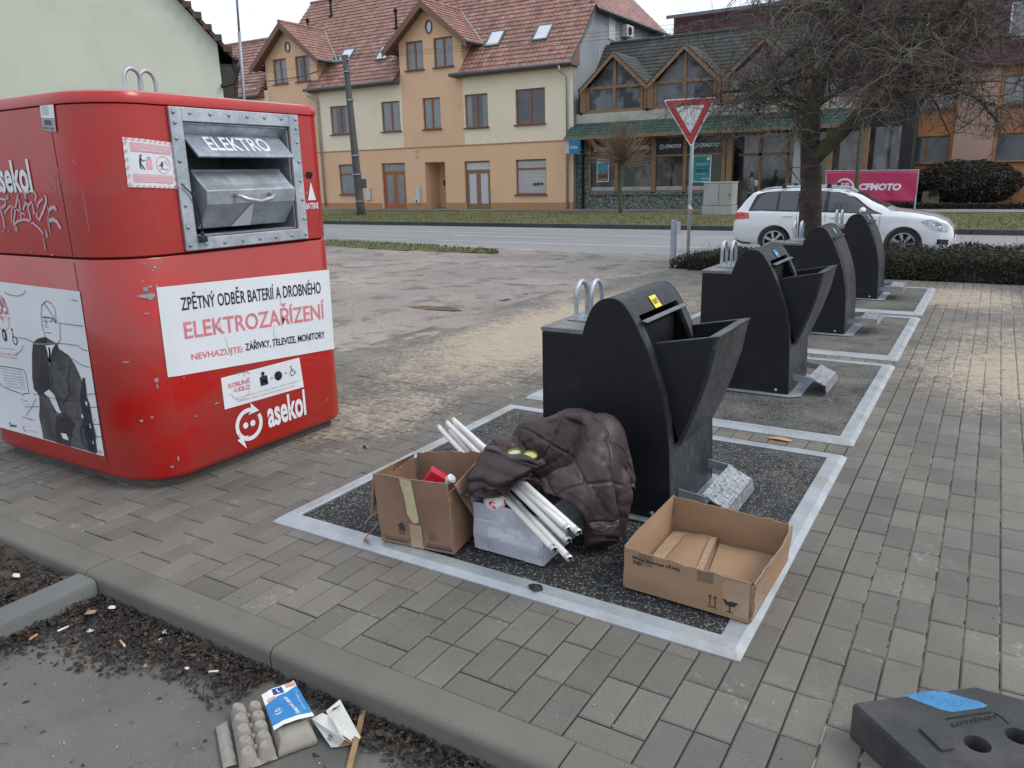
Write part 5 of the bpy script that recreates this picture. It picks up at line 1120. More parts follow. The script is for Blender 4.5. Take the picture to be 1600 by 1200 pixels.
def carton():
    """crushed egg carton lying open"""
    FL = -.092
    def mp(x, y): return pix(320+x*.1625, 1050+y*.1625, Z=-.06)
    T = empty('egg_carton', tuple(mp(560,500)*1+Vector((0,0,-.03))), 'open grey egg carton with blue and white paper label by the kerb', 'egg carton')
    PULP = mk('grey_pulp', (.235,.215,.19), (.285,.262,.23), scale=14, rough=.95, fine=.08, fscale=300, bump=.5, bscale=160)
    # cup tray (underside up): quad in the ground frame
    a, b_, c, d = mp(330,880), mp(690,750), mp(560,290), mp(235,320)
    a, b_, c, d = [Vector((q.x, q.y, 0)) for q in (a, b_, c, d)]
    def tray(u, v):
        p = a*(1-u)*(1-v)+b_*u*(1-v)+c*u*v+d*(1-u)*v
        cu, cv = u*2, v*5; fu, fv = (cu % 1)-.5, (cv % 1)-.5
        r = math.hypot(fu*1.0, fv*1.0); h = .030*min(1, max(0, (.50-r)/.22))**.8
        if r < .2: h -= .003*(1-min(1, (r/.16)**6))
        r2 = math.hypot((cu-round(cu)), (cv-round(cv))); inner = .08 < u < .92 and .04 < v < .96
        if inner and r2 < .2: h = max(h, .018*(1-r2/.2)**.5)
        e = min(u, 1-u, v*1.5, (1-v)*1.5); h += .012*min(1, e*14)
        return Vector((p.x, p.y, FL+.003+h+.003*noise.noise(Vector((u*5, v*7, 1)))))
    m = MB(); m.grid(tray, 70, 130); o = m.build('egg_cups', PULP, smooth=True, solid=.003); reparent(o, T)
    # hinge flap strip at the left
    a2, b2, c2, d2 = [Vector((q.x, q.y, 0)) for q in (mp(165,850), mp(300,810), mp(205,400), mp(95,460))]
    m = MB(); m.grid(lambda u, v: (a2*(1-u)*(1-v)+b2*u*(1-v)+c2*u*v+d2*(1-u)*v)+Vector((0,0,FL+.006+.012*math.sin(math.pi*u)*(1-.5*abs(math.sin(v*9)))*min(1, v*9, (1-v)*9))), 12, 40); reparent(m.build('closing_flap', PULP, smooth=True, solid=.003), T)
    # lid, dome up
    a3, b3, c3, d3 = [Vector((q.x, q.y, 0)) for q in (mp(700,740), mp(1080,600), mp(860,110), mp(545,240))]
    L_ = lambda u, v: (a3*(1-u)*(1-v)+b3*u*(1-v)+c3*u*v+d3*(1-u)*v)
    def lid(u, v):
        e = min(min(u, 1-u)*1.0, min(v, 1-v)*1.6); return L_(u, v)+Vector((0,0,FL+.003+.036*min(1, e*7)**.6+.006*noise.noise(Vector((u*3, v*4, 2)))))
    m = MB(); m.grid(lid, 40, 60); reparent(m.build('lid', PULP, smooth=True, solid=.003), T)
    # printed paper sleeve on the lid, its own slightly bent sheet
    q = [mp(*p) for p in ((670,600),(1060,480),(860,120),(550,270))]; q = [Vector((p.x,p.y,0)) for p in q]
    S0 = lambda u, v: (q[0]*(1-u)*(1-v)+q[1]*u*(1-v)+q[2]*u*v+q[3]*(1-u)*v)
    def S(u, v, off=0): 
        e = min(min(u, 1-u)*2, 1); return S0(u, v)+Vector((0,0,FL+.052+off+.005*math.sin(3*u+2*v)-.006*(1-min(1, u*4))+.003*noise.noise(Vector((u*4,v*5,8)))))
    m = MB(); m.grid(S, 26, 30); lb = m.build('paper_sleeve', WHITE, smooth=True); reparent(lb, T)
    m = MB(); f1 = lambda u, v: S(u, v, .0012); f2 = lambda u, v: S(u, v, .0024); f3 = lambda u, v: S(u, v, .0036)
    m.grid(lambda a_, b2_: f1(.0+1.0*a_, .10+(.55+.2*a_)*b2_), 24, 24, 0)
    m.grid(lambda a_, b2_: f1(.3+.3*a_, .80+.17*b2_), 6, 5, 1); m.grid(lambda a_, b2_: f1(.70+.28*a_, .88+.1*b2_), 6, 5, 2); m.grid(lambda a_, b2_: f1(.08+.25*a_, .68+.08*b2_), 6, 5, 2)
    rot = lambda u, v, f: f(1-v, u) 
    text(m, 'ČERSTVÁ VEJCE', lambda u, v: f2(.75-.14*v-.13*u, .12+.52*u), 0, 1, 0, 1, 3, bold=.03)
    text(m, '10', lambda u, v: f2(.30-.13*v, .28+.12*u), 0, 1, 0, 1, 3); arc(m, f2, .235, .34, .10, .08, .006, 0, 360, 3, 20)
    text(m, '10 ČERSTVÁ VEJCE', lambda u, v: f2(.90-.07*v, .2+.45*u), 0, 1, 0, 1, 3); arc(m, f2, .9, .72, .03, .03, .006, 0, 360, 3, 14)
    text(m, 'L', f2, .42, .50, .83, .94, 3, bold=.04)
    reparent(m.build('print', [mk('egg_label_blue', (.03,.22,.5), (.02,.18,.44), scale=6, rough=.35), mk('egg_label_navy', (.01,.05,.22), rough=.4), mk('egg_label_salmon', (.6,.3,.22), rough=.4), WHITE]), lb)
carton()
def white_pack():
    FL = -.09
    def mp(x, y, z=FL): return pix(320+x*.1625, 1050+y*.1625, Z=z)
    T = empty('torn_package', tuple(mp(1260,650)), 'torn white paper package with hang hole beside the egg carton', 'packaging'); W = lambda o: reparent(o, T)
    WP = mk('creased_white_card', (.66,.66,.62), (.56,.56,.52), scale=8, rough=.55, bump=.5, bscale=25)
    def facet(name, pts, mat_=WP):
        m = MB(); vs = [mp(x, y, z) for x, y, z in pts]; m.add(vs, [tuple(range(len(vs)))] if len(vs) < 5 else [(0, i, i+1) for i in range(1, len(vs)-1)]); return W(m.build(name, mat_, solid=.0015))
    facet('front_board', [(1025,450,-.06),(1130,395,-.055),(1180,415,-.05),(1345,650,-.045),(1290,720,-.085),(1215,725,-.088)])
    facet('fold', [(1180,415,-.05),(1230,450,-.03),(1300,590,-.035),(1345,650,-.045)])
    facet('back_board', [(1165,375,-.055),(1300,265,-.03),(1345,350,-.035),(1500,630,-.075),(1450,690,-.088),(1300,590,-.04),(1225,480,-.04)])
    facet('inner_board', [(1300,590,-.05),(1350,650,-.06),(1430,690,-.086),(1290,722,-.088)], CARD)
    m = MB(); vs = [mp(*p) for p in ((1210,385,-.0405),(1240,345,-.0365),(1265,338,-.035),(1300,315,-.032),(1298,325,-.032),(1262,355,-.0355),(1245,362,-.037))]; m.add(vs, [tuple(range(7))]); W(m.build('hang_hole', DARK))
    m = MB(); q = [mp(*p) for p in ((1180,650,-.0755),(1215,672,-.0755),(1250,575,-.058),(1215,555,-.058))]; f = quadmap(*q, .003)
    r2 = random.Random(5); u = .0
    while u < 1: w = r2.uniform(.02,.06); rect(m, f, 0, 1, u, min(1, u+w)); u += w+r2.uniform(.03,.05)
    W(m.build('barcode', INK))
white_pack()
a = pix(568,1112,Z=-.075); b_ = pix(545,1205,Z=-.088)
m = MB(); d = (b_-a).normalized(); n_ = Vector((-d.y, d.x, 0)).normalized()*.008; m.add([a-n_,a+n_,b_+n_,b_-n_,a-n_+Vector((0,0,.005)),a+n_+Vector((0,0,.005)),b_+n_+Vector((0,0,.005)),b_-n_+Vector((0,0,.005))], [(3,2,1,0),(4,5,6,7),(0,1,5,4),(1,2,6,5),(2,3,7,6),(3,0,4,7)])
tag(m.build('wooden_stick', mk('pale_wood', (.3,.19,.09), (.22,.13,.06), scale=30, rough=.8, stretch=(1,.2,1))), 'flat pale wooden stick sticking out from under the torn white package', 'stick')
# butts and scraps, positions read from the photo's lower left corner
PAPERW = mk('scrap_paper', (.6,.6,.6), rough=.7, bump=.5, bscale=80); FILT = mk('cigarette_filter', (.5,.26,.1), rough=.8)
def zz(x, y, Z=-.078): return pix(x*.375, 840+y*.375, Z=Z)
for x0, y0, x1, y1, orange in [(500,428,520,452,.7),(625,445,672,422,.5),(240,390,285,370,0),(122,425,155,403,1),(870,560,910,556,0)]:
    a, b_ = zz(x0, y0), zz(x1, y1); T = empty('cigarette_butt', tuple(a), 'cigarette butt lying in the leaf litter', 'cigarette butt', 'cigarette butts in the leaf litter')
    T['label'] = {500:'short cigarette butt with orange filter at the edge of the leaf heap', 625:'long orange and white cigarette butt in the middle of the leaf heap', 240:'plain white cigarette stub near the side kerb', 122:'orange filter alone at the left end of the leaf heap', 870:'thin white stub at the right end of the leaf heap near the bare concrete'}[x0]
    c = a+(b_-a)*orange
    if orange: m = MB(); m.tube([a, c], .0038, 10); reparent(m.build('filter', FILT), T)
    if orange < 1: m = MB(); m.tube([c, b_], .0036, 10); reparent(m.build('paper_end', PAPERW), T)
for i, (x, y, s, lab) in enumerate([(467,290,.017,'white folded paper scrap at the top of the leaf heap'), (375,392,.022,'crumpled silvery foil lump at the edge of the leaf heap'), (683,392,.014,'crumpled white scrap next to the orange cigarette butt'), (787,418,.014,'bluish white scrap half way along the kerb foot'), (605,533,.010,'small tan chip lying on the bare concrete'), (777,545,.010,'small white chip below the leaf heap'), (70,160,.022,'dirty white scrap lying in the soil bed'), (380,310,.026,'flat piece of tan cardboard in the corner of the kerbs')]):
    p = zz(x, y, -.05 if i == 6 else (-.06 if i in (0, 7) else -.078)); m = MB(); r2 = random.Random(i)
    flat_ = .25 if i in (0,4,5,7) else .7
    vs = [p+Vector((s*math.cos(a*1.05)*r2.uniform(.6,1.2), s*.8*math.sin(a*1.05)*r2.uniform(.6,1.2), s*flat_*r2.uniform(-.3,.5))) for a in range(6)]+[p+Vector((0,0,s*flat_*.8))]
    m.add(vs, [(6, k, (k+1) % 6) for k in range(6)]); tag(m.build('paper_scrap', CARD if i in (4, 7) else (GALV if i == 1 else PAPERW), solid=.001), lab, 'scrap')
# ------------------------------------------------------------------ recycled rubber foot, lower right
def rubber_foot():
    zt = .105
    P = [pix(1333,1097,Z=zt), pix(1523,1072,Z=zt), pix(1640,1103,Z=zt)]; 
    a, b_ = P[0], P[1]; dirL = (pix(1445,1200,Z=zt)-a).normalized()            # left long edge runs towards the camera
    a = Vector((a.x, a.y, 0)); b_ = Vector((b_.x, b_.y, 0)); dirL = Vector((dirL.x, dirL.y, 0)).normalized(); dr = (Vector((P[2].x,P[2].y,0))-b_).normalized()
    T = empty('barrier_foot', (a.x+.15, a.y-.05, 0), 'black recycled rubber barrier foot with a blue paint patch and round holes', 'barrier foot'); W = lambda o: reparent(o, T)
    RUB = mk('recycled_rubber', (.028,.029,.03), (.042,.043,.044), scale=9, rough=.8, bump=.9, bscale=200, bdist=.002, fine=.2, fscale=300, c3=(.075,.073,.068), c3scale=4, c3thr=(.55,.75))
    out = [a, b_, b_+dr*.35, a+dirL*.5+dr*.45+Vector((.02,-.05,0)), a+dirL*.42]
    # ensure order is counterclockwise seen from above
    ar = sum(out[i].x*out[(i+1) % 5].y-out[(i+1) % 5].x*out[i].y for i in range(5))
    if ar < 0: out = out[::-1]
    m = MB(); lv = []
    cen = sum(out, Vector())/5
    for z, k in ((0, 1.0), (zt-.012, 1.0), (zt, .985)): lv += [(cen.x+(p.x-cen.x)*k, cen.y+(p.y-cen.y)*k, z) for p in out]
    m.add(lv, [tuple(range(4,-1,-1)), (10,11,12,13,14)]+[(i*5+j, i*5+(j+1) % 5, (i+1)*5+(j+1) % 5, (i+1)*5+j) for i in range(2) for j in range(5)])
    o = m.build('block', RUB)
    hs = [pix(1527,1162,Z=zt), pix(1592,1150,Z=zt)]
    hs.append(hs[0]+dirL*.12+Vector((.0,.0,0))); cutm = MB()
    for h in hs: cutm.lathe([(.021,-.05),(.023,.02),(.030,zt-.001),(.031,zt+.02)], 28, M=Matrix.Translation((h.x, h.y, .03-.03)))
    c1 = pix(1455,1192,Z=zt)
    cut = cutm.build('cut', RUB)
    md = o.modifiers.new('b', 'BOOLEAN'); md.object = cut; md.operation = 'DIFFERENCE'; md.solver = 'EXACT'; bpy.context.view_layer.update()
    me = bpy.data.meshes.new_from_object(o.evaluated_get(bpy.context.evaluated_depsgraph_get())); o.modifiers.clear(); o.data = me; bpy.data.objects.remove(cut); W(o)
    md = o.modifiers.new('bv', 'BEVEL'); md.width = .006; md.segments = 3; md.angle_limit = R(40)
    # blue paint patch
    BP = mk('blue_spray_paint', (.035,.16,.33), (.05,.2,.38), scale=25, rough=.7, fine=.3, fscale=200, bump=.6, bscale=150)
    n = BP.node_tree; bs = n.nodes['Principled BSDF']
    def tp(x, y, dz=0): return pix(1320+x*.175, 1060+y*.175, Z=zt+.001+dz)
    m = MB(); q = quadmap(tp(800,275), tp(1110,265), tp(850,112), tp(540,150))
    pts = [tp(510,152),tp(640,130),(tp(790,108)),tp(900,122),tp(1050,165),tp(1200,205),tp(1275,238),tp(1250,258),tp(1120,280),tp(960,302),tp(860,280),tp(740,235),tp(620,190),tp(560,165)]
    c_ = sum(pts, Vector())/len(pts); m.add([c_]+pts, [(0, i+1, (i+1) % len(pts)+1) for i in range(len(pts))]); W(m.build('paint_patch', BP))
    # raised bar; groove and letter relief shade painted as flat dark shapes
    m = MB(); bq = [tp(660,460), tp(860,655), tp(975,640), tp(790,450)]
    m.add(bq+[p+Vector((0,0,.007)) for p in bq], [(4,5,6,7),(0,1,5,4),(1,2,6,5),(2,3,7,6),(3,0,4,7)]); W(m.build('raised_bar', RUB, bevel=.002))
    m = MB(); f = lambda x, y: tp(x, y, .0008)
    stroke(m, f, [(900,360),(1000,345),(1180,315),(1310,300)], 9); stroke(m, f, [(1330,302),(1400,345),(1465,400)], 9); W(m.build('groove', DARK))
    m = MB(); f = quadmap(tp(960,440), tp(1390,345), tp(1370,300), tp(940,385), .0012); text(m, 'umbor', f, .0, 1, 0, 1, 0, bold=.0); W(m.build('letter_relief_shade', mk('relief_shade_rubber', (.01,.01,.011), rough=.9)))
rubber_foot()
# ------------------------------------------------------------------ street things
STEEL = mk('grey_steel_post', (.27,.30,.34), (.33,.36,.4), scale=4, rough=.5, metal=.3, fine=.08)
def yield_sign():
    by = 12.3; p0 = pix(1075,396,Y=by); T = empty('yield_sign', (p0.x, by, -.17), 'red and white give way triangle on a grey post by the road', 'road sign')
    top = pix(1083,190,Y=by); m = MB(); m.tube([(p0.x,by,-.25),(p0.x,by,1.0),tuple(top)], .032, 14); reparent(m.build('post', STEEL, smooth=True), T)
    a, b_, c = pix(1036,156,Y=by-.05), pix(1119,151,Y=by-.05), pix(1080,231,Y=by-.05)
    cen = (a+b_+c)/3
    def ring(k, y, rr_=.055):
        out = []
        P = [cen+(q-cen)*k for q in (a, b_, c)]
        for i in range(3):
            p, pr, nx = P[i], P[i-1], P[(i+1) % 3]; d1, d2 = (pr-p).normalized(), (nx-p).normalized()
            for t in range(6):
                s = t/5; q = p+d1*rr_*k*(1-s)**2*1.0+d2*rr_*k*s**2; out.append(Vector((q.x, y, q.z)))
        return out
    m = MB(); m.add(ring(1, by-.05)+ring(1, by-.035), [tuple(range(18)), tuple(range(35,17,-1))]+[(i,18+i,18+(i+1)%18,(i+1)%18) for i in range(18)]); bd = m.build('plate', mk('sign_white', (.7,.71,.72), rough=.4)); reparent(bd, T)
    m = MB(); o, i_ = ring(.93, by-.0525), ring(.56, by-.0525, .04); m.add(o+i_, [(k,(k+1)%18,18+(k+1)%18,18+k) for k in range(18)]); r_ = m.build('red_border', mk('sign_red', (.48,.02,.025), rough=.4)); reparent(r_, bd)
    m = MB(); m.box(top.x-.04, top.x+.04, by-.034, by+.035, top.z-.1, top.z-.06); m.box(top.x-.04, top.x+.04, by-.034, by+.035, top.z+.03, top.z+.07); reparent(m.build('clamp', GALV), T)
    m = MB(); q = pix(1077,322,Y=by-.04); m.add([(q.x-.06,by-.036,q.z+.03),(q.x+.03,by-.038,q.z+.02),(q.x+.07,by-.05,q.z-.06),(q.x+.06,by-.055,q.z-.13),(q.x+.02,by-.05,q.z-.12),(q.x,by-.037,q.z-.04)], [(0,1,2,3,4,5)])
    t2 = m.build('loose_sticker', mk('sticker_red_white', (.5,.03,.03), (.7,.68,.66), scale=14, rough=.5, thr=(.5,.53)), solid=.002); reparent(t2, T)
yield_sign()
T = empty('marker_post', (-3.92,10.15,0), 'short grey square steel post at the left end of the hedge', 'post')
m = MB(); m.box(-3.95,-3.87,10.11,10.19,-.05,.70); reparent(m.build('post', STEEL, bevel=.006), T)
m = MB(); m.box(-3.869,-3.80,10.13,10.17,.50,.68); reparent(m.build('bracket', GALV, bevel=.003), T)
# hedge of low dark shrubs
def leafy(name, n, place, size, mat_, seed, parent=None, droop=.4):
    rr = random.Random(seed); vs, fs = [], []
    for i in range(n):
        p = place(rr)
        if p is None: continue
        s = size*rr.uniform(.6, 1.3); a, b_ = rr.uniform(0, 6.28), rr.gauss(0, .7); d = Vector((math.cos(a)*math.cos(b_), math.sin(a)*math.cos(b_), math.sin(b_)))
        w = d.cross(Vector((rr.gauss(0,1), rr.gauss(0,1), rr.gauss(0,1)))).normalized()*s*.33; p = Vector(p); o = len(vs)
        vs += [p, p+d*s*.5+w, p+d*s+Vector((0,0,-s*.15)), p+d*s*.5-w]; fs.append((o, o+1, o+2, o+3))
    m = MB(); m.add(vs, fs); return m.build(name, mat_, parent)
HLEAF = multi('hedge_leaves', [(.02,.028,.014),(.035,.042,.02),(.028,.022,.014),(.05,.035,.022),(.015,.02,.012),(.06,.07,.035),(.03,.036,.02),(.075,.045,.03),(.02,.024,.016)], 1)
TWIG = multi('dark_twigs', [(.05,.034,.024),(.07,.05,.036),(.04,.03,.022),(.09,.065,.045)], 1)
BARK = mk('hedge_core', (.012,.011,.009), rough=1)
def hedge(x0, x1, y0, y1, h, label, nl, nt, seed):
    T = empty('hedge', ((x0+x1)/2, (y0+y1)/2, 0), label, 'hedge', 'clipped low hedges by the road')
    hf = lambda x, y: h*(.82+.3*fbm(x*1.3, y*1.3, seed))*min(1, (x-x0)*2.2+.25)**.6
    m = MB(); nx = int((x1-x0)*8)
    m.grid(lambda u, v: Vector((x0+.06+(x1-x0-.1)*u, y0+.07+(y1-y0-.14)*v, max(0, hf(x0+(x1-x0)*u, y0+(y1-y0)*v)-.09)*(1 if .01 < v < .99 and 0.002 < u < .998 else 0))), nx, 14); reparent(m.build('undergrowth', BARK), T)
    def place(rr):
        x = rr.uniform(x0, x1); y = y0+(y1-y0)*rr.random()
        hh = hf(x, y)
        if rr.random() < .42: y = y0+.06*fbm(x*4, 1)+rr.uniform(-.02, .09); z = rr.uniform(.0, hh)
        else: z = hh-abs(rr.gauss(0, .045))
        if fbm(x*6, y*6, z*6) < -.28: return None
        return (x, y, z)
    reparent(leafy('foliage', nl, place, .034, HLEAF, seed), T)
    rr = random.Random(seed+1); m = MB()
    for i in range(nt):
        x, y = rr.uniform(x0, x1), rr.uniform(y0, y1); z = hf(x, y)-.12; l = rr.uniform(.1, .24)*(1 if rr.random() < .9 else 1.7); d = Vector((rr.gauss(0,.5), rr.gauss(0,.5), 1)).normalized(); e = Vector((rr.gauss(0,.4), rr.gauss(0,.4), .6))
        p = Vector((x, y, z)); m.tube([p, p+d*l*.6, p+d*l*.6+e*l*.4], [.003, .0022, .001], 3, cap=False)
    reparent(m.build('twigs', TWIG), T); return T
hedge(-3.75, -1.3, 9.55, 10.9, .30, 'low brown hedge between the marker post and the tree trunk', 9000, 500, 3)
hedge(-1.3, 4.6, 9.42, 10.9, .42, 'long dark clipped hedge right of the tree trunk behind the black bins', 34000, 1500, 9)
# bare weeping tree
def bare_tree():
    rr = random.Random(21); bx, by = -1.95, 10.9
    T = empty('weeping_tree', (bx, by, 0), 'big bare weeping tree with thick dark trunk standing behind the black bins', 'tree')
    BK = mk('dark_cherry_bark', (.035,.026,.021), (.07,.052,.042), scale=5, rough=.9, bump=1, bscale=16, bdist=.03, fine=.25, fscale=70, stretch=(1,1,2.4), c3=(.1,.08,.062), c3scale=7, c3thr=(.58,.7))
    BR = mk('branch_bark', (.05,.042,.03), (.085,.085,.045), scale=2.5, rough=.9, fine=.3, fscale=50, c3=(.11,.125,.05), c3scale=2, c3thr=(.57,.7))
    TW = multi('fine_twigs', [(.06,.042,.034),(.085,.064,.052),(.042,.031,.027),(.12,.10,.085),(.055,.04,.036),(.16,.14,.12)], 1)
    m = MB(); pts, rs = [], []
    for k in range(22):
        t = k/21; z = -.1+2.05*t; pts.append((bx+.03*math.sin(3*t)+(-.10*t), by+.02*math.sin(5*t), z)); rs.append(.19*(1-.28*t)+.06*max(0,(.12-t))*4+.016*noise.noise(Vector((0,0,z*5))))
    n = 28; m.tube(pts, rs, n)
    for j in range(len(m.v)):
        v = Vector(m.v[j]); c = Vector((bx, by, v.z)); d = (v-c); k = 1+.07*noise.noise(Vector((v.x*7, v.y*7, v.z*3)))+.05*noise.noise(Vector((v.x*22, v.y*22, v.z*30))); m.v[j] = tuple(c+Vector((d.x*k, d.y*k, 0)))
    reparent(m.build('trunk', BK, smooth=True), T)
    limbs, twigs = MB(), MB()
    def path(p, d, L, droop, seg, wob):
        out = [p.copy()]; d = d.normalized()
        for i in range(seg):
            d = (d+Vector((rr.gauss(0,wob), rr.gauss(0,wob), rr.gauss(0,wob)-droop*(.35+i/seg)))).normalized(); p = p+d*(L/seg); out.append(p.copy())
        return out
    # main fork: an upright leader and a heavy limb leaning right
    lead = [Vector(pts[-1]), Vector((bx-.12,by,2.3)), Vector((bx-.02,by+.1,2.8)), Vector((bx+.12,by+.1,3.3)), Vector((bx+.2,by,3.8))]
    limbs.tube(lead, [.155,.13,.10,.075,.05], 12)
    right = [Vector(pts[17]), Vector((bx+.22,by-.05,1.85)), Vector((bx+.58,by-.1,2.18)), Vector((bx+.98,by-.1,2.38)), Vector((bx+1.35,by-.05,2.75)), Vector((bx+1.5,by,3.2))]
    limbs.tube(right, [.12,.115,.10,.085,.06,.04], 12)
    starts = [(lead[k], 1) for k in (1,1,1,2,2,2,3,3,3,3,4,4,4)]+[(right[k], 1) for k in (2,3,3,3,4,4,4,5,5,5,5)]
    subs = []
    for i, (st, _) in enumerate(starts):
        a = 2*math.pi*(i*.382)+rr.gauss(0, .25); el = rr.uniform(.05, .95); d = Vector((math.cos(a)*math.cos(el), math.sin(a)*math.cos(el), math.sin(el)))
        L = rr.uniform(1.5, 2.15); P = path(st, d, L, .10, 9, .15); r0 = rr.uniform(.035, .06)
        limbs.tube(P, [r0*(1-.80*k/9) for k in range(10)], 8)
        for j in range(2, 10):
            for s in range(2 if j < 9 else 3):
                p = P[j] if j == 9 else P[j].lerp(P[j-1], rr.random()); dd = (P[j]-P[j-1]).normalized(); side = Vector((rr.gauss(0,1), rr.gauss(0,1), rr.gauss(.45,.6))).normalized(); L2 = rr.uniform(.5, 1.15)
                Q = path(p, dd*.5+side, L2, .15, 6, .24); r1 = max(.008, r0*(1-.80*j/9)*.5); limbs.tube(Q, [r1*(1-.7*k/6) for k in range(7)], 5, cap=False); subs.append((Q, r1))
    def low(p): return 1.62+.30*math.exp(-((p.x+.9)/1.6)**2)
    for Q, r1 in subs:
        for j in range(1, 7):
            for s in range(2):
                p = Q[j].lerp(Q[j-1], rr.random()); side = Vector((rr.gauss(0,1), rr.gauss(0,1), rr.gauss(.25,.8))).normalized(); L3 = rr.uniform(.3, .9)
                W_ = path(p, side+(Q[j]-Q[j-1]).normalized()*.5, L3, .24, 6, .26); r2 = min(.0055, r1*.5)
                W_ = [q for k, q in enumerate(W_) if k < 2 or q.z > low(q)]
                if W_[1].z < low(W_[1]): continue
                twigs.tube(W_, [r2*(1-.6*k/6) for k in range(len(W_))], 3, cap=False)
                for q in range(2):
                    k = rr.randrange(1, len(W_)); X_ = path(W_[k], Vector((rr.gauss(0,1), rr.gauss(0,1), rr.gauss(-.1,.8))), rr.uniform(.10, .34), .3, 3, .3)
                    if X_[-1].z > low(X_[-1]): twigs.tube(X_, [.0026,.0022,.0018,.0014], 3, cap=False)
    reparent(limbs.build('branches', BR, smooth=True), T); reparent(twigs.build('twigs', TW), T)
bare_tree()
# small pollarded street tree in front of the shop and a thin trunk behind the banner
def lollipop(x, y, hz, r, label, seed, n=260, bark=(.06,.075,.03)):
    rr = random.Random(seed); T = empty('street_tree', (x, y, -.3), label, 'tree', 'thin street trees on the verge')
    m = MB(); P = [(x+.02*math.sin(k), y, -.32+(hz+.32)*k/8) for k in range(9)]; m.tube(P, [.085-.025*k/8+.012*(k == 8) for k in range(9)], 10); reparent(m.build('trunk', mk('green_bark', (.055,.06,.03), (.085,.095,.04), scale=8, rough=.9, bump=.5, bscale=30) if 'green_bark' not in MATS else MATS['green_bark'], smooth=True), T)
    m = MB(); c = Vector(P[-1]); m.ball(c, (.16,.16,.12), 10, 8)
    for i in range(n):
        a = rr.uniform(0, 6.28); el = rr.uniform(.0, 1.5) if rr.random() < .9 else rr.uniform(-.3,0); d = Vector((math.cos(a)*math.cos(el), math.sin(a)*math.cos(el), math.sin(el))); L = r*rr.uniform(.65, 1.1)
        p = c+d*.08; Q = [p]
        for k in range(4): d = (d+Vector((rr.gauss(0,.10), rr.gauss(0,.10), rr.gauss(.10,.10)))).normalized(); p = p+d*L/4; Q.append(p)
        m.tube(Q, [.014,.010,.008,.006,.004], 3, cap=False)
        for q in range(2): e = (d+Vector((rr.gauss(0,.5), rr.gauss(0,.5), rr.gauss(.1,.3)))).normalized(); k = rr.randrange(1,4); m.tube([Q[k], Q[k]+e*L*.3], [.006,.003], 3, cap=False)
    reparent(m.build('crown', multi('reddish_twigs', [(.15,.085,.055),(.2,.13,.085),(.11,.065,.045),(.24,.16,.11)], 1) if 'reddish_twigs' not in bpy.data.materials else bpy.data.materials['reddish_twigs']), T)
lollipop(-14.0, 31.0, 1.95, 1.75, 'small pollarded street tree with a ball of reddish twigs in front of the shop', 5)
lollipop(-4.1, 30.5, 3.6, 1.6, 'thin mossy street tree in front of the pink banner', 6, 120)
# concrete cabinet
T = empty('utility_cabinet', (-9.3,30.4,-.3), 'pale concrete utility cabinet on the grass in front of the shop', 'cabinet')
CAB = mk('cabinet_concrete', (.38,.385,.37), (.31,.31,.295), scale=2.2, rough=.8, fine=.06, c3=(.22,.22,.2), c3scale=1.5, c3thr=(.6,.75), stretch=(1,1,.4))
x0, x1 = -9.86, -8.66
m = MB(); m.box(x0,x1,30.0,30.75,.10,.98); reparent(m.build('housing', CAB, bevel=.02), T); m = MB(); m.box(x0-.03,x1+.02,29.97,30.78,-.42,.085); reparent(m.build('base', CAB, bevel=.02), T)
m = MB(); m.box(x0-.02,x1+.02,29.98,30.77,.982,1.03); reparent(m.build('cap', CAB, bevel=.01), T)
m = MB(); m.box(-9.22,-9.21,29.993,30.0,.11,.95); m.box(x1-.12,x1-.09,29.985,30.0,.45,.55); reparent(m.build('door_gap', DARK), T)
# pink banner on a frame
def banner():
    y = 33.6; a, b_, c, d = pix(1291,313,Y=y), pix(1430,316,Y=y), pix(1435,267,Y=y), pix(1291,268,Y=y)
    T = empty('banner', ((a.x+b_.x)/2, y, -.2), 'pink banner with white motorcycle brand lettering on a metal frame', 'banner')
    q = quadmap(a, b_, c, d); s_ = lambda u, v, o=0: q(u, v)+Vector((0, -o+.03*math.sin(u*9+v*2)*v*(1-v)*2-.02*math.sin(u*23+v*7)*(1-v), 0))
    m = MB(); m.grid(s_, 50, 12); sh = m.build('sheet', mk('pink_banner', (.48,.03,.11), (.40,.022,.09), scale=1.5, rough=.45, bump=.3, bscale=4, bdist=.02), smooth=True, solid=.004); reparent(sh, T)
    f = lambda u, v: s_(u, v, .012); m = MB(); asp = 1.35/3.7
    arc(m, f, .215, .48, .095, .095/asp*.98, .022, 0, 360, 0, 34, asp)
    poly(m, f, [(.16,.50),(.175,.60),(.205,.60),(.20,.55),(.18,.55),(.175,.46),(.20,.42),(.195,.37),(.165,.40)]); poly(m, f, [(.215,.60),(.265,.60),(.26,.55),(.222,.55)]); poly(m, f, [(.215,.52),(.262,.52),(.255,.47),(.225,.47),(.22,.37),(.205,.37)])
    text(m, 'CFMOTO', f, .375, .835, .37, .60, 0, bold=.05, slant=.04); o = m.build('lettering', WHITE); reparent(o, sh)
    for p, t in ((b_, c), (a, d)):
        m = MB(); m.tube([(p.x,y+.03,-.4),(t.x,y+.03,t.z+.06)], .03, 8); reparent(m.build('frame_post', GALV), T)
    m = MB(); m.tube([(d.x,y+.03,d.z+.03),(c.x,y+.03,c.z+.03)], .02, 8); reparent(m.build('frame_rail', GALV), T)
banner()
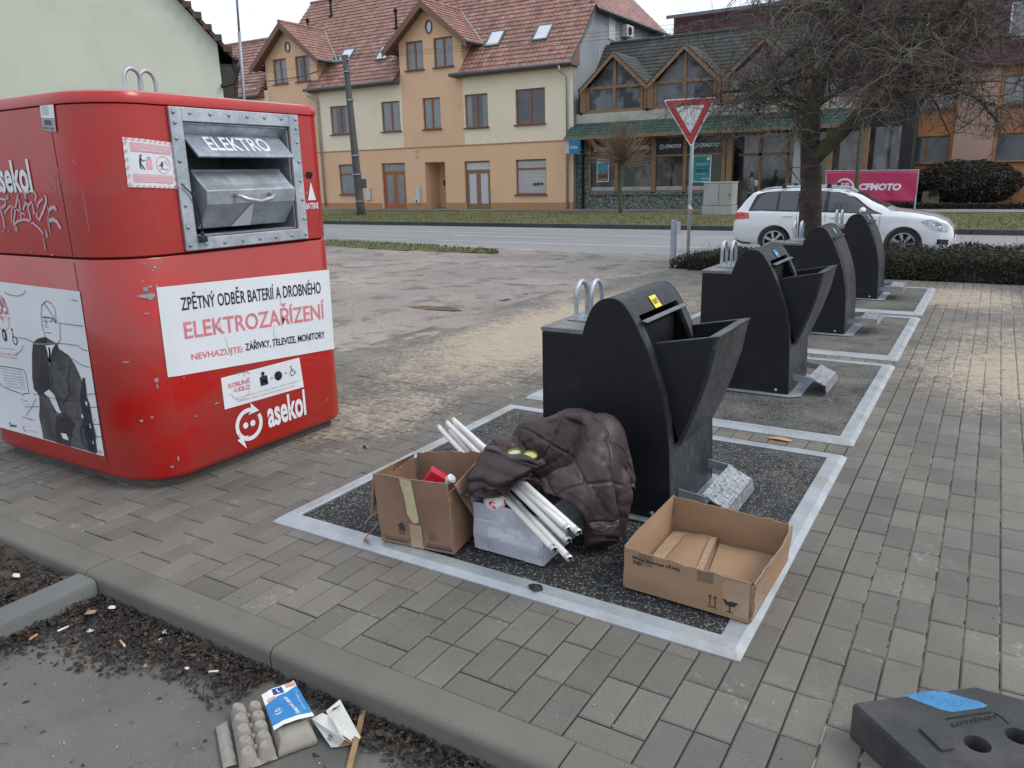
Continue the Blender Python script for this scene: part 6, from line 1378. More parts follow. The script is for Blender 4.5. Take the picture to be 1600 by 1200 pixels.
# large rounded bush, stone block, low ivy strip
def bush(cx, cy, rx, ry, rz, z0, n, label, seed, size=.11):
    T = empty('bush', (cx, cy, z0), label, 'bush')
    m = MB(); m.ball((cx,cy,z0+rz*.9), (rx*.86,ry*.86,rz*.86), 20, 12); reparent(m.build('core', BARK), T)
    def place(rr):
        d = Vector((rr.gauss(0,1), rr.gauss(0,1), rr.gauss(0,1))).normalized(); k = 1+.16*fbm(d.x*3, d.y*3, d.z*3+seed)-abs(rr.gauss(0,.05)); z = z0+rz*.9+d.z*rz*k
        return (cx+d.x*rx*k, cy+d.y*ry*k, max(z0, z))
    reparent(leafy('foliage', n, place, size, multi('bush_twig_leaves', [(.03,.028,.018),(.05,.035,.026),(.024,.03,.018),(.07,.045,.035),(.018,.02,.014),(.045,.042,.028)], 1), seed), T)
bush(-.75, 38.6, 2.15, 1.6, .95, -.15, 15000, 'large dark rounded bush right of the pink banner', 31)
m = MB(); m.box(-2.35,-1.65,37.4,37.9,-.3,.38); tag(m.build('stone_block', mk('pebbled_stone', (.25,.2,.16), (.16,.13,.1), scale=14, rough=.9, fine=.3, bump=1, bscale=12, bdist=.03), bevel=.05), 'pebbled stone block between the pink banner and the big bush', 'stone block')
T = empty('low_hedge', (1.5,36.8,-.35), 'long low dark ground hedge below the bush and the banner', 'hedge')
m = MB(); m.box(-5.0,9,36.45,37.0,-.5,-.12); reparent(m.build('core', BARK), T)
reparent(leafy('foliage', 9000, lambda r: (r.uniform(-5,9), r.choice((36.43, r.uniform(36.4,37.0))), r.uniform(-.45,-.08)), .09, multi('ivy_leaves', [(.03,.035,.018),(.05,.045,.025),(.022,.028,.016),(.06,.055,.035)], 1), 41), T)
# utility pole with cross arm, insulators and wires
def upole():
    bx_, by = -26.75, 27.9; b0 = pix(565,342,Y=by); t0 = pix(539,86,Y=by); T = empty('utility_pole', (b0.x, by, -.35), 'grey concrete utility pole with insulators in front of the orange house', 'utility pole')
    m = MB(); P = [Vector((b0.x,by,-.5)).lerp(Vector((t0.x,by,t0.z)), k/8) for k in range(9)]; m.tube(P, [.225-.095*k/8 for k in range(9)], 12); reparent(m.build('pole', mk('pole_concrete', (.065,.065,.068), (.105,.105,.105), scale=1, rough=.8, fine=.2, stretch=(1,1,.3)), smooth=True), T)
    m = MB(); p = pix(569,286,Y=by-.2); m.box(p.x-.12,p.x+.12,by-.35,by-.15,p.z-.25,p.z+.2); reparent(m.build('junction_box', mk('box_grey', (.06,.062,.065), rough=.5), bevel=.02), T)
    for zz_ in (.4,1.7,2.6,5.2,6.5):
        m = MB(); m.box(b0.x-.33, b0.x+.33+.1*(zz_ == 1.7), by-.28,by+.28,zz_-.02,zz_+.02); 
        q = Vector((b0.x,by,-.5)).lerp(Vector((t0.x,by,t0.z)), (zz_+.5)/(t0.z+.5)); m = MB(); r = .25-.09*(zz_/8); m.lathe([(r,-.03),(r+.015,-.03),(r+.015,.03),(r,.03)], 12, M=Matrix.Translation(q)); m.box(q.x+r,q.x+r+.14,by-.02,by+.02,q.z-.02,q.z+.02); reparent(m.build('band', GALVD), T)
    m = MB(); m.box(t0.x-.75,t0.x+.25,by-.06,by+.06,t0.z-.25,t0.z-.17); ca = m.build('cross_arm', GALVD); reparent(ca, T)
    for i, xx in enumerate((-.7,-.45,-.2,.15)):
        m = MB(); m.lathe([(.02,-.08),(.055,-.05),(.035,-.01),(.06,.03),(.03,.09)], 10, M=Matrix.Translation((t0.x+xx,by,t0.z-.08))); reparent(m.build('insulator', mk('insulator_glaze', (.05,.12,.1), rough=.2) if 'insulator_glaze' not in MATS else MATS['insulator_glaze'], smooth=True), T)
    WIRE = mk('cable_black', (.02,.02,.022), rough=.6)
    for i, (a, c, sag, r) in enumerate([((t0.x-.6,by,t0.z-.3), pix(150,168,Y=15), .5, .012), ((t0.x-.6,by,t0.z-.42), pix(300,128,Y=16), .3, .02), ((t0.x-.5,by,t0.z-.1), pix(160,118,Y=16), .4, .006), ((t0.x-.2,by,t0.z-.1), Vector((30,29,7.6)), .7, .006), ((t0.x+.1,by,t0.z-.05), Vector((30,28.6,7.9)), .7, .006), ((t0.x,by,t0.z-.15), Vector((30,28.2,7.3)), .8, .006)]):
        a, c = Vector(a), Vector(c); m = MB(); m.tube([a.lerp(c, k/24)+Vector((0,0,-sag*4*(k/24)*(1-k/24))) for k in range(25)], r, 5); reparent(m.build('wire', WIRE), T)
upole()
T = empty('mast', (-18.3,14,-.4), 'tall thin grey mast rising behind the pale green house', 'mast'); p, q = pix(381,155,Y=15.5), pix(366,-60,Y=15.5)
m = MB(); m.tube([(p.x,15.5,-.45),tuple(p),tuple(p.lerp(q,.5))], .05, 10); reparent(m.build('lower_tube', STEEL, smooth=True), T); m = MB(); m.tube([tuple(p.lerp(q,.5)),tuple(q)], .035, 10); reparent(m.build('upper_tube', STEEL, smooth=True), T)
# ------------------------------------------------------------------ white estate car
def car():
    T = empty('estate_car', (-2.35,16.9,-.42), 'white estate car with roof bars driving past behind the hedge', 'car'); gx, gy, gz = -4.66, 16.9, -.42
    PAINT_ = mk('white_car_paint', (.66,.68,.70), rough=.22, coat=.9, spec=.5); TRIM = mk('black_trim', (.015,.016,.018), rough=.35); CG = mk('car_glass', (.012,.018,.02), rough=.04, spec=.9, coat=.5)
    L = 4.50
    def lerp_(t, tab):
        for (a, va), (b_, vb) in zip(tab, tab[1:]):
            if t <= b_: f = (t-a)/(b_-a); f = f*f*(3-2*f)*.5+f*.5; return va+(vb-va)*f
        return tab[-1][1]
    topz = [(0,.60),(.03,.92),(.08,1.02),(.30,1.30),(.45,1.42),(.9,1.465),(1.7,1.475),(2.25,1.44),(2.6,1.34),(3.05,1.12),(3.30,1.00),(3.7,.955),(4.1,.88),(4.35,.78),(4.46,.66),(4.5,.52)]
    beltz = [(0,.60),(.03,.90),(.10,.965),(.5,.975),(1.5,.955),(2.6,.935),(3.1,.925),(3.5,.90),(4.1,.84),(4.35,.755),(4.46,.65),(4.5,.52)]
    hw = [(0,.70),(.05,.80),(.25,.865),(.8,.895),(2.4,.90),(3.6,.895),(4.0,.865),(4.25,.78),(4.4,.66),(4.5,.50)]
    rw = [(0,.6),(.08,.62),(.3,.63),(.9,.645),(2.3,.63),(2.6,.61),(3.05,.66),(3.3,.74),(3.7,.72),(4.1,.64),(4.35,.55),(4.5,.40)]
    botz = [(0,.38),(.06,.28),(.3,.22),(4.1,.20),(4.4,.22),(4.5,.3)]
    def sec(x, s):
        """s from 0 (sill) to 1 (roof centre)"""
        h, r, b_, t, z0 = lerp_(x, hw), lerp_(x, rw), lerp_(x, beltz), lerp_(x, topz), lerp_(x, botz)
        P = [(h*.90, z0), (h*.975, z0+.10), (h, z0+(b_-z0)*.45), (h*.99, z0+(b_-z0)*.72), (h*.955, b_-.035), (h*.925, b_), (r+(h*.925-r)*.55, b_+(t-b_)*.48), (r+.015, b_+(t-b_)*.86), (r*.90, t-(t-b_)*.035), (r*.5, t+.002), (0, t+.012)]
        k = s*(len(P)-1); i = min(int(k), len(P)-2); f = k-i; return P[i][0]*(1-f)+P[i+1][0]*f, P[i][1]*(1-f)+P[i+1][1]*f
    xs = sorted(set([0,.012,.03,.06,.1,.16,.22,.3]+[.3+.1*k for k in range(1,40)]+[4.25,4.3,4.35,4.4,4.43,4.46,4.48,4.495,4.5])); xs = [x for x in xs if x <= 4.5]
    ns = 20
    m = MB(); rows = []
    for x in xs:
        row = [(gx+x, gy-w, gz+z) for w, z in (sec(x, k/ns) for k in range(ns+1))]; row += [(p[0], 2*gy-p[1], p[2]) for p in row[-2::-1]]; rows.append(row)
    n = len(rows[0]); vs = [p for r_ in rows for p in r_]; fs = [(i*n+k, i*n+k+1, (i+1)*n+k+1, (i+1)*n+k) for i in range(len(xs)-1) for k in range(n-1)]
    fs += [(i*n+n-1, i*n, (i+1)*n, (i+1)*n+n-1) for i in range(len(xs)-1)]; fs += [tuple(range(n-1,-1,-1)), tuple((len(xs)-1)*n+k for k in range(n))]
    m.add(vs, fs); body = m.build('body', PAINT_)
    cutm = MB()
    WX = (.98, 3.60)
    for wx in WX:
        for s in (-1, 1): cutm.lathe([(.365,-.20),(.365,.20)], 40, M=Matrix.Translation((gx+wx, gy+s*.84, gz+.315)) @ Matrix.Rotation(R(90), 4, 'X'))
    cut = cutm.build('cut', PAINT_); md = body.modifiers.new('b', 'BOOLEAN'); md.object = cut; md.solver = 'EXACT'; bpy.context.view_layer.update()
    me = bpy.data.meshes.new_from_object(body.evaluated_get(bpy.context.evaluated_depsgraph_get())); body.modifiers.clear(); body.data = me; bpy.data.objects.remove(cut); smooth_angle(body, 32); reparent(body, T)
    def patch(name, poly_, mat_, off=.006, side=-1, nsub=10, par=None):
        """poly in (x, s) on the body side, filled as a fan grid"""
        cxm = sum(p[0] for p in poly_)/len(poly_); cs = sum(p[1] for p in poly_)/len(poly_); m = MB(); P = []
        for i in range(len(poly_)):
            a, b_ = poly_[i], poly_[(i+1) % len(poly_)]
            for k in range(6): P.append((a[0]+(b_[0]-a[0])*k/6, a[1]+(b_[1]-a[1])*k/6))
        rings = 5; V = []
        for r_ in range(rings+1):
            f = r_/rings
            for x, s in P:
                xx, ss = cxm+(x-cxm)*f, cs+(s-cs)*f; w, z = sec(xx, ss); V.append((gx+xx, gy+side*(w+off), gz+z+off*.4))
        q = len(P); m.add(V, [(r_*q+k, r_*q+(k+1) % q, (r_+1)*q+(k+1) % q, (r_+1)*q+k) for r_ in range(1, rings) for k in range(q)]+[(0, q+k, q+(k+1) % q) for k in range(q)]); o = m.build(name, mat_, smooth=True); reparent(o, par or T); return o
    s0, s1 = .515, .70
    def loft(name, xb0, xb1, top, mat_, off, side):
        """window pane: straight lower edge at s0, upper edge through the points of top (x, s)"""
        m = MB()
        def fn(u, v):
            k = u*(len(top)-1); i = min(int(k), len(top)-2); f = k-i; xt, st = top[i][0]*(1-f)+top[i+1][0]*f, top[i][1]*(1-f)+top[i+1][1]*f
            x = (xb0+(xb1-xb0)*u)*(1-v)+xt*v; s = s0*(1-v)+st*v; w, z = sec(x, s); return Vector((gx+x, gy+side*(w+off), gz+z+off*.4))
        m.grid(fn, 16, 8); o = m.build(name, mat_, smooth=True); reparent(o, T)
    for sd_ in (-1, 1):
        patch('window_surround', [(.36,.505),(3.18,.505),(2.52,.715),(1.7,.73),(.72,.725),(.5,.68)], TRIM, .003, sd_)
        loft('side_window', .44, .98, [(.60,.665),(.78,.70),(.98,.705)], CG, .007, sd_); loft('side_window', 1.03, 1.42, [(1.03,.708),(1.42,.71)], CG, .007, sd_)
        loft('side_window', 1.46, 1.98, [(1.46,.71),(2.0,.71)], CG, .007, sd_); loft('side_window', 2.07, 3.05, [(2.07,.71),(2.3,.705),(2.52,.685)], CG, .007, sd_)
        patch('sill_trim', [(1.4,.01),(3.15,.01),(3.15,.05),(1.4,.05)], TRIM, .004, sd_)
        for hx in (1.15, 2.15):
            w, z = sec(hx+.1, .37); m = MB(); m.box(gx+hx, gx+hx+.2, gy+sd_*(w+.012)-.012, gy+sd_*(w+.012)+.012, gz+z-.012, gz+z+.014); reparent(m.build('door_handle', PAINT_, bevel=.008), T)
        for gxx, a, b_ in ((1.02+.42,.06,.5), (2.03,.05,.5), (3.12,.10,.5)):
            m = MB(); V = []
            for k in range(9): w, z = sec(gxx-.03*math.sin(k/8*3.14), a+(b_-a)*k/8); V += [(gx+gxx-.003, gy+sd_*(w+.0025), gz+z), (gx+gxx+.003, gy+sd_*(w+.0025), gz+z)]
            m.add(V, [(2*k,2*k+1,2*k+3,2*k+2) for k in range(8)]); reparent(m.build('door_gap', TRIM), T)
        # mirror
        w, z = sec(2.9,.5); m = MB(); m.ball((gx+2.78, gy+sd_*(w+.10), gz+z+.07), (.07,.11,.075), 14, 10); reparent(m.build('wing_mirror', PAINT_, smooth=True), T)
        # lamps
        hl = patch('headlight', [(3.90,.37),(4.10,.27),(4.37,.27),(4.44,.36),(4.32,.43),(4.05,.42)], mk('headlight_glass', (.2,.24,.28), (.45,.48,.5), scale=18, rough=.08, coat=1, spec=.8) if 'headlight_glass' not in MATS else MATS['headlight_glass'], .005, sd_)
        patch('tail_light', [(.045,.31),(.40,.33),(.38,.40),(.22,.455),(.05,.47)], mk('tail_red', (.55,.02,.03), rough=.15, coat=.8) if 'tail_red' not in MATS else MATS['tail_red'], .006, sd_)
        patch('fog_grille', [(4.22,.10),(4.42,.10),(4.43,.17),(4.22,.17)], TRIM, .004, sd_)
        patch('bumper_trim', [(.04,.02),(.45,.02),(.45,.06),(.06,.06)], TRIM, .004, sd_)
        # roof rail
        m = MB(); V = []
        for k in range(15): x = .55+1.9*k/14; w, z = sec(x, .80); V.append((gx+x, gy+sd_*w, gz+z+.045*min(1, k*.9, (14-k)*.9)))
        m.tube(V, .015, 8); reparent(m.build('roof_rail', GALV, smooth=True), T)
    for x in (1.05, 2.0):
        m = MB(); m.box(gx+x, gx+x+.05, gy-.64, gy+.64, gz+1.545, gz+1.565)
        for s in (-1,1): m.box(gx+x-.02, gx+x+.07, gy+s*.60-.03, gy+s*.60+.03, gz+1.46, gz+1.544)
        reparent(m.build('roof_bar', TRIM, bevel=.006), T)
    # windscreen and rear window
    def across(name, xa, xb, ya, yb, mat_):
        m = MB()
        def fn(u, v):
            x = xa+(xb-xa)*v; k = -1+2*u; wmax = lerp_(x, rw)*(ya+(yb-ya)*v); t = lerp_(x, topz); return Vector((gx+x, gy+k*wmax, gz+t+.014-.05*abs(k)**3))
        m.grid(fn, 16, 10); reparent(m.build(name, mat_, smooth=True), T)
    across('windscreen', 3.20, 2.56, 1.0, .96, CG); across('rear_window', .10, .40, .95, .95, CG)
    m = MB(); m.box(gx+4.47,gx+4.512,gy-.35,gy+.35,gz+.42,gz+.58); reparent(m.build('grille', TRIM, bevel=.01), T)
    m = MB(); m.box(gx+4.49,gx+4.522,gy-.26,gy+.26,gz+.36,gz+.46-.005); reparent(m.build('number_plate', WHITE), T)
    m = MB(); m.lathe([(.05,0),(.05,.006),(.001,.008)], 20, M=Matrix.Translation((gx+4.50,gy,gz+.66)) @ Matrix.Rotation(R(80), 4, 'Y')); reparent(m.build('badge', GALV), T)
    ALLOY = mk('alloy_rim', (.45,.46,.48), rough=.3, metal=.5)
    for wx in WX:
        for s in (-1, 1):
            M_ = Matrix.Translation((gx+wx, gy+s*.80, gz+.315)) @ Matrix.Rotation(R(90*(1 if s < 0 else -1)), 4, 'X')
            wt = bpy.data.objects.new('wheel', None); COL.objects.link(wt); wt.location = (gx+wx, gy+s*.80, gz+.315); reparent(wt, T)
            m = MB(); m.lathe([(.235,-.10),(.30,-.10),(.315,-.08),(.315,.06),(.305,.085),(.24,.09),(.232,.07),(.232,-.08)], 40, M=M_); reparent(smooth_angle(m.build('tyre', RUBBER), 40), wt)
            m = MB(); m.lathe([(.232,.03),(.236,.088),(.222,.09),(.214,.05),(.21,.025)], 40, M=M_, cap=False)
            for k in range(7):
                a = 2*math.pi*k/7; q = Matrix.Rotation(a, 4, 'Z'); m.add([M_@q@Vector(v) for v in ((.03,-.022,.07),(.03,.022,.07),(.215,.034,.078),(.215,-.034,.078),(.03,-.022,.03),(.03,.022,.03),(.215,.034,.04),(.215,-.034,.04))], [(0,1,2,3),(0,4,5,1),(1,5,6,2),(3,2,6,7),(0,3,7,4)])
            m.lathe([(.045,.03),(.045,.076),(.03,.082),(.001,.082)], 20, M=M_); reparent(m.build('rim', ALLOY), wt)
            m = MB(); m.lathe([(.228,.0),(.228,.02),(.001,.02)], 30, M=M_); reparent(m.build('brake_drum', DARK), wt)
    m = MB(); m.box(gx+.6,gx+3.95,gy-.72,gy+.72,gz+.19,gz+.6); 
car()
# ------------------------------------------------------------------ pedestrian
def person():
    p = pix(1170,329,Y=33.0); bx_, by, z0 = p.x+.05, 33.0, -.235
    T = empty('person', (bx_, by, z0), 'person in a dark grey coat and hat walking past the shop with a pale backpack', 'person')
    def skin(name, verts, edges, mat_, sub=2, root=0, par=None):
        me = bpy.data.meshes.new(name); bm = bmesh.new(); ly = bm.verts.layers.skin.verify(); V = []
        for i, (x, y, z, r) in enumerate(verts):
            v = bm.verts.new((x, y, z)); rr_ = r if isinstance(r, tuple) else (r, r); v[ly].radius = rr_; v[ly].use_root = (i == root); V.append(v)
        for a, b_ in edges: bm.edges.new((V[a], V[b_]))
        bm.to_mesh(me); bm.free(); me.materials.append(mat_); o = bpy.data.objects.new(name, me); COL.objects.link(o); o.parent = par or T
        o.modifiers.new('skin', 'SKIN').use_smooth_shade = True; md = o.modifiers.new('s', 'SUBSURF'); md.levels = md.render_levels = sub; return o
    SK = mk('skin_tone', (.5,.3,.22), rough=.5); COAT = mk('grey_coat', (.085,.09,.1), (.12,.125,.135), scale=6, rough=.9); TR = mk('dark_trousers', (.012,.012,.014), rough=.9)
    # walks towards -x; arms swing
    body = [(0,0,.92,.13),(0,0,1.05,.115),(0,0,1.22,.14),(0,0,1.38,.13),(-.01,0,1.46,.055),(-.02,0,1.53,.06),(-.025,0,1.62,.088),(-.02,0,1.68,.07),
            (0,-.09,.86,.095),(-.12,-.09,.48,.062),(-.27,-.09,.10,.04),(-.36,-.09,.05,.035),
            (.02,.09,.86,.095),(.10,.09,.47,.062),(.36,.09,.22,.04),(.33,.09,.10,.035),
            (0,-.19,1.36,.06),(.10,-.24,1.10,.045),(.0,-.25,.88,.033),(-.03,-.25,.80,.03),(0,.19,1.36,.06),(-.10,.24,1.10,.045),(-.24,.22,.92,.033),(-.28,.21,.86,.03)]
    skin('body', body, [(0,1),(1,2),(2,3),(3,4),(4,5),(5,6),(6,7),(0,8),(8,9),(9,10),(10,11),(0,12),(12,13),(13,14),(14,15),(3,16),(16,17),(17,18),(18,19),(3,20),(20,21),(21,22),(22,23)], TR)
    skin('coat', [(0,0,.66,(.17,.20)),(0,0,.92,(.16,.19)),(0,0,1.2,(.155,.19)),(0,0,1.39,(.15,.17)),(0,0,1.46,.08),(0,-.2,1.36,.075),(.10,-.25,1.10,.06),(.0,-.26,.90,.048),(0,.2,1.36,.075),(-.10,.25,1.10,.06),(-.23,.23,.93,.048)], [(0,1),(1,2),(2,3),(3,4),(3,5),(5,6),(6,7),(3,8),(8,9),(9,10)], COAT, root=1)
    h = skin('head', [(-.02,0,1.50,.05),(-.03,0,1.57,.075),(-.025,0,1.65,.082)], [(0,1),(1,2)], SK)
    m = MB(); m.ball((-.01,0,1.675), (.105,.095,.085), 16, 10); m.parent = None; o = m.build('knitted_hat', mk('hat_grey', (.09,.085,.08), rough=1), T, smooth=True)
    m = MB(); m.add([(-.112,-.012,1.60),(-.112,.012,1.60),(-.135,0,1.595),(-.108,0,1.63)], [(0,1,2),(0,2,3),(1,3,2)]); m.build('nose', SK, T)
    for s, hx, hz in ((-1,-.035,.77),(1,-.29,.83)):
        for k in range(5):
            m = MB(); yy = s*.25*(1 if s < 0 else .86)+(k-2)*.012; m.tube([(hx,yy,hz+.03),(hx-.008,yy,hz-.01),(hx-.02,yy,hz-.045+.008*abs(k-2))], [.009,.008,.006], 6); m.build('finger', SK, T)
    skin('backpack', [(.17,0,1.02,(.10,.12)),(.19,0,1.18,(.11,.13)),(.17,0,1.34,(.08,.10))], [(0,1),(1,2)], mk('beige_bag', (.42,.36,.3), (.34,.29,.25), scale=8, rough=.8))
    m = MB(); m.tube([(.08,-.13,1.42),(-.10,-.13,1.36),(-.12,-.13,1.2),(.05,-.14,1.05)], .018, 6); m.build('bag_strap', bpy.data.materials['beige_bag'], T)
    m = MB(); m.ball((-.34,-.09,.045), (.12,.045,.045), 10, 6); m.build('shoe', DARK, T, smooth=True); m = MB(); m.ball((.30,.09,.10), (.10,.045,.05), 10, 6); m.build('shoe', DARK, T, smooth=True)
    T.scale = (.97,.97,.97)
person()
# ------------------------------------------------------------------ buildings
ORANGE = mk('orange_render', (.74,.48,.30), (.70,.45,.28), scale=.8, rough=.9, fine=.05, fscale=30, bump=.3, bscale=25, c3=(.62,.4,.25), c3scale=1.1, c3thr=(.6,.8))
CREAM = mk('cream_render', (.80,.71,.54), (.76,.67,.51), scale=.8, rough=.9, fine=.05, fscale=30, bump=.3, bscale=25, c3=(.7,.61,.46), c3scale=1.1, c3thr=(.6,.8))
GREYR = mk('grey_gable_render', (.22,.24,.26), (.28,.30,.32), scale=.7, rough=.95, fine=.08, c3=(.33,.35,.36), c3scale=1.5, c3thr=(.55,.7), stretch=(1,1,.4))
ZINC = mk('gutter_zinc', (.10,.115,.125), (.14,.155,.165), scale=3, rough=.5, metal=.3)
SILL = mk('brown_sill', (.10,.05,.035), rough=.5); FASC = mk('brown_soffit', (.16,.085,.06), (.21,.12,.085), scale=6, rough=.7, stretch=(1,1,4))
DOORW = mk('orange_brown_door', (.33,.09,.025), (.38,.11,.035), scale=7, rough=.4, fine=.08)
def tile_mat(name, c1, c2, c3):
    return mk(name, c1, c2, scale=2.5, rough=.55, fine=.15, fscale=18, island=.16, c3=c3, c3scale=1.1, c3thr=(.55,.75))
TILE = tile_mat('red_roof_tiles', (.20,.095,.07), (.34,.18,.14), (.15,.08,.06))
def tiles(name, o, ax, up, nu, nv, mat_, parent, keep=None, wave=.028, lap=.03):
    """pantiles: a course every v, a roll every u; o = lower left corner, ax/up = edge vectors, keep(u,v) masks"""
    o, ax, up = Vector(o), Vector(ax), Vector(up); nrm = ax.cross(up).normalized(); m = MB(); K = 5
    for j in range(nv):
        i = 0
        row0, row1 = j/nv, (j+1)/nv
        for i in range(nu):
            uc, vc = (i+.5)/nu, (j+.5)/nv
            if keep and not keep(uc, vc): continue
            V = []
            for q in range(K+1):
                u = (i+q/K)/nu; h = wave*(.5-.5*math.cos(2*math.pi*q/K)) if wave else 0
                V += [o+ax*u+up*row0+nrm*(h+lap), o+ax*u+up*row1+nrm*h*.8]
            F = [(2*q,2*q+2,2*q+3,2*q+1) for q in range(K)]
            b0 = len(V); V += [o+ax*(i/nu)+up*row0, o+ax*((i+1)/nu)+up*row0]; F.append((b0, b0+1, 2*K, 0))
            m.add(V, F)
    ob = m.build(name, mat_); reparent(ob, parent); return ob
def wall(mb, x0, x1, z0, z1, Y, holes, mi=0, depth=.22, dmi=None):
    """facade facing -y with real openings and reveals; holes: (x0,x1,z0,z1)"""
    xs = sorted({x0, x1, *[h[0] for h in holes if x0 < h[0] < x1], *[h[1] for h in holes if x0 < h[1] < x1]}); zs = sorted({z0, z1, *[h[2] for h in holes if z0 < h[2] < z1], *[h[3] for h in holes if z0 < h[3] < z1]})
    for a, b_ in zip(xs, xs[1:]):
        for c, d in zip(zs, zs[1:]):
            mx_, mz_ = (a+b_)/2, (c+d)/2
            if any(h[0] < mx_ < h[1] and h[2] < mz_ < h[3] for h in holes): continue
            mb.add([(a,Y,c),(b_,Y,c),(b_,Y,d),(a,Y,d)], [(0,1,2,3)], mi)
    for h in holes:
        if h[0] < x0-.01 or h[1] > x1+.01 or h[2] < z0-.01 or h[3] > z1+.01: continue
        a, b_, c, d = h; y2 = Y+depth
        mb.add([(a,Y,c),(b_,Y,c),(b_,Y,d),(a,Y,d),(a,y2,c),(b_,y2,c),(b_,y2,d),(a,y2,d)], [(0,4,5,1),(1,5,6,2),(2,6,7,3),(3,7,4,0)], mi)
def window(par, x0, x1, z0, z1, Y, panes=2, glass=None, frame=None, depth=.14, sill=True, transom=None, curtain=False, name='window'):
    frame = frame or WOOD; glass = glass or GLASS; y = Y+depth; t = .07; m = MB()
    m.box(x0+.003, x0+t, y-.05, y, z0+.003, z1-.003); m.box(x1-t, x1-.003, y-.05, y, z0+.003, z1-.003); m.box(x0+t, x1-t, y-.05, y, z0+.003, z0+t); m.box(x0+t, x1-t, y-.05, y, z1-t, z1-.003)
    for k in range(1, panes): xx = x0+(x1-x0)*k/panes; m.box(xx-.055, xx+.055, y-.055, y-.002, z0+t+.001, z1-t-.001)
    if transom: m.box(x0+t+.001, x1-t-.001, y-.06, y-.003, transom-.045, transom+.045)
    f = m.build(name, frame); reparent(f, par)
    m = MB(); m.add([(x0+t-.01,y-.02,z0+t-.01),(x1-t+.01,y-.02,z0+t-.01),(x1-t+.01,y-.02,z1-t+.01),(x0+t-.01,y-.02,z1-t+.01)], [(0,1,2,3)]); g = m.build('pane', glass); reparent(g, f)
    if curtain:
        m = MB()
        for a, b_ in ((x0+t, x0+t+(x1-x0)*.22), (x1-t-(x1-x0)*.22, x1-t)):
            m.grid(lambda u, v: Vector((a+(b_-a)*u, y-.024+.0*math.sin(u*20), z0+t+(z1-z0-2*t)*v)), 6, 1)
        c = m.build('curtain', bpy.data.materials.get('curtain_cloth') or mk('curtain_cloth', (.3,.31,.31), (.2,.21,.22), scale=12, rough=.5, stretch=(1,1,.05))); reparent(c, f)
    if sill: m = MB(); m.box(x0-.07, x1+.07, Y-.12, y-.051, z0-.055, z0-.002); s = m.build('sill', SILL); reparent(s, f)
    return f
REFL = mk('painted_sky_glass', (.5,.55,.6), (.62,.66,.7), scale=.6, rough=.08, coat=1)  # pale sky reflection painted into the pane colour
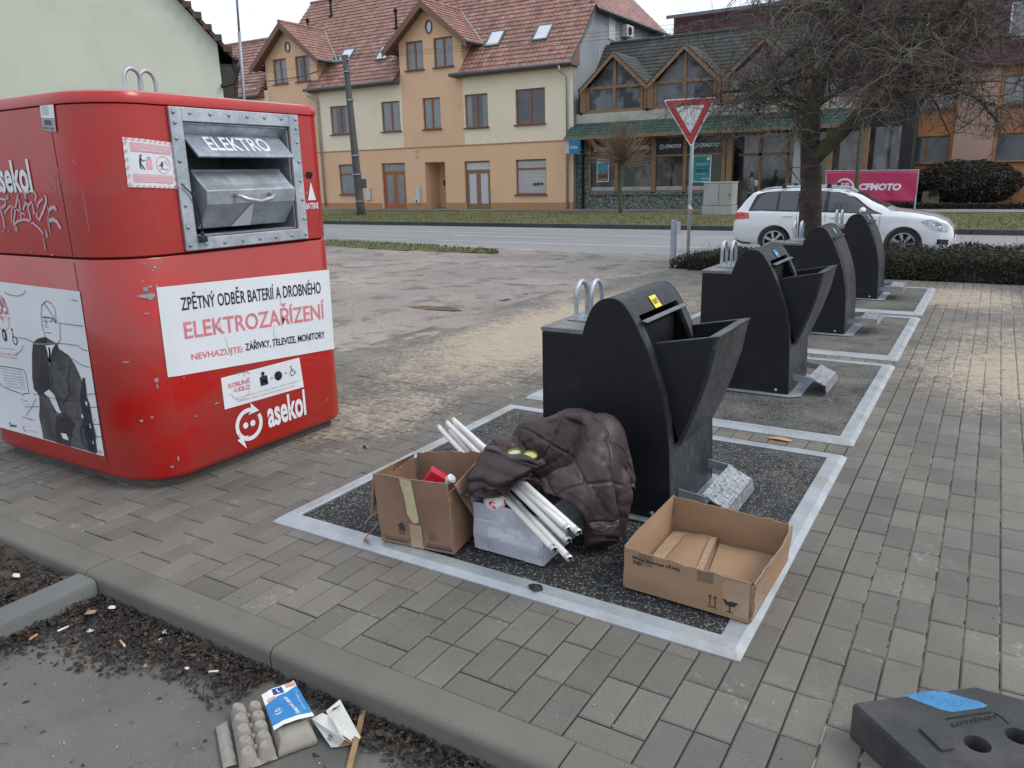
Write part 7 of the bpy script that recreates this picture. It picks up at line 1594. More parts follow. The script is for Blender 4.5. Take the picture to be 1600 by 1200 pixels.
def townhouse():
    Y = 34.0; T = empty('townhouse', (-28, 38, -.3), 'orange and cream rendered townhouse with red tiled roof, dormers and skylights', 'house')
    ZB, ZF, ZE = -.6, 3.12, 6.95
    wins_mid = [(-39.0,-37.8,4.1,5.68),(-34.25,-32.75,4.1,5.7),(-30.2,-28.85+.15,4.08,5.7),(-27.25,-26.05,4.07,5.7),(-24.5,-22.95,4.0,5.69),(-21.25,-19.5,4.0,5.72)]
    wins_mid[2] = (-30.25,-28.88,4.08,5.7); wins_mid[4] = (-24.42,-22.95,4.0,5.69)
    gf = [(-33.9,-32.3,.6,2.35),(-30.5,-28.75,-.25,2.33),(-27.3,-25.9,-.25,2.3),(-24.6,-22.93,-.25,2.28),(-21.3,-19.48,.5,2.27),(-39.2,-37.6,.6,2.3)]
    up = [(-38.75,-37.56,7.28,8.72),(-36.8,-35.6,7.28,8.72),(-28.25,-27.05,7.2,8.67),(-26.32,-25.06,7.2,8.68)]
    H = wins_mid+gf+up
    for nm, x0, x1, z0, z1, mat_ in (('wall',-46,-17.9,ZB,ZF,ORANGE),('wall',-46,-39.42,ZF,7.0,CREAM),('wall',-39.42,-35.04,ZF,8.72,ORANGE),('wall',-35.04,-28.72,ZF,ZE,CREAM),('wall',-28.72,-24.5,ZF,8.68,ORANGE),('wall',-24.5,-17.9,ZF,ZE,CREAM)):
        m = MB(); hs = [h for h in H if h[0] > x0-.3 and h[1] < x1+.3 and h[2] >= z0-.3 and h[3] <= z1+.1]
        wall(m, x0, x1, z0, z1, Y, hs, depth=.6 if nm == 'x' else .22); reparent(m.build(nm, mat_), T)
    m = MB(); m.box(-46,-17.89,Y-.03,Y-.002,ZF-.03,ZF+.03); m.box(-46,-30.62,Y-.04,Y-.002,-.45,.08); m.box(-28.7,-27.32,Y-.04,Y-.002,-.45,.08); m.box(-25.85,-24.65,Y-.04,Y-.002,-.45,.08); m.box(-22.9,-17.9,Y-.04,Y-.002,-.45,.08); reparent(m.build('plinth_band', mk('band_orange', (.42,.23,.12), rough=.9, fine=.1)), T)
    # back and ends, closed volume
    m = MB(); m.add([(-46,46,ZB),(-17.9,46,ZB),(-17.9,46,9.6),(-46,46,9.6)], [(3,2,1,0)]); m.add([(-17.88,34.0,ZB),(-17.88,46,ZB),(-17.88,46,9.55),(-17.88,36.4,9.55),(-17.88,34.0,6.95)], [(0,1,2,3,4)]); m.add([(-46,34,ZB),(-46,46,ZB),(-46,46,7),(-46,34,7)], [(3,2,1,0)]); reparent(m.build('side_wall', GREYR), T)
    for i, h in enumerate(wins_mid): window(T, *h, Y, glass=GLASS if i in (1,4,5) else GLASSC, curtain=i in (0,1,4))
    for i, h in enumerate(up): window(T, *h, Y, glass=GLASSC if i != 1 else GLASS, curtain=i in (1,2))
    window(T, *gf[0], Y, panes=1, glass=GLASSC, transom=1.78, curtain=True); window(T, *gf[5], Y, panes=1, glass=GLASSC, transom=1.78)
    window(T, *gf[4], Y, panes=1, glass=mk('white_blind', (.5,.5,.5), (.36,.36,.37), scale=3, rough=.5, stretch=(.05,1,12), thr=(.45,.55)), transom=1.80)
    m = MB(); r2 = random.Random(3)
    for k in range(14): m.add([(-20.35+.045*k+r2.uniform(0,.02), Y+.105, 1.02+r2.uniform(-.03,.05)),(-20.32+.045*k, Y+.105,1.0-r2.uniform(.05,.14)),(-20.29+.045*k, Y+.105,1.06+r2.uniform(0,.1))],[(0,1,2)])
    reparent(m.build('broken_slats', DARK), T)
    def door(h, mat_, gl, leaves=2, fan=True, gx=None, y=None):
        x0, x1, z0, z1 = h; y = y or Y+.16; m = MB(); zt = z1-.48 if fan else z1; t = .08
        m.box(x0+.003,x0+t,y-.06,y,z0,z1-.003); m.box(x1-t,x1-.003,y-.06,y,z0,z1-.003); m.box(x0+t,x1-t,y-.06,y,z1-t,z1-.003)
        if fan: m.box(x0+t,x1-t,y-.065,y,zt-.05,zt+.03)
        n = leaves
        for k in range(n):
            a, b_ = x0+t+(x1-x0-2*t)*k/n, x0+t+(x1-x0-2*t)*(k+1)/n
            m.box(a+.005,a+.13,y-.05,y-.005,z0+.02,zt-.055); m.box(b_-.13,b_-.005,y-.05,y-.005,z0+.02,zt-.055); m.box(a+.13,b_-.13,y-.05,y-.005,z0+.02,z0+.28); m.box(a+.13,b_-.13,y-.05,y-.005,zt-.17,zt-.055)
        d = m.build('door', mat_); reparent(d, T)
        m = MB(); m.add([(x0+t-.01,y-.025,z0+.02),(x1-t+.01,y-.025,z0+.02),(x1-t+.01,y-.025,z1-t+.01),(x0+t-.01,y-.025,z1-t+.01)], [(0,1,2,3)]); reparent(m.build('pane', gl), d)
        m = MB(); xm = (x0+x1)/2; m.box(xm+.03,xm+.05,y-.10,y-.051,z0+.98,z0+1.12); reparent(m.build('handle', GALV), d)
    door(gf[1], DOORW, GLASSC); door(gf[3], mk('ochre_door', (.24,.13,.06), rough=.5), mk('white_panel', (.52,.53,.55), rough=.6))
    # recessed entrance porch
    x0, x1, z0, z1 = gf[2]; m = MB(); m.box(x0,x0+.02,Y+.22,Y+1.3,z0,z1); m.box(x1-.02,x1,Y+.22,Y+1.3,z0,z1); m.box(x0,x1,Y+.22,Y+1.3,z1-.02,z1); m.box(x0+.02,x1-.02,Y+1.28,Y+1.3,z0,z1-.02); reparent(m.build('porch', ORANGE), T)
    m = MB(); m.box(x0+.3,x0+.55,Y+1.25,Y+1.279,1.0,1.3); reparent(m.build('bell_panel', mk('panel_dark', (.1,.1,.11), rough=.4)), T)
    door((x0+.72, x1-.03, z0, z1-.05), DOORW, GLASS, 2, True, y=Y+1.2)
    for xx, z, w, h in ((-31.6,.62,.36,.75),(-27.85,.5,.3,.9),(-28.0,.17,.25,.2)):
        m = MB(); m.box(xx-w/2,xx+w/2,Y-.12,Y-.003,z-h/2,z+h/2); reparent(m.build('meter_box', mk('meter_white', (.55,.55,.53), rough=.5) if 'meter_white' not in MATS else MATS['meter_white'], bevel=.02), T)
    for z in (2.65,2.95): m = MB(); m.ball((-27.85,Y-.06,z),.07,10,8); reparent(m.build('wall_lamp', MATS['meter_white'], smooth=True), T)
    # main roof: slope from the eaves to the ridge, with gaps where the dormers stand
    sl = 1.07; ZE0 = 6.98; y0 = Y-.5; z0 = ZE0-.5*sl+.25; y1 = 39.3; z1 = z0+(y1-y0)*sl
    XL, XR = -40.3, -17.8; Wd = XR-XL
    dorm = [(-37.75, 2.45, 9.0-.1, 10.62), (-26.72, 2.50, 8.78, 10.52)]
    def keep_main(u, v):
        x = XL+Wd*u; z = z0+(z1-z0)*v; y = y0+(y1-y0)*v
        for cx, hw_, zl, zp in dorm:
            if abs(x-cx) < hw_*.86 and z < 8.6 and not (y > 36): return False
            # under the dormer ridge
        if x > -21.2 and y > 36.45+(-17.8-x)*.0+.0 and (z-9.6) > 1.0*(-17.8-x)*1.02: return True if False else (z-9.6) > (-17.8-x)*.95
        return True
    tiles('roof', (XL,y0,z0), (Wd,0,0), (0,y1-y0,z1-z0), 88, 26, TILE, T, keep_main)
    m = MB(); m.add([(XL,y0+.05,z0-.03),(XR-.1,y0+.05,z0-.03),(XR-.1,36.4,9.5),(XR-4.0,y1,z1-.05),(XL,y1,z1-.05)], [(0,1,2,3,4)]); 
    tiles('roof', (-47,y0,z0), (6.75,0,0), (0,37.2-y0,(37.2-y0)*sl), 26, 18, TILE, T)
    def under(pts, nm):
        m = MB(); m.add([(x, y+.05, z0+(y-y0)*sl-.05) for x, y in pts], [tuple(range(len(pts)))]); reparent(m.build(nm, TILE), T)
    under([(XL+.02,34.05),(-17.92,34.05),(-17.92,36.4),(-21.5,y1),(XL+.02,y1)], 'roof_underlay'); under([(-47,34.05),(XL-.02,34.05),(XL-.02,37.15),(-47,37.15)], 'roof_underlay')
    m = MB(); m.tube([(XL,y1,z1+.03),(-20,y1,z1+.03)], .11, 8); m.tube([(-47,37.2,z0+(37.2-y0)*sl+.03),(XL,37.2,z0+(37.2-y0)*sl+.03)], .11, 8); reparent(m.build('ridge_tiles', TILE), T)
    m = MB(); m.add([(XL,y0,z0),(XL,y1,z1),(XL,44.5,z0)], [(0,1,2)]); reparent(m.build('gable_end', CREAM), T)
    # back slope
    m = MB(); m.add([(-47,y1,z1-.02),(-20,y1,z1-.02),(-20,46,z0),(-47,46,z0)], [(0,1,2,3)]); m2 = m.build('rear_roof', TILE); m2.data.vertices[0].co = (XL,y1,z1-.02); m2.data.vertices[3].co = (XL,46,z0); reparent(m2, T)
    # cross wing at the right, eaves along the gable wall
    tiles('roof', (-17.55,46.2,9.45), (0,-9.9,0), (-4.4,0,4.4*.95), 36, 15, TILE, T, lambda u, v: (46.2-9.9*u) > y0+ (9.45+4.18*v-z0)/sl-.05)
    m = MB(); m.tube([(-17.5,36.2,9.42),(-17.5,46.3,9.42)], .085, 8); reparent(m.build('gutter', ZINC, smooth=True), T)
    m = MB(); m.add([(-17.80,y0,z0-.16),(-17.80,y0,z0+.10),(-17.80,36.45,9.62+.08),(-17.80,36.45,9.4),(-17.86,y0,z0-.16),(-17.86,y0,z0+.10),(-17.86,36.45,9.70),(-17.86,36.45,9.4)], [(0,3,2,1),(4,5,6,7),(0,1,5,4),(1,2,6,5),(2,3,7,6),(3,0,4,7)]); reparent(m.build('verge_flashing', ZINC), T)
    # gutters in the three stretches between dormers
    for a, b_ in ((-46.5,-39.75),(-35.75,-28.75),(-25.0,-17.75)):
        m = MB(); m.tube([(a,y0-.05,z0-.02),(b_,y0-.05,z0-.02)], .085, 8); reparent(m.build('gutter', ZINC, smooth=True), T)
        m = MB(); m.box(a+.05,b_-.05,y0+.04,Y-.003,z0-.14,z0-.09); reparent(m.build('soffit', FASC), T)
        m = MB(); m.add([(b_-.02,y0,z0-.1),(b_-.02,Y+.4,z0-.1),(b_-.02,Y+.4,z0+.9*sl+.0)], [(0,1,2)]); reparent(m.build('eave_cheek', FASC, solid=.03), T)
    for xx in (-35.15,-18.2):
        m = MB(); m.tube([(xx-.35 if xx < -20 else xx-.2,y0-.05,z0-.1),(xx-.3 if xx < -20 else xx-.2,y0-.02,z0-.35),(xx,Y-.10,6.1),(xx,Y-.10,-.1)], .06, 10); reparent(m.build('downpipe', GALV, smooth=True), T)
    m = MB(); m.tube([(-18.2,Y-.10,-.1),(-18.2,Y-.10,-.35)], .066, 10); reparent(m.build('downpipe_shoe', mk('red_shoe', (.35,.05,.03), rough=.5)), T)
    # dormers: gable wall, two roof slopes, barge boards, oval window
    for di, (cx, hw_, zl, zp) in enumerate(dorm):
        D = bpy.data.objects.new('dormer', None); COL.objects.link(D); D.location = (cx, Y, 8.7); reparent(D, T)
        zw = 8.72 if di == 0 else 8.68; xw0, xw1 = (-39.42,-35.04) if di == 0 else (-28.72,-24.5); cxw = (xw0+xw1)/2; pk = zp-.12
        ov = (-37.3,9.3,.2,.3) if di == 0 else (-26.57,9.27,.22,.34)
        m = MB(); N_ = 20; ring = [(ov[0]+ov[2]*math.cos(2*math.pi*k/N_), Y, ov[1]+ov[3]*math.sin(2*math.pi*k/N_)) for k in range(N_)]
        outer = [(xw0,Y,zw),(xw1,Y,zw),(cxw,Y,pk)]
        # triangulated gable with an oval hole
        bm = bmesh.new(); ov_ = [bm.verts.new(p) for p in outer]; rv_ = [bm.verts.new(p) for p in ring]
        es = [bm.edges.new((ov_[k], ov_[(k+1) % 3])) for k in range(3)]+[bm.edges.new((rv_[k], rv_[(k+1) % N_])) for k in range(N_)]
        bmesh.ops.triangle_fill(bm, use_beauty=True, use_dissolve=False, edges=es)
        for f in list(bm.faces):
            c = f.calc_center_median()
            if ((c.x-ov[0])/ov[2])**2+((c.z-ov[1])/ov[3])**2 < .8: bm.faces.remove(f)
        me = bpy.data.meshes.new('gable_wall'); bm.to_mesh(me); bm.free(); me.materials.append(ORANGE); o = bpy.data.objects.new('gable_wall', me); COL.objects.link(o); reparent(o, D)
        m = MB(); m.lathe([(1,0),(1,.12),(.86,.12),(.86,0)], N_*2, M=Matrix.Translation((ov[0],Y+.05,ov[1])) @ Matrix.Diagonal((ov[2],1,ov[3],1)) @ Matrix.Rotation(R(90), 4, 'X'), cap=False); reparent(m.build('oval_frame', SILL), D)
        m = MB(); m.add([(ov[0]+ov[2]*.9*math.cos(2*math.pi*k/N_), Y+.02, ov[1]+ov[3]*.9*math.sin(2*math.pi*k/N_)) for k in range(N_)], [tuple(range(N_))]); reparent(m.build('oval_pane', REFL), D)
        # cheeks
        for xs_ in (xw0, xw1):
            m = MB(); m.add([(xs_,Y,z0+.5),(xs_,Y,zw),(xs_,Y+2.4,zw),(xs_,Y+2.4,zw-.1)], [(0,1,2,3)]); reparent(m.build('dormer_cheek', ORANGE), D)
        cx = cxw; ex = .72; yf_ = Y-.62; run = xw1-cxw+ex; slope = (pk+.22-(zw-.30))/(run)
        ze = zp-run*((zp-(zw-.12))/(xw1-cxw+.35)); k_ = (zp-ze)/run
        yb_ = lambda z: y0+(z-z0)/sl
        for s in (-1, 1):
            # slope of the dormer roof from its eave up to its ridge, running back into the main roof
            L_ = yb_(zp)-yf_
            o_ = (cx+s*run, yf_+(0 if s > 0 else L_), ze) if True else None
            axv = (0, L_, 0) if s > 0 else (0, -L_, 0)
            kp = (lambda u, v, s=s: (yf_+L_*u if s > 0 else yf_+L_*(1-u)) < yb_(ze+(zp-ze)*v)+.15)
            tiles('dormer_roof', o_, axv, (-s*run, 0, zp-ze), 15, 12, TILE, D, kp)
            m = MB(); 
            P0_, P1_ = Vector((cx+s*run, yf_, ze)), Vector((cx, yf_, zp))
            m.add([P0_+Vector((0,-.02,-.34)), P1_+Vector((0,-.02,-.36)), P1_+Vector((0,-.02,.02)), P0_+Vector((0,-.02,.02)), P0_+Vector((0,.03,-.34)), P1_+Vector((0,.03,-.36)), P1_+Vector((0,.03,.02)), P0_+Vector((0,.03,.02))], [(0,1,2,3),(7,6,5,4),(0,4,5,1),(1,5,6,2),(2,6,7,3),(3,7,4,0)]); reparent(m.build('barge_board', FASC), D)
            m = MB(); m.add([P0_+Vector((0,.031,-.2)), P1_+Vector((0,.031,-.2)), P1_+Vector((0,.62,-.2)), P0_+Vector((0,.62,-.2))], [(0,1,2,3)]); reparent(m.build('dormer_soffit', FASC), D)
            m = MB(); m.tube([(cx+s*run, yb_(ze)+.02, ze+.03), (cx, yb_(zp)+.02, zp+.03)], .055, 6); reparent(m.build('valley_flashing', MATS['valley_zinc'] if 'valley_zinc' in MATS else mk('valley_zinc', (.3,.32,.33), rough=.5)), D)
            m = MB(); m.tube([(cx+s*(run+.03), yf_, ze-.04), (cx+s*(run+.03), yb_(ze), ze-.04)], .07, 8); reparent(m.build('dormer_gutter', ZINC, smooth=True), D)
        m = MB(); m.tube([(cx, yf_-.03, zp+.04), (cx, yb_(zp), zp+.04)], .10, 8); reparent(m.build('dormer_ridge', TILE), D)
    # skylights lying in the roof plane
    up_ = Vector((0, 1, sl)).normalized(); nr = Vector((0,-sl,1)).normalized()
    def zy(v): return y0+(v-z0)/sl
    for px_, py_ in ((527,100),(586,96),(757,75),(831,66)):
        q_ = pix(px_, py_, Y=34.9)
        for _ in range(4): q_ = pix(px_, py_, Y=zy(q_.z))
        o_ = q_+nr*.06; w, h = .92, 1.15
        q = [o_, o_+Vector((w,0,0)), o_+Vector((w,0,0))+up_*h, o_+up_*h]
        S_ = bpy.data.objects.new('skylight', None); COL.objects.link(S_); S_.location = q[0]; reparent(S_, T)
        m = MB(); m.add([p-nr*.06 for p in q]+[p+nr*.05 for p in q]+[q[0]+nr*.05+Vector((.09,0,0))+up_*.09, q[1]+nr*.05+Vector((-.09,0,0))+up_*.09, q[2]+nr*.05+Vector((-.09,0,0))-up_*.09, q[3]+nr*.05+Vector((.09,0,0))-up_*.09], [(0,1,5,4),(1,2,6,5),(2,3,7,6),(3,0,4,7),(4,5,9,8),(5,6,10,9),(6,7,11,10),(7,4,8,11)]); reparent(m.build('skylight_frame', ZINC), S_)
        m = MB(); m.add([q[0]+nr*.04+Vector((.08,0,0))+up_*.08, q[1]+nr*.04+Vector((-.08,0,0))+up_*.08, q[2]+nr*.04+Vector((-.08,0,0))-up_*.08, q[3]+nr*.04+Vector((.08,0,0))-up_*.08], [(0,1,2,3)]); reparent(m.build('skylight_pane', REFL), S_)
    # vent stacks, antenna dish
    for x, z, h in ((-40.0,10.6,.7),(-38.9,10.9,.6),(-37.4,11.6,1.0),(-30.9,10.0,1.0)):
        m = MB(); y = zy(z); m.tube([(x,y,z-.2),(x,y,z+h)], .07, 8); m.lathe([(.12,h-.1),(.13,h),(.02,h+.12)], 10, M=Matrix.Translation((x,y,z))); m.box(x-.12,x+.12,y-.12,y+.1,z-.15,z+.05); reparent(m.build('vent_stack', DARK), T)
    # things on the side wall: air conditioner, small window, vents
    c = pix(976,50,X=-17.85); 
    m = MB(); m.box(-17.86,-17.5,c.y-.45,c.y+.45,c.z-.3,c.z+.3); ac = m.build('air_conditioner', mk('ac_white', (.5,.5,.5), rough=.5), bevel=.03); reparent(ac, T)
    m = MB(); m.lathe([(.22,0),(.22,.02),(.02,.02)], 20, M=Matrix.Translation((-17.49,c.y-.1,c.z)) @ Matrix.Rotation(R(90), 4, 'Y')); reparent(m.build('fan', DARK), ac)
    c = pix(956,40,X=-17.86); m = MB(); m.box(-17.87,-17.84,c.y-.4,c.y+.4,c.z-.7,c.z+.7); reparent(m.build('side_window', MATS['ac_white']), T)
    # small blue sign on the corner
    p = pix(893,229,Y=Y-.3); m = MB(); m.box(p.x-.22,p.x+.02,Y-.6,Y-.5,p.z-.33,p.z+.3); reparent(m.build('sign_side', MATS['meter_white']), T)
townhouse()
T = empty('hanging_sign', (-17.75,33.2,2.8), 'small blue and white box sign on the corner between the orange house and the shop', 'sign')
a = pix(890,241,Y=33.0); b_ = pix(905,217,Y=33.0); m = MB(); m.box(a.x,b_.x,32.95,33.15,a.z,b_.z); reparent(m.build('box', mk('sign_blue', (.02,.17,.33), rough=.4)), T)
m = MB(); text(m, 'shimano', lambda u, v: Vector((u, 32.945, v)), a.x+.05, b_.x-.05, a.z+.25, a.z+.42); reparent(m.build('lettering', WHITE), T)
m = MB(); m.box(a.x+.2,a.x+.25,33.151,33.95,a.z+.3,a.z+.35); reparent(m.build('bracket', GALVD), T)

SHING = mk('dark_green_shingles', (.04,.044,.042), (.06,.064,.06), scale=2, rough=.85, fine=.3, fscale=22, island=.2, c3=(.08,.085,.065), c3scale=1.5, c3thr=(.55,.75))
AWN = mk('green_awning_shingles', (.03,.075,.055), (.045,.10,.075), scale=1.6, rough=.8, fine=.3, fscale=20, island=.18, c3=(.05,.06,.045), c3scale=1.2, c3thr=(.55,.7))
LWOOD = mk('weathered_wood', (.19,.11,.055), (.26,.16,.085), scale=6, rough=.6, fine=.15, fscale=60)
def shop():
    Y = 34.3; T = empty('shop_building', (-11, 38, -.3), 'two storey motorcycle shop with green shingle awning and glazed timber gables', 'shop')
    STONE = mk('green_pebbledash', (.035,.05,.045), (.20,.235,.20), scale=11, rough=.8, thr=(.42,.58), bump=1, bscale=10, bdist=.03)
    m = MB(); m.box(-17.85,-17.1,Y-.05,Y+.2,-.5,3.15); m.box(-17.1,-10.2,Y-.05,Y+.2,-.5,.50); m.box(-17.2,-10.15,Y-.12,Y-.05,.42,.55); reparent(m.build('stone_wall', STONE), T)
    m = MB(); m.tube([(-17.45,Y-.16,-.3),(-17.45,Y-.16,3.3)], .07, 8); reparent(m.build('downpipe', DARK), T)
    # back box so nothing shows through
    m = MB(); m.box(-17.85,-3.0,Y+4.0,Y+10,-.5,7.2); reparent(m.build('rear_wall', mk('rear_dark', (.05,.05,.05), rough=1)), T)
    m = MB(); m.box(-17.1,-7.0,Y+3.9,Y+3.95,-.3,3.1); m.box(-17.1,-3.0,Y+.3,Y+3.9,-.32,-.28); reparent(m.build('interior', mk('shop_interior', (.05,.045,.045), (.16,.15,.14), scale=.9, rough=.9, thr=(.5,.6))), T)
    # shop window bays: frame, glass, dark fascia with the brand
    bays = [(-17.05,-15.72),(-15.55,-13.82),(-13.60,-12.25),(-12.05,-10.42)]
    m = MB()
    for xx in (-17.1,-15.72,-13.82,-12.25,-10.42): m.box(xx,xx+(.17 if xx > -17 else .06)+(.05 if xx < -13 and xx > -14 else 0),Y-.12,Y+.05,.5,3.1)
    m.box(-17.1,-10.2,Y-.10,Y+.04,2.18,2.27); m.box(-17.1,-10.2,Y-.10,Y+.04,.551,.63); m.box(-17.1,-10.2,Y-.10,Y+.04,3.02,3.12); reparent(m.build('shop_frame', LWOOD), T)
    for i, (a, b_) in enumerate(bays):
        m = MB(); m.box(a+.01,b_-.01,Y-.06,Y-.02,2.28,3.01); fs_ = m.build('fascia', mk('dark_fascia', (.02,.024,.035), rough=.4) if 'dark_fascia' not in MATS else MATS['dark_fascia']); reparent(fs_, T)
        f = lambda u, v: Vector((a+(b_-a)*u, Y-.064, 2.28+.73*v)); m = MB(); asp = .73/(b_-a)
        arc(m, f, .20, .48, .075, .075/asp, .018, 0, 360, 0, 26, asp); stroke(m, f, [(.225,.58),(.175,.58),(.165,.48),(.175,.38),(.20,.38)], .016, 0, asp); stroke(m, f, [(.19,.48),(.235,.48)], .016, 0, asp)
        text(m, 'CFMOTO', f, .31, .90, .37, .60, 0, bold=.04, slant=.05); reparent(m.build('lettering', WHITE), fs_)
        m = MB(); m.add([(a,Y-.03,.63),(b_,Y-.03,.63),(b_,Y-.03,2.18),(a,Y-.03,2.18)], [(0,1,2,3)]); g = m.build('shop_window', mk('shop_glass', (.03,.034,.036), (.12,.115,.105), scale=1.1, rough=.06, spec=.8, thr=(.5,.6), stretch=(1,1,.6)) if 'shop_glass' not in MATS else MATS['shop_glass']); reparent(g, T)
        m = MB(); f = lambda u, v: Vector((a+(b_-a)*u, Y-.036, .64+.17*v)); rect(m, f, .02, .98, 0, 1, 0); f = lambda u, v: Vector((a+(b_-a)*u, Y-.040, .64+.17*v)); text(m, 'CFMOTO', f, .42, .62, .3, .65, 1); reparent(m.build('window_strip', [mk('strip_grey', (.35,.37,.4), rough=.4) if 'strip_grey' not in MATS else MATS['strip_grey'], INK]), g)
    # posters
    TEAL = mk('teal_poster', (.02,.25,.25), (.015,.2,.22), scale=2, rough=.4); 
    f = lambda u, v: Vector((-11.80+.88*u, Y-.05, .98+1.20*v)); f2 = lambda u, v: f(u, v)+Vector((0,-.005,0)); f3 = lambda u, v: f(u, v)+Vector((0,-.01,0)); m = MB(); rect(m, f, 0, 1, 0, 1, 1); rect(m, f2, .05, .95, .03, .97, 0)
    text(m, 'PRODEJ', f3, .18, .72, .74, .82, 2); text(m, 'MOTOCYKLŮ, ČTYŘKOLEK', f3, .18, .88, .69, .73, 1); text(m, 'A PŘÍSLUŠENSTVÍ', f3, .18, .80, .64, .68, 1); text(m, 'GARANČNÍ', f3, .18, .85, .52, .60, 2); text(m, 'SERVIS', f3, .16, .88, .36, .49, 2, bold=.03); text(m, 'MOTO  SKÚTRY', f3, .18, .75, .29, .335, 1); text(m, 'CFMOTO', f3, .5, .9, .10, .15, 1, bold=.03); disc(m, f3, .84, .87, .08, .06, 1)
    reparent(m.build('poster', [TEAL, WHITE, INK]), T)
    f = lambda u, v: Vector((-16.72+.66*u, Y-.05, 1.06+1.10*v)); f2 = lambda u, v: f(u, v)+Vector((0,-.005,0)); f3 = lambda u, v: f(u, v)+Vector((0,-.01,0)); m = MB(); rect(m, f, 0, 1, 0, 1, 1); rect(m, f2, .05, .95, .42, .97, 0); rect(m, f2, .05, .95, .03, .419, 3)
    poly(m, f3, [(.05,.60),(.3,.70),(.6,.62),(.95,.74),(.95,.50),(.6,.45),(.3,.5),(.05,.43)], 4); text(m, 'CFMOTO', f3, .28, .85, .82, .89, 1, bold=.03); disc(m, f3, .18, .855, .06, .04, 1)
    for k in range(9): poly(m, f3, [(.1+.09*k,.18),(.15+.09*k,.18),(.16+.09*k,.34+.05*(k%3)),(.1+.09*k,.3)], 2)
    reparent(m.build('poster', [TEAL, WHITE, INK, mk('poster_orange', (.35,.2,.1), (.1,.06,.05), scale=9, rough=.4, thr=(.4,.6)), mk('poster_blue', (.03,.25,.45), rough=.4)]), T)
    # entrance recess with thick posts
    m = MB(); m.box(-10.2,-9.95,Y-.15,Y+.15,-.3,3.2); m.box(-9.0,-8.85,Y+.8,Y+.9,-.3,3.0); m.box(-7.75,-7.6,Y+.8,Y+.9,-.3,3.0); m.box(-9.9,-7.3,Y+.8,Y+.9,2.1,2.22); reparent(m.build('entrance_frame', LWOOD), T)
    m = MB(); m.add([(-9.9,Y+.85,-.3),(-3.2,Y+.85,-.3),(-3.2,Y+.85,3.1),(-9.9,Y+.85,3.1)], [(0,1,2,3)]); reparent(m.build('entrance_glass', MATS['shop_glass']), T)
    m = MB(); m.box(-7.25,-6.82,Y-.2,Y+.15,-.4,3.1); reparent(m.build('column', mk('clad_column', (.28,.31,.33), (.35,.37,.39), scale=3, rough=.6, stretch=(1,1,.2))), T)
    m = MB(); m.box(-6.0,-5.7,Y-.1,Y+.1,-.3,3.1); m.box(-4.5,-4.3,Y-.1,Y+.1,-.3,3.1); reparent(m.build('timber_post', LWOOD), T)
    # awning
    tiles('awning', (-18.05,Y-1.05,3.17), (13.6,0,0), (0,.95,.72), 60, 5, AWN, T, None, 0, .02)
    m = MB(); m.add([(-18.05,Y-1.05,3.16),(-4.45,Y-1.05,3.16),(-4.45,Y+.1,3.16),(-18.05,Y+.1,3.16)], [(3,2,1,0)]); m.box(-18.05,-4.45,Y-1.09,Y-1.04,3.08,3.20); reparent(m.build('awning_soffit', LWOOD), T)
    m = MB(); m.add([(-18.05,Y-1.0,3.17),(-18.05,Y-.1,3.17),(-18.05,Y-.1,3.87)], [(0,1,2)]); reparent(m.build('awning_end', AWN), T)
    m = MB(); m.box(-17.85,-4.4,Y-.1,Y+.15,3.83,4.33); reparent(m.build('cream_band', mk('cream_band', (.45,.42,.36), (.38,.36,.31), scale=2, rough=.8)), T)
    # main roof behind the gables
    tiles('roof', (-17.85,Y+.45,4.6), (13.5,0,0), (0,2.9,3.35), 62, 18, SHING, T, None, 0, .025)
    m = MB(); m.tube([(-17.6,Y+3.35,7.98),(-4.5,Y+3.35,7.98)], .09, 6); reparent(m.build('ridge', SHING), T)
    m = MB(); m.add([(-17.84,Y+.4,4.5),(-17.84,Y+3.4,7.95),(-17.84,Y+6.3,4.5)], [(0,1,2)]); reparent(m.build('gable_side', SHING), T)
    # glazed gables
    for gi, cx in enumerate((-15.8,-12.3,-8.75,-5.6)):
        hw_, zb, ze, zp = 1.62, 4.34, 5.55, 7.02; D = bpy.data.objects.new('glazed_gable', None); COL.objects.link(D); D.location = (cx, Y, zb); reparent(D, T); yf_ = Y-.35
        m = MB(); t = .11
        m.box(cx-1.35,cx+1.35,Y-.08,Y+.04,zb+.0,zb+.13); m.box(cx-1.35,cx+1.35,Y-.09,Y+.04,5.42,5.55); m.box(cx-.07,cx+.07,Y-.10,Y+.05,zb+.131,zp-.35)
        m.box(cx-1.46,cx-1.35,Y-.08,Y+.04,zb,5.55); m.box(cx+1.35,cx+1.46,Y-.08,Y+.04,zb,5.55); reparent(m.build('timber_frame', LWOOD), D)
        m = MB(); m.add([(cx-1.4,Y-.01,zb),(cx+1.4,Y-.01,zb),(cx+1.4,Y-.01,5.5),(cx,Y-.01,zp-.12),(cx-1.4,Y-.01,5.5)], [(0,1,2,3,4)]); reparent(m.build('gable_glass', mk('gable_glazing', (.05,.06,.07), (.16,.18,.2), scale=.8, rough=.06, spec=.9, thr=(.5,.58)) if 'gable_glazing' not in MATS else MATS['gable_glazing']), D)
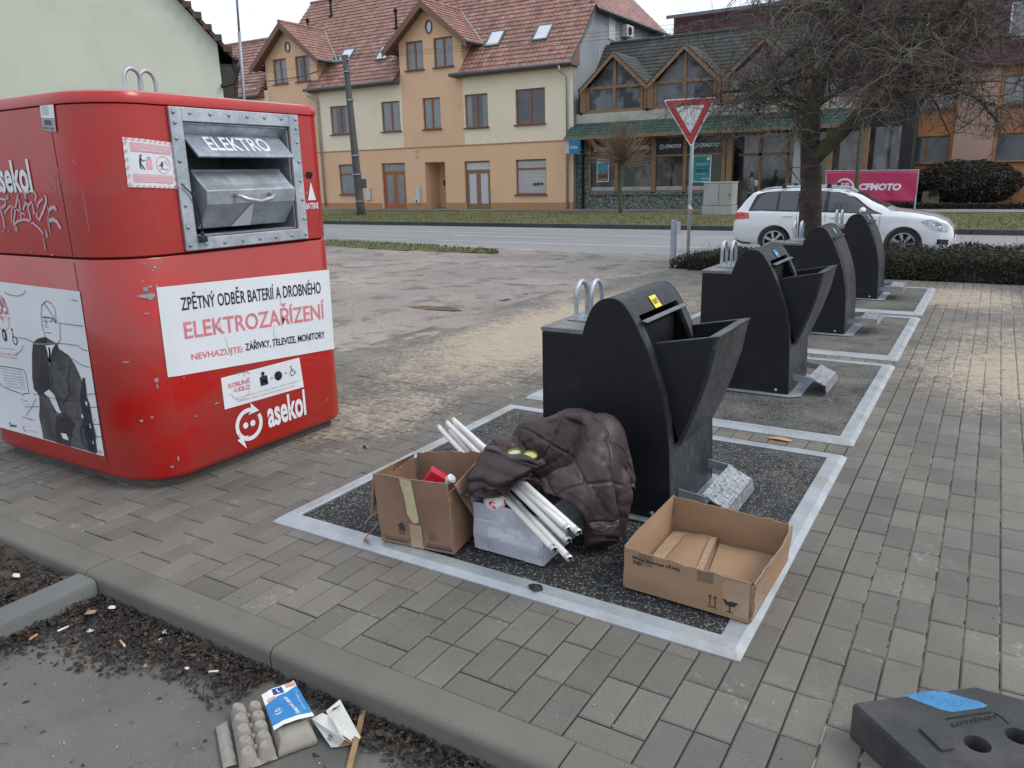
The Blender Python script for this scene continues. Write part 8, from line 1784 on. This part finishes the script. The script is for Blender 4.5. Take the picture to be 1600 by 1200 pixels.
        for s in (-1, 1):
            P0_, P1_ = Vector((cx+s*(hw_+.12), yf_, ze-.12)), Vector((cx, yf_, zp))
            m = MB(); dz = -.22; m.add([P0_+Vector((0,0,dz)), P1_+Vector((0,0,dz)), P1_, P0_, P0_+Vector((0,.06,dz)), P1_+Vector((0,.06,dz)), P1_+Vector((0,.06,0)), P0_+Vector((0,.06,0))], [(0,1,2,3),(7,6,5,4),(0,4,5,1),(2,6,7,3),(3,7,4,0)]); reparent(m.build('barge_board', LWOOD), D)
            o_ = (cx+s*(hw_+.15), yf_+(0 if s > 0 else 3.0), ze-.10); tiles('gable_roof', o_, (0, 3.0*s, 0), (-s*(hw_+.15), 0, zp-ze+.12), 14, 8, SHING, D, None, 0, .02)
            m = MB(); q0, q1 = cx+s*1.47, cx+s*1.72; m.add([(q0,Y,zb),(q1,yf_+.05,zb+.05),(q1,yf_+.05,5.5),(q0,Y,5.55)], [(0,1,2,3)]); reparent(m.build('timber_cheek', LWOOD, solid=.04), D)
        m = MB(); m.tube([(cx-1.78,yf_+.05,5.5),(cx-1.78,yf_+.15,4.9),(cx-1.78,Y-.1,4.3)], .06, 8); reparent(m.build('gable_downpipe', DARK), D)
shop()
def right_block():
    Y = 40.0; T = empty('apartment_block', (2, 46, 0), 'orange and pink block with dark red clad top storey behind the bare tree', 'building')
    PINK = mk('pale_pink_render', (.46,.30,.23), (.42,.27,.2), scale=1, rough=.9, fine=.05); OR2 = mk('deep_orange_render', (.42,.19,.085), (.38,.165,.075), scale=1, rough=.9, fine=.06)
    MAR = mk('maroon_cladding', (.10,.022,.026), (.065,.016,.02), scale=1.2, rough=.55, fine=.2, fscale=24, stretch=(1,1,3), island=.1); FR = mk('ochre_frame', (.2,.11,.05), rough=.5)
    cols = [(-4.6,-3.65,'p'),(-3.65,-1.5,'w'),(-1.5,.05,'p'),(.05,2.6,'w'),(2.6,4.1,'p'),(4.1,6.6,'w'),(6.6,8.1,'p'),(8.1,12,'w')]
    H = []
    for x0, x1, k in cols:
        if k == 'w':
            for z0, z1 in ((1.6,2.8),(3.98,5.22)): H.append((x0+.12, x1-.12, z0, z1))
    for x0, x1, k in cols:
        m = MB(); wall(m, x0, x1, -.6, 5.9, Y-(.12 if k == 'p' else 0), [h for h in H if x0 < h[0] < x1]); 
        if k == 'p': m.add([(x0,Y-.12,-.6),(x0,Y,-.6),(x0,Y,5.9),(x0,Y-.12,5.9)], [(3,2,1,0)]); m.add([(x1,Y-.12,-.6),(x1,Y,-.6),(x1,Y,5.9),(x1,Y-.12,5.9)], [(0,1,2,3)])
        reparent(m.build('wall', PINK if k == 'p' else OR2), T)
    for h in H: window(T, *h, Y, panes=2, glass=GLASSC if h[2] > 3 else GLASS, frame=FR, sill=True)
    m = MB(); m.add([(-4.6,Y,-.6),(-4.6,Y+10,-.6),(-4.6,Y+10,5.9),(-4.6,Y,5.9)], [(3,2,1,0)]); reparent(m.build('side_wall', PINK), T)
    # clad mansard storey reaching left behind the shop
    tiles('mansard', (-5.2,Y-.35,5.75), (22,0,0), (0,1.1,2.9), 40, 14, MAR, T, lambda u, v: not ((.24 < u < .305 or .36 < u < .42 or .04 < u < .10) and .30 < v < .86) and not (.255 < u < .0), 0, .02)
    m = MB(); m.box(-5.4,17,Y-.5,Y-.3,5.62,5.78); m.box(-5.4,17,Y+.6,Y+1.2,8.62,8.8); reparent(m.build('fascia_board', MAR), T)
    for x0, x1 in ((.10,1.5),(2.75,4.0),(-4.3,-3.0),(7.8,9.3)):
        m = MB(); m.box(x0-.1,x1+.1,Y-.3,Y+1.4,6.55,8.25); D = m.build('roof_window', MAR); reparent(D, T)
        m = MB(); m.box(x0,x1,Y-.34,Y-.301,6.65,8.1); fr_ = m.build('window_frame', WHITE); reparent(fr_, D)
        m = MB(); m.box(x0+.08,(x0+x1)/2-.04,Y-.345,Y-.341,6.73,8.02); m.box((x0+x1)/2+.04,x1-.08,Y-.345,Y-.341,6.73,8.02); reparent(m.build('window_pane', GLASSC), fr_.parent)
    y2 = 43.0; a = pix(1053,27,Y=y2); m = MB(); m.box(a.x,-4.0,y2,y2+8,4,a.z+.0); reparent(m.build('rear_storey', MAR), T)
    b_ = pix(1200,6,Y=y2)
    m = MB(); m.box(a.x-.3,b_.x+8,y2-.42,y2-.36,a.z-.12,a.z+.05); reparent(m.build('metal_roof', mk('grey_metal_roof', (.16,.18,.2), rough=.5)), T)
right_block()
def green_house():
    Y = 12.0; T = empty('pale_green_house', (-22, 16, 0), 'pale green rendered house with gable, eave and black downpipe at the upper left', 'house')
    MINT = mk('pale_green_render', (.54,.575,.475), (.50,.535,.44), scale=.7, rough=.95, fine=.06, fscale=60, bump=.5, bscale=35, c3=(.46,.50,.41), c3scale=1.3, c3thr=(.5,.75), bdist=.01)
    TH = R(50.5); c0 = pix(352,180,Y=Y); bk = Vector((-math.sin(TH), math.cos(TH), 0)); rt_ = Vector((math.cos(TH), math.sin(TH), 0))
    M4 = Matrix(((rt_.x, bk.x, 0, c0.x), (rt_.y, bk.y, 0, c0.y), (0, 0, 1, 0), (0, 0, 0, 1)))
    def fin(o): o.matrix_world = M4; reparent(o, T)
    e = pix(352,66,Y=Y).z; sl_ = 1.2; hw_ = 5.5; xa = -hw_; zp = e+hw_*sl_
    m = MB(); m.add([(-2*hw_,0,-.5),(0,0,-.5),(0,0,e),(xa,0,zp),(-2*hw_,0,e),(-2*hw_,9,-.5),(0,9,-.5),(0,9,e),(xa,9,zp),(-2*hw_,9,e)], [(0,1,2,3,4),(9,8,7,6,5),(1,6,7,2),(5,0,4,9)]); fin(m.build('wall', MINT))
    BT = mk('dark_brown_tiles', (.06,.03,.028), (.09,.045,.04), scale=8, rough=.7, fine=.2)
    ov = .34
    for s in (-1, 1):
        m = MB(); p0, p1 = Vector((xa+s*(hw_+ov), -.16, zp-sl_*(hw_+ov)+.05)), Vector((xa, -.16, zp+.05)); d = Vector((0,9.4,0)); u_ = Vector((0,0,.12))
        m.add([p0,p1,p1+u_,p0+u_,p0+d,p1+d,p1+u_+d,p0+u_+d], [(0,1,2,3),(7,6,5,4),(0,4,5,1),(1,5,6,2),(2,6,7,3),(3,7,4,0)]); fin(m.build('roof', BT))
        m = MB()
        for k in range(28):
            f = (k+.5)/28; q = p0.lerp(p1, f)+u_; m.box(q.x-.10,q.x+.10,-.20,-.10,q.z-.10,q.z+.03+.02*(k % 2))
        fin(m.build('verge_tiles', BT))
    gx_, gz_ = ov+.06, e-sl_*ov+.02
    m = MB(); m.tube([(gx_,-.18,gz_),(gx_,9.2,gz_)], .075, 10); fin(m.build('gutter', BLACK, smooth=True))
    m = MB(); m.box(.001,gx_-.06,.0,9.0,gz_-.15,gz_-.09); fin(m.build('soffit', BLACK))
    m = MB(); m.tube([(gx_,-.02,gz_),(gx_,-.02,gz_-.2),(gx_-.02,-.02,gz_-.32),(gx_-.12,-.04,gz_-.55),(.04,-.06,gz_-.62),(-.02,-.07,gz_-.62)], [.095,.095,.06,.055,.055,.055], 12); fin(m.build('downpipe', BLACK, smooth=True))
green_house()
